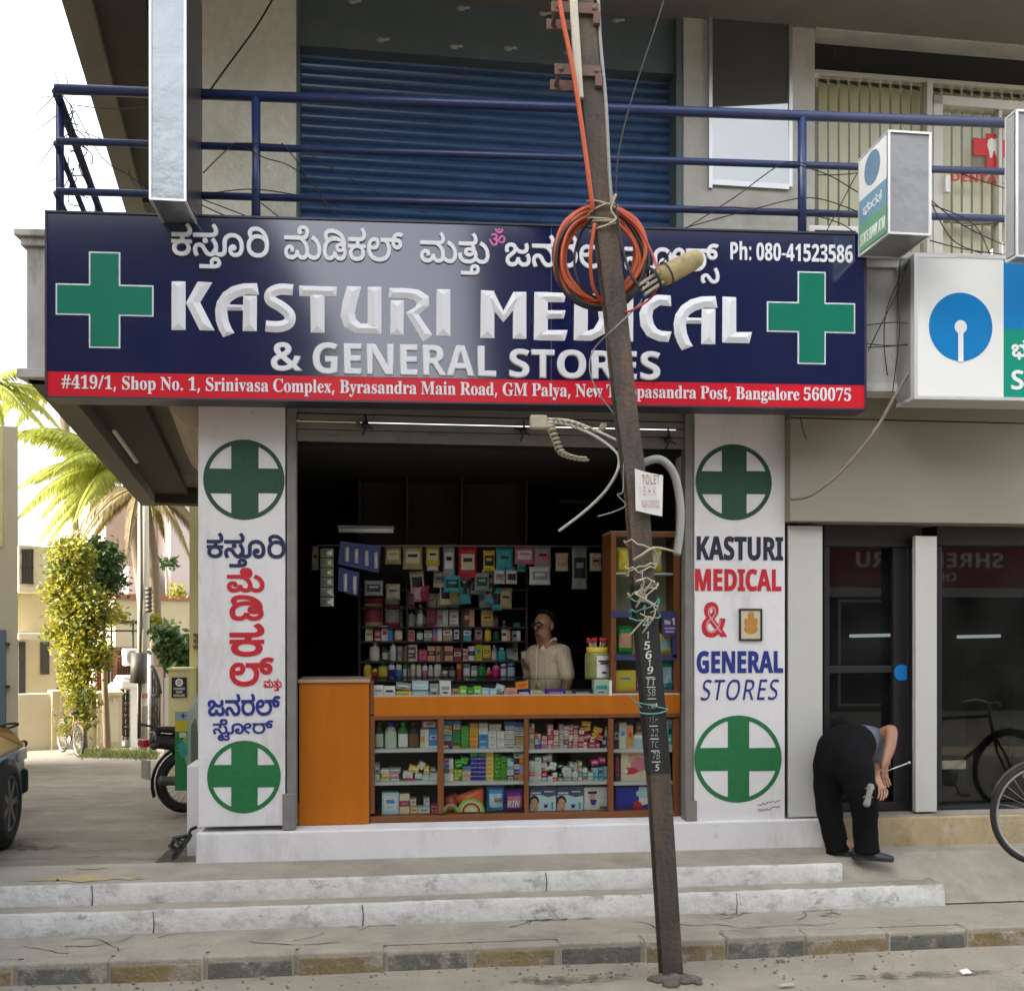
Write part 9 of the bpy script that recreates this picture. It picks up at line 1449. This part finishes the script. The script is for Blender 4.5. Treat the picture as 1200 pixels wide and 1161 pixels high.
# shopkeeper: standing behind the counter, turned to the left
sp0 = P(640, 735, 8.15); sp0.z = ZF
yw = R_(-52); fwd = Vector((math.sin(yw), -math.cos(yw), 0)); rgt = Vector((fwd.y, -fwd.x, 0)); rgt = -rgt if rgt.x > 0 else rgt   # his right hand lies to the left in the picture
U = Vector((0, 0, 1)); K = .885
B = lambda x, y, z: sp0+(rgt*x+fwd*y+U*z)*K
keeper = thing('person', 'shopkeeper with glasses and beige striped short sleeved shirt behind the counter', 'person', sp0)
J = [(B(0, 0, .93), (.15, .11)), (B(0, -.02, 1.10), (.145, .105)), (B(0, -.02, 1.27), (.16, .11)), (B(0, -.02, 1.40), (.10, .075)), (B(0, .0, 1.47), .050), (B(0, .035, 1.535), (.062, .07)), (B(0, .035, 1.60), (.072, .092)), (B(0, .02, 1.665), (.070, .088)), (B(0, .01, 1.715), (.045, .055)),
     (B(.17, -.02, 1.365), .058), (B(.225, -.02, 1.12), .045), (B(.20, .12, .93), .034), (B(-.17, -.02, 1.365), .058), (B(-.235, -.04, 1.12), .045), (B(-.22, .06, .90), .034),
     (B(.09, 0, .85), .09), (B(.10, .02, .48), .062), (B(.10, 0, .09), .042), (B(.11, .14, .04), .036), (B(-.09, 0, .85), .09), (B(-.10, .02, .48), .062), (B(-.10, 0, .09), .042), (B(-.11, .14, .04), .036),
     (B(0, .125, 1.592), .012), (B(0, .145, 1.565), .016), (B(0, .10, 1.515), .028)]
E_ = [(0, 1), (1, 2), (2, 3), (3, 4), (4, 5), (5, 6), (6, 7), (7, 8), (3, 9), (9, 10), (10, 11), (3, 12), (12, 13), (13, 14), (0, 15), (15, 16), (16, 17), (17, 18), (0, 19), (19, 20), (20, 21), (21, 22), (6, 23), (23, 24), (5, 25)]
hand(J, E_, 11, fwd*.5-U*.8, rgt, -rgt, .5); hand(J, E_, 14, fwd*.3-U*.9, rgt, rgt, .5)
skin_obj('body', J, E_, SKN, keeper)
J = [(B(0, 0, .90), (.175, .135)), (B(0, -.02, 1.10), (.170, .128)), (B(0, -.02, 1.27), (.182, .130)), (B(0, -.02, 1.385), (.125, .088)), (B(0, -.008, 1.435), (.066, .066)), (B(.17, -.02, 1.355), .084), (B(.212, -.02, 1.20), .066), (B(.222, -.02, 1.11), .066), (B(-.17, -.02, 1.355), .082), (B(-.222, -.03, 1.20), .066), (B(-.232, -.035, 1.10), .066)]
shirt = skin_obj('shirt', J, [(0, 1), (1, 2), (2, 3), (3, 4), (3, 5), (5, 6), (6, 7), (3, 8), (8, 9), (9, 10)], SHIRT, keeper)
mb = MB()
for s in (-1, 1):
    mb.add([B(s*.012, .088, 1.40), B(s*.075, .072, 1.38), B(s*.085, .02, 1.47), B(s*.062, .01, 1.485), B(s*.045, .05, 1.455)], [(0, 1, 2, 3, 4)]); mb.add([B(s*.085, .02, 1.47), B(s*.062, .01, 1.485), B(s*.055, -.06, 1.50), B(s*.08, -.07, 1.475)], [(0, 1, 2, 3)])
mb.build('collar', mat('collar_beige', (.50, .44, .34), .85, .06, 9), shirt, recalc=False)
skin_obj('trousers', [(B(0, 0, .92), (.165, .125)), (B(.09, 0, .84), .105), (B(.10, .02, .48), .085), (B(.10, 0, .10), .075), (B(-.09, 0, .84), .105), (B(-.10, .02, .48), .085), (B(-.10, 0, .10), .075)], [(0, 1), (1, 2), (2, 3), (0, 4), (4, 5), (5, 6)], TROU, keeper)
mb = MB(); hc = B(0, .012, 1.672); mb.ball((0, 0, 0), 1, 14); vs = []
for i, v in enumerate(mb.v): mb.v[i] = hc+(rgt*v.x*.090+fwd*v.y*.112+U*v.z*.085)*K if not (v.y > .3 and v.z < .42) else hc+(rgt*v.x*.055+fwd*.03+U*(.03+.02*v.z))*K
mb.build('hair', HAIR, keeper)
mb = MB()
for s in (-1, 1):
    c = B(s*.034, .138, 1.612); mb.tube([c+(rgt*math.cos(q)*.027+U*math.sin(q)*.019-fwd*.012*abs(math.cos(q))) for q in [2*math.pi*i/14 for i in range(14)]], .007, 5, closed=True); mb.tube([B(s*.060, .122, 1.615), B(s*.084, .02, 1.615)], .005, 5)
mb.tube([B(-.012, .139, 1.612), B(.012, .139, 1.612)], .005, 5); mb.build('glasses', BLK, keeper)
for s in (-1, 1): MB().ball(B(s*.074, .01, 1.60), .022, 8, 0, (1, 1, 1.5)).build('ear', SKN, keeper)
mb = MB()
for s in (-1, 1): mb.ball(B(s*.032, .110, 1.612), .012, 8)
mb.build('eyes', mat('eye_dark', (.05, .035, .03), .3), keeper)
mb = MB(); mb.tube([B(-.025, .118, 1.532), B(0, .130, 1.530), B(.025, .118, 1.532)], .0065, 6); mb.build('mouth', mat('lip', (.13, .055, .04), .5), keeper)
# man bending over at the bank door
G0 = P(1000, 1003, 7.2); G0.z = .39
man = thing('person', 'person in black trousers bending far over beside the dark glass bank door', 'person', G0)
fl = .39
def pz(x, y, t): return P(x, y, t)
J = [(pz(986, 880, 7.26), (.12, .11)), (pz(1002, 870, 7.42), (.10, .09)), (pz(1016, 870, 7.58), (.12, .09)), (pz(1024, 876, 7.72), .08), (pz(1027, 887, 7.80), .052), (pz(1028, 899, 7.84), (.075, .085)), (pz(1029, 911, 7.86), (.068, .075)), (pz(1029, 918, 7.87), .045),
     (pz(1030, 864, 7.52), .055), (pz(1046, 853, 7.42), .050), (pz(1043, 875, 7.36), .043), (pz(1036, 897, 7.30), .030),
     (pz(1010, 880, 7.74), .055), (pz(1024, 900, 7.55), .045), (pz(1027, 912, 7.12), .032),
     (pz(996, 895, 7.20), .07), (pz(1010, 940, 7.13), .05), (pz(1014, 984, 7.14), .045), (pz(1030, 999, 7.12), .036),
     (pz(976, 895, 7.32), .07), (pz(973, 940, 7.34), .05), (pz(984, 984, 7.30), .045), (pz(1002, 998, 7.27), .036)]
E_ = [(0, 1), (1, 2), (2, 3), (3, 4), (4, 5), (5, 6), (6, 7), (2, 8), (8, 9), (9, 10), (10, 11), (2, 12), (12, 13), (13, 14), (0, 15), (15, 16), (16, 17), (17, 18), (0, 19), (19, 20), (20, 21), (21, 22)]
hand(J, E_, 11, Vector((.02, -.1, -1)), RT, -FW, .5, .95); hand(J, E_, 14, Vector((.2, -.6, -.7)), RT, Vector((-.5, 0, -.5)), .6, .95)
skin_obj('body', J, E_, mat('brown_skin_light', (.33, .17, .10), .5, .1, 9), man)
mb = MB()
for pts, rr in (([(1006, 869, 7.44), (996, 872, 7.37), (984, 880, 7.32), (976, 897, 7.33), (972, 920, 7.35), (972, 948, 7.35), (977, 974, 7.33), (983, 997, 7.31)], [.13, .155, .165, .140, .112, .092, .083, .088]), ([(1006, 870, 7.40), (999, 874, 7.31), (996, 884, 7.24), (1001, 902, 7.18), (1008, 924, 7.14), (1013, 948, 7.12), (1014, 974, 7.14), (1016, 997, 7.15)], [.13, .155, .155, .138, .112, .092, .083, .088])):
    sp_ = spline([pz(*q) for q in pts], 5); n_ = len(sp_); r_ = [rr[min(i//5, 6)]+(rr[min(i//5+1, 7)]-rr[min(i//5, 6)])*(i % 5)/5+.003*math.sin(i*1.3) for i in range(n_)]; r_[-1] = rr[-1]
    mb.tube(sp_, r_, 18)
mb.build('trousers', TROU, man, recalc=False)
skin_obj('shirt', [(pz(996, 871, 7.36), (.165, .16)), (pz(1008, 871, 7.48), (.165, .16)), (pz(1018, 873, 7.60), (.165, .15)), (pz(1023, 879, 7.70), .11), (pz(1031, 866, 7.53), .078), (pz(1040, 859, 7.47), .068), (pz(1010, 882, 7.74), .075), (pz(1016, 895, 7.70), .066)], [(0, 1), (1, 2), (2, 3), (2, 4), (4, 5), (2, 6), (6, 7)], SHIRTB, man)
mb = MB(); mb.ball(pz(1029.5, 906, 7.87), .098, 12, 0, (1, 1.05, 1.1)); mb.build('hair', HAIR, man)
SHOE = mat('dark_shoe', (.022, .024, .028), .5, .3, 12, .3)
for a, b_ in (((1012, 998, 7.14), (1040, 1001, 7.08)), ((983, 997, 7.31), (1008, 999, 7.25))):
    p, q = P(*a), P(*b_); p.z = q.z = fl+.045; d = (q-p).normalized(); s = Vector((-d.y, d.x, 0)); mb = MB()
    rings = [(-.07, .030, .045), (-.03, .040, .085), (.04, .044, .08), (.10, .048, .055), (.16, .042, .042), (.20, .022, .03)]; vs = []
    for f, w_, h_ in rings:
        c = Vector((p.x, p.y, fl))+d*f; vs += [c+s*w_*math.cos(t_)+Vector((0, 0, .002+max(0, math.sin(t_))*h_+(.0 if math.sin(t_) > -.1 else 0))) for t_ in [2*math.pi*k_/12 for k_ in range(12)]]
    fs = [(i*12+j, i*12+(j+1) % 12, (i+1)*12+(j+1) % 12, (i+1)*12+j) for i in range(5) for j in range(12)]+[list(range(11, -1, -1)), list(range(60, 72))]
    mb.add(vs, fs, 0, True); mb.obox(Vector((p.x, p.y, fl+.008))+d*.06, d*.135, s*.046, U*.010); mb.build('shoe', SHOE, man)
mb = MB(); mb.tube([B(0, .117, 1.40), B(0, .125, 1.2), B(0, .14, 1.0)], .007, 5)
for z in (1.36, 1.27, 1.18, 1.09): mb.ball(B(.0, .123, z), .009, 6)
mb.build('placket', MATS['collar_beige'], shirt)
sl = thing('sandal', 'grey soled sandal held upside down in the bending person\'s hand', 'sandal', P(1017, 945, 6.96))
a, b_ = P(1021, 918, 6.98), P(1015, 945, 6.95); d = (b_-a); mb = MB(); s = RT*.030
mb.tube([a+d*f for f in (0, .1, .3, .5, .7, .9, 1)], [.018, .028, .027, .022, .028, .030, .018], 12, flat=.3); mb.build('sole', mat('grey_sole', (.24, .24, .25), .7, .1, 20), sl)
mb = MB(); mb.tube([a+d*.2-s+FW*.0, a+d*.25+FW*.05, a+d*.2+s], .008, 6); mb.tube([a+d*.6-s, a+d*.6+FW*.06, a+d*.6+s], .008, 6); mb.build('strap', mat('tan_strap', (.20, .09, .05), .6, .1), sl)
tag(MB().tube([P(1034, 905, 7.24), P(1065, 893.5, 7.2)], .005, 6).ball(P(1065.5, 893.3, 7.2), .010, 8).build('metal_stick', mat('bright_steel', (.6, .6, .58), .3, .05, metal=.6)), 'thin metal stick in the bending person\'s hand pointing at the door', 'stick')
# ------------------------------------------------------------------ car at the left edge
CY, CB = mat('car_yellow', (.80, .47, .05), .22, .04, 2, coat=.5), mat('car_blue', (.01, .13, .33), .22, .04, 2, coat=.5); RUB = mat('rubber', (.014, .014, .015), .8, .2, 20, .2); RIM = mat('alloy', (.14, .14, .145), .4, .1, 6, metal=.5)
wc = P(6, 941, 7.6); gz0 = wc.z-.295; cdv = (KD*1.0+Vector((.05, 0, 0))).normalized(); csd = Vector((cdv.y, -cdv.x, 0))   # csd points to the car's right side (towards the lane)
fr_ = Vector((wc.x, wc.y, gz0))+cdv*.74+csd*.02
car = thing('car', 'yellow and blue car cut off by the left edge of the photo', 'car', fr_-cdv*1.8-csd*.75)
C_ = lambda u, v, z: fr_-cdv*u-csd*v+U*z     # u back from the nose, v to the left from its right flank
prof = [(0.02, .24), (-.02, .36), (0, .50), (.06, .60), (.20, .70), (.45, .79), (.80, .86), (1.05, .90), (1.30, 1.15), (1.55, 1.38), (1.75, 1.46), (2.4, 1.48), (2.9, 1.42), (3.3, 1.10), (3.5, .95), (3.58, .7), (3.58, .3), (3.4, .22)]
def shell(zlo, zhi, m, name):
    pts = [(u, min(max(z, zlo), zhi)) for u, z in prof]; mb = MB(); W_ = 1.52; k = len(pts); vs = []
    for fv in (0, .5, 1):
        for u, z in pts:
            ins = .05*max(0, (z-.5))**1.5*6 if z > .86 else .03*max(0, z-.62)
            ex = .07*max(0, 1-u/.5) if u < .5 else 0
            v = ins+ex if fv == 0 else (W_-ins-ex if fv == 1 else W_/2); vs.append(C_(u-(.05 if (fv == .5 and u < .5) else 0), v, z))
    fs = [(i, (i+1) % k, k+(i+1) % k, k+i) for i in range(k)]+[(k+i, k+(i+1) % k, 2*k+(i+1) % k, 2*k+i) for i in range(k)]+[list(range(k-1, -1, -1)), list(range(2*k, 3*k))]
    mb.add(vs, fs); return mb.build(name, m, car, bevel=.02)
shell(.22, .655, CB, 'lower_body'); shell(.657, 1.6, CY, 'upper_body')
mb = MB(); mb.add([C_(1.12, .02+.0, .93), C_(1.60, .13, 1.34), C_(2.85, .14, 1.36), C_(3.1, .05, .95)], [(0, 1, 2, 3)]); mb.build('side_window', mat('car_glass', (.01, .012, .013), .08), car, recalc=False)
mb = MB(); mb.obox(C_(.25, .05, .60), cdv*.10, csd*.04, U*.05); mb.build('headlight', mat('lamp_glass', (.5, .5, .48), .15), car, bevel=.02)
mb = MB(); mb.obox(C_(.03, .76, .36), cdv*.05, csd*.72, U*.10); mb.build('bumper', RUB, car, bevel=.03)
for u in (.74, 3.0):
    for sgn, v in ((1, .0), (-1, 1.52)):
        c = C_(u, v, .295); ax = csd*sgn; mb = MB(); mb.lathe(c-ax*.16, [(.325, 0), (.33, .165)], 28, ax); mb.build('wheel_arch', BLK, car)
        mb = MB(); mb.lathe(c-ax*.15, [(.20, 0), (.275, .0), (.295, .03), (.295, .14), (.275, .178), (.215, .182), (.21, .165)], 32, ax); tyr = mb.build('wheel', RUB, car)
        mb = MB(); mb.lathe(c-ax*.15, [(.21, .12), (.212, .17), (.19, .165), (.185, .13)], 32, ax); mb.lathe(c-ax*.15, [(.05, .12), (.05, .168), (.03, .172)], 12, ax)
        for i in range(7):
            q = 2*math.pi*i/7; e = (cdv*math.cos(q)+U*math.sin(q)); f = ax.cross(e); mb.obox(c-ax*.15+ax*.158+e*.118, e*.075, f*.022, ax*.008)
        mb.build('rim', RIM, tyr)
# ------------------------------------------------------------------ two wheelers
def two_wheeler(name, label, cat, c, hd, scooter=False):
    c = Vector(c); hd = Vector(hd).normalized(); sd = Vector((-hd.y, hd.x, 0)); t = thing(name, label, cat, c+hd*.62)
    L = lambda a, z, s=0: c+hd*a+U*z+sd*s; R0 = .24 if scooter else .305; wb = 1.2 if scooter else 1.27
    for a in (0, wb):
        mb = MB(); mb.tube([L(a, R0)+(R0-.045)*(math.cos(q)*hd+math.sin(q)*U) for q in [2*math.pi*i/36 for i in range(36)]], .048, 10, closed=True); w_ = mb.build('wheel', RUB, t, recalc=False)
        mb = MB(); mb.tube([L(a, R0)+(R0-.085)*(math.cos(q)*hd+math.sin(q)*U) for q in [2*math.pi*i/36 for i in range(36)]], .018, 6, closed=True)
        for i in range(24): q = 2*math.pi*i/24; mb.tube([L(a, R0, (-1)**i*.035)+.05*(math.cos(q+.4)*hd+math.sin(q+.4)*U), L(a, R0)+(R0-.09)*(math.cos(q)*hd+math.sin(q)*U)], .0028, 4)
        mb.lathe(L(a, R0, -.06), [(.07, 0), (.075, .03), (.075, .09), (.05, .12)], 14, sd); mb.build('rim', mat('bike_rim', (.36, .36, .36), .35, .1, 9, metal=.6), w_, recalc=False)
        mb = MB(); pts = [L(a, R0)+(R0+.035)*(math.cos(q)*hd+math.sin(q)*U) for q in [R_(200-i*14) for i in range(11)]]; mb.tube(pts, .05, 8, flat=.25); mb.build('mudguard', BLK, t)
    PAINT = mat('bike_black_paint', (.02, .018, .02), .25, .1, 5, coat=.3)
    mb = MB(); mb.tube(spline([L(-.30, .82), L(-.05, .80), L(.3, .76), L(.55, .78)], 5), [.06]*5+[.11]*6+[.12]*5, 10, flat=.55); mb.build('seat', mat('seat_vinyl', (.018, .018, .02), .5, .2, 14, .1), t)
    mb = MB(); mb.tube(spline([L(.5, .80), L(.66, .86), L(.85, .86), L(1.0, .78)], 5), [.09]*4+[.14]*7+[.10]*5, 12); mb.build('tank', PAINT, t)
    mb = MB(); mb.tube(spline([L(-.34, .72), L(-.1, .68), L(.25, .62)], 5), [.06]*5+[.10]*6, 10, flat=1.3); mb.build('tail_panel', PAINT, t)
    mb = MB(); mb.obox(L(.58, .36), hd*.20, sd*.11, U*.17); mb.tube([L(.5, .34, -.14), L(.2, .30, -.17), L(-.35, .36, -.18)], .045, 10); mb.build('engine', mat('engine_grey', (.09, .09, .09), .5, .25, 12, metal=.4), t, bevel=.02)
    mb = MB()
    for s in (-.09, .09): mb.tube([L(0, R0, s), L(.45, R0+.02, s)], .022, 7); mb.tube([L(.0, R0, s), L(.08, .66, s)], .028, 8); mb.tube([L(wb, R0, s), L(wb-.25, .98, s)], .024, 7)
    mb.tube([L(.3, .2, .1), L(.22, .02, .25)], .014, 6); mb.build('frame', IRON, t)
    mb = MB(); mb.tube(spline([L(wb-.36, 1.02, -.36), L(wb-.27, 1.06, -.18), L(wb-.24, 1.02, 0), L(wb-.27, 1.06, .18), L(wb-.36, 1.02, .36)], 4), .014, 6)
    for s in (-.3, .3): mb.tube([L(wb-.28, 1.04, s*.8), L(wb-.3, 1.2, s)], .007, 5); mb.ball(L(wb-.3, 1.22, s), .06, 9, 0, (.6, 1, .8))
    mb.ball(L(wb-.14, .93), .10, 12); mb.build('handlebar', BLK, t)
    mb = MB(); mb.obox(L(-.42, .70), hd*.03, sd*.07, U*.035); mb.build('tail_lamp', mat('lamp_red', (.35, .01, .012), .2), t, bevel=.01)
    mb = MB(); mb.obox(L(-.40, .45), hd*.01, sd*.09, U*.09); mb.build('number_plate', mat('plate_grey', (.3, .3, .28), .5), t)
    mb = MB()
    for s in (-.16, .16): mb.tube([L(-.36, .68, s*.4), L(-.38, .68, s)], .008, 5); mb.ball(L(-.38, .68, s), .035, 9)
    mb.tube(spline([L(-.05, .78, -.12), L(-.38, .86, -.1), L(-.42, .88, 0), L(-.38, .86, .1), L(-.05, .78, .12)], 4), .012, 6); mb.build('grab_rail', IRON, t)
    return t
c = P(219, 735, 9.9); c.z = zst(c.y); two_wheeler('motorcycle', 'black motorcycle with spoked wheels parked behind the green standee', 'motorcycle', c, FW*.62+RT*.72)
c = P(-20, 735, 9.6); c.z = zst(c.y)+.02; two_wheeler('scooter', 'dark two wheeler whose red tail lamp shows behind the car', 'motorcycle', c, -RT*.85+FW*.5, True)
# green standee
sdn = thing('standee', 'green and yellow folding medicine display board left of the white pillar', 'display board', P(216, 925, 8.4))
F1 = Frame(P(204, 735, 8.5)[:2], (1, -.1)); SG = mat('standee_green', (.015, .17, .05), .4, .1, 4); SB_ = mat('standee_pale', (.26, .36, .38), .4, .2, 3); SY = mat('standee_yellow', (.50, .40, .03), .4, .08); SLM = mat('standee_lime', (.18, .40, .04), .4, .15, 5); ST = mat('standee_teal', (.03, .27, .24), .4, .15, 5)
mb = MB(); mb.pbox(F1, 205, 834, 221.5, 926, -.03, 0); f1 = mb.build('front_panel', SG, sdn)
mb = MB(); mb.pbox(F1, 205.2, 834.4, 221.3, 844, 0, .003); mb.build('top_strip', SB_, f1); mb = MB(); mb.pbox(F1, 205.2, 844, 221.3, 857, 0, .003); mb.build('yellow_strip', SY, f1)
mb = MB(); mb.pbox(F1, 211.5, 838, 217.5, 839.4, .003, .006); mb.pbox(F1, 213.8, 835.5, 215.2, 841.8, .003, .0055); mb.build('cross_mark', PBLU, f1)
mb = MB(); 
for pl_ in ([(221, 858), (212, 870), (221, 906)], [(206, 880), (221, 872), (221, 880)]): mb.prism(F1, [F1.sz(x, y, .003) for x, y in pl_], 0, .004)
mb.build('lime_shape', SLM, f1); mb = MB(); mb.prism(F1, [F1.sz(x, y, .003) for x, y in ((207, 872), (216, 868), (221, 884), (213, 888))], 0, .0045); mb.build('teal_shape', ST, f1)
mb = MB(); mb.pbox(F1, 210, 858, 218, 864, 0, .005); mb.build('white_mark', pm('pale green'), f1)
a, b_ = P(220, 735, 8.42), P(233.5, 735, 7.72); F2 = Frame(a[:2], (b_-a)[:2]); mb = MB(); mb.prism(F2, [F2.sz(x, y) for x, y in ((219.5, 925), (219.5, 834), (232, 812), (233.5, 930))], -.03, 0); f2 = mb.build('side_panel', SB_, sdn)
mb = MB(); mb.prism(F2, [F2.sz(x, y, .003) for x, y in ((224, 893), (224, 850), (229, 842), (231.5, 860), (231.5, 893))], 0, .004); mb.build('green_shape', mat('standee_dark', (.02, .07, .03), .4, .3, 6), f2)
# black sandal leaning on the plinth corner
JT = mat('joint_dark', (.11, .10, .085), .95, .2, 9); mb = MB()
for px, Y, z0, z1 in ((108, YS2, .26, .385), (640, YS2, .265, .385), (425, YS1, .12, .255), (863, YS1, .12, .255), (180, YS1, .12, .25)): x = xat(px, Y); mb.tube([(x, Y-.004, z0), (x+.004, Y-.005, (z0+z1)/2), (x-.003, Y-.003, z1)], .0035, 5)
mb.build('riser_joints', JT, st, recalc=False)
bs = thing('sandal', 'black strap sandal leaning on edge against the white plinth corner', 'sandal', P(214, 1006, 7.05))
a, b_ = P(202, 1007, 7.0), P(224, 977, 7.1); d = b_-a; mb = MB(); mb.tube([a+d*f for f in (0, .1, .3, .55, .8, 1)], [.015, .034, .040, .034, .038, .02], 12, flat=.28); mb.build('sole', RUB, bs)
mb = MB(); nn = d.cross(FW).normalized(); nn = nn if nn.x < 0 else -nn
mb.tube(spline([a+d*.25-FW*.03, a+d*.35+nn*.07, a+d*.3+FW*.04], 5), .018, 6, flat=.4); mb.tube(spline([a+d*.55-FW*.03, a+d*.62+nn*.08, a+d*.6+FW*.04], 5), .018, 6, flat=.4); mb.tube(spline([a+d*.9-FW*.02, a+d*1.1+nn*.02, P(230, 969, 7.1)], 5), .012, 6); mb.tube([a+d*.33+nn*.06, a+d*.62+nn*.075, a+d*.95], .014, 6); mb.build('strap', BLK, bs)
# bicycle at the right edge
bc_ = P(1219, 735, 6.98); bc_.z = .40; bicycle('black bicycle whose rear wheel shows at the right edge on the landing', bc_, (1, -.05, 0), 1.0)
# bank machine behind the window glass
am = thing('cash_machine', 'pale grey cash machine cabinet behind the right bank window', 'cash machine', P(1205, 945, 8.3))
F3 = Frame((0, 8.1), (1, 0)); mb = MB(); mb.pbox(F3, 1186, 782, 1262, 950, -.6, 0); mb.build('cabinet', mat('machine_grey', (.46, .48, .48), .4, .04), am, bevel=.02)
mb = MB(); mb.pbox(F3, 1176, 786, 1185.5, 950, -.6, -.03); mb.build('side_trim', mat('machine_dark', (.10, .11, .11), .4), am); mb = MB(); mb.pbox(F3, 1204, 815, 1244, 845, 0, .01); mb.build('screen', BLK, am); mb = MB(); mb.pbox(F3, 1177, 862, 1182, 876, -.03, .02); mb.build('handle', WPAINT, am)
# ------------------------------------------------------------------ litter, cracks, dirt
pp_ = P(1131, 1122, 5.9); pp_.z = .012
tag(MB().add([pp_+Vector(v) for v in ((-.03, -.03, 0), (.03, -.025, .006), (.035, .04, .012), (-.02, .035, .004))], [(0, 1, 2, 3)]).build('paper_scrap', mat('paper_white', (.8, .8, .78), .7), recalc=False), 'small white paper scrap lying on the road near the kerb', 'litter')
pp_ = P(922, 1156, 5.7); pp_.z = .01
tag(MB().add([pp_+Vector(v) for v in ((-.05, -.01, 0), (.03, -.02, .006), (.05, .01, .01), (-.03, .015, .004))], [(0, 1, 2, 3)]).build('paper_scrap', mat('paper_dull', (.42, .40, .36), .8), recalc=False), 'dull flattened paper scrap at the bottom edge of the road', 'litter')
r = random.Random(31); mb = MB()
for _ in range(420):
    x = r.uniform(-6, 6); y = YK-abs(r.gauss(0, .25))-.01; s = r.uniform(.003, .011); mb.ball((x, y, .004), s, 5, 0, (1.2, 1, .7))
mb.build('gravel', mat('gravel_grey', (.22, .19, .16), .9, .3, 30), kind='stuff')
def ribbon(mb, pts, z, w0):
    L_ = []; 
    for i, p in enumerate(pts):
        d = Vector(pts[min(i+1, len(pts)-1)])-Vector(pts[max(i-1, 0)]); d = d.normalized() if d.length else Vector((1, 0)); n = Vector((-d.y, d.x))*w0*r.uniform(.3, 1); L_.append((Vector(p)+n, Vector(p)-n))
    vs = [Vector((a.x, a.y, z(a.x, a.y))) for a, b in L_]+[Vector((b.x, b.y, z(b.x, b.y))) for a, b in L_]; k = len(L_)
    mb.add(vs, [(i, i+1, k+i+1, k+i) for i in range(k-1)])
mb = MB()
for _ in range(15):
    x, y = r.uniform(-3.5, 4.5), r.uniform(YK+.17, YS1-.1); a = r.uniform(-.7, .7)+(1.2 if r.random() < .4 else 0); pts = []
    for i in range(r.randint(5, 11)): pts.append((x, y)); x += .06*math.cos(a); y += .06*math.sin(a); a += r.uniform(-.6, .6); y = min(max(y, YK+.165), YS1-.02)
    ribbon(mb, pts, lambda x, y: .1235, .005)
for i in range(5):
    y = 7.3+i*.22+r.uniform(-.1, .1); x = -4.4+r.uniform(-.3, .5); pts = []
    for k in range(26): pts.append((x, y)); x += .085; y += r.uniform(-.02, .035)
    ribbon(mb, pts, lambda x, y: zst(y)+.006+(0.02*math.sin(x*1.1+y*.7) if y > 7.6 else .002), .006)
mb.build('cracks', mat('crack_dark', (.05, .045, .04), .95), kind='structure', recalc=False)
def blot(cx, cy, rx, ry, z, sd):
    q = random.Random(sd); k = 26; return [(cx+rx*math.cos(2*math.pi*i/k)*q.uniform(.55, 1.15), cy+ry*math.sin(2*math.pi*i/k)*q.uniform(.4, 1.2), z) for i in range(k)]
DIRT = mat('dirt_dark', (.10, .08, .06), .95, .3, 12)
nt = DIRT.node_tree; N = nt.nodes; nz = N.new('ShaderNodeTexNoise'); nz.inputs['Scale'].default_value = 16; nz.inputs['Detail'].default_value = 8; tcn = N.new('ShaderNodeTexCoord'); nt.links.new(tcn.outputs['Object'], nz.inputs['Vector'])
mrn = N.new('ShaderNodeMapRange'); mrn.inputs[1].default_value = .42; mrn.inputs[2].default_value = .62; mrn.inputs[4].default_value = .75; nt.links.new(nz.outputs['Fac'], mrn.inputs[0]); nt.links.new(mrn.outputs[0], N['Principled BSDF'].inputs['Alpha'])
mb = MB()
for x0, x1, sd in ((598, 705, 1), (835, 880, 2), (950, 992, 3), (400, 450, 4)):
    a, b = xat(x0, 6.5), xat(x1, 6.5); v = blot((a+b)/2, 6.505, (b-a)/2, .035, .1238, sd); mb.add(v, [list(range(len(v)))])
v = blot(xat(972, 6.42), 6.40, .10, .06, .1239, 6); mb.add(v, [list(range(len(v)))])
for cx, cy, rx, ry, sd in ((3.0, 5.55, .55, .05, 7), (1.0, 5.72, .5, .06, 8), (4.3, 5.85, .4, .05, 9)): v = blot(cx, cy, rx, ry, .016, sd); mb.add(v, [list(range(len(v)))])
v = blot(-2.9, 8.0, .55, .16, zst(8.0)+.008, 10); mb.add(v, [list(range(len(v)))])
mb.build('dirt_patches', DIRT, kind='structure', recalc=False)
mb = MB(); v = blot(xat(105, 6.85), 6.84, .36, .10, .3945, 12); mb.add(v, [list(range(len(v)))]); v = blot(xat(108, 7.1), 7.12, .12, .03, .3945, 13); mb.add(v, [list(range(len(v)))])  # yellow blots paint a patch of sunlight onto the landing
mb.build('yellow_sun_patch', mat('yellow_sun_patch', (.42, .33, .09), .95, .3, 9, stain=[((.33, .29, .22), .95, 6, .42, .58)]), kind='stuff', recalc=False)
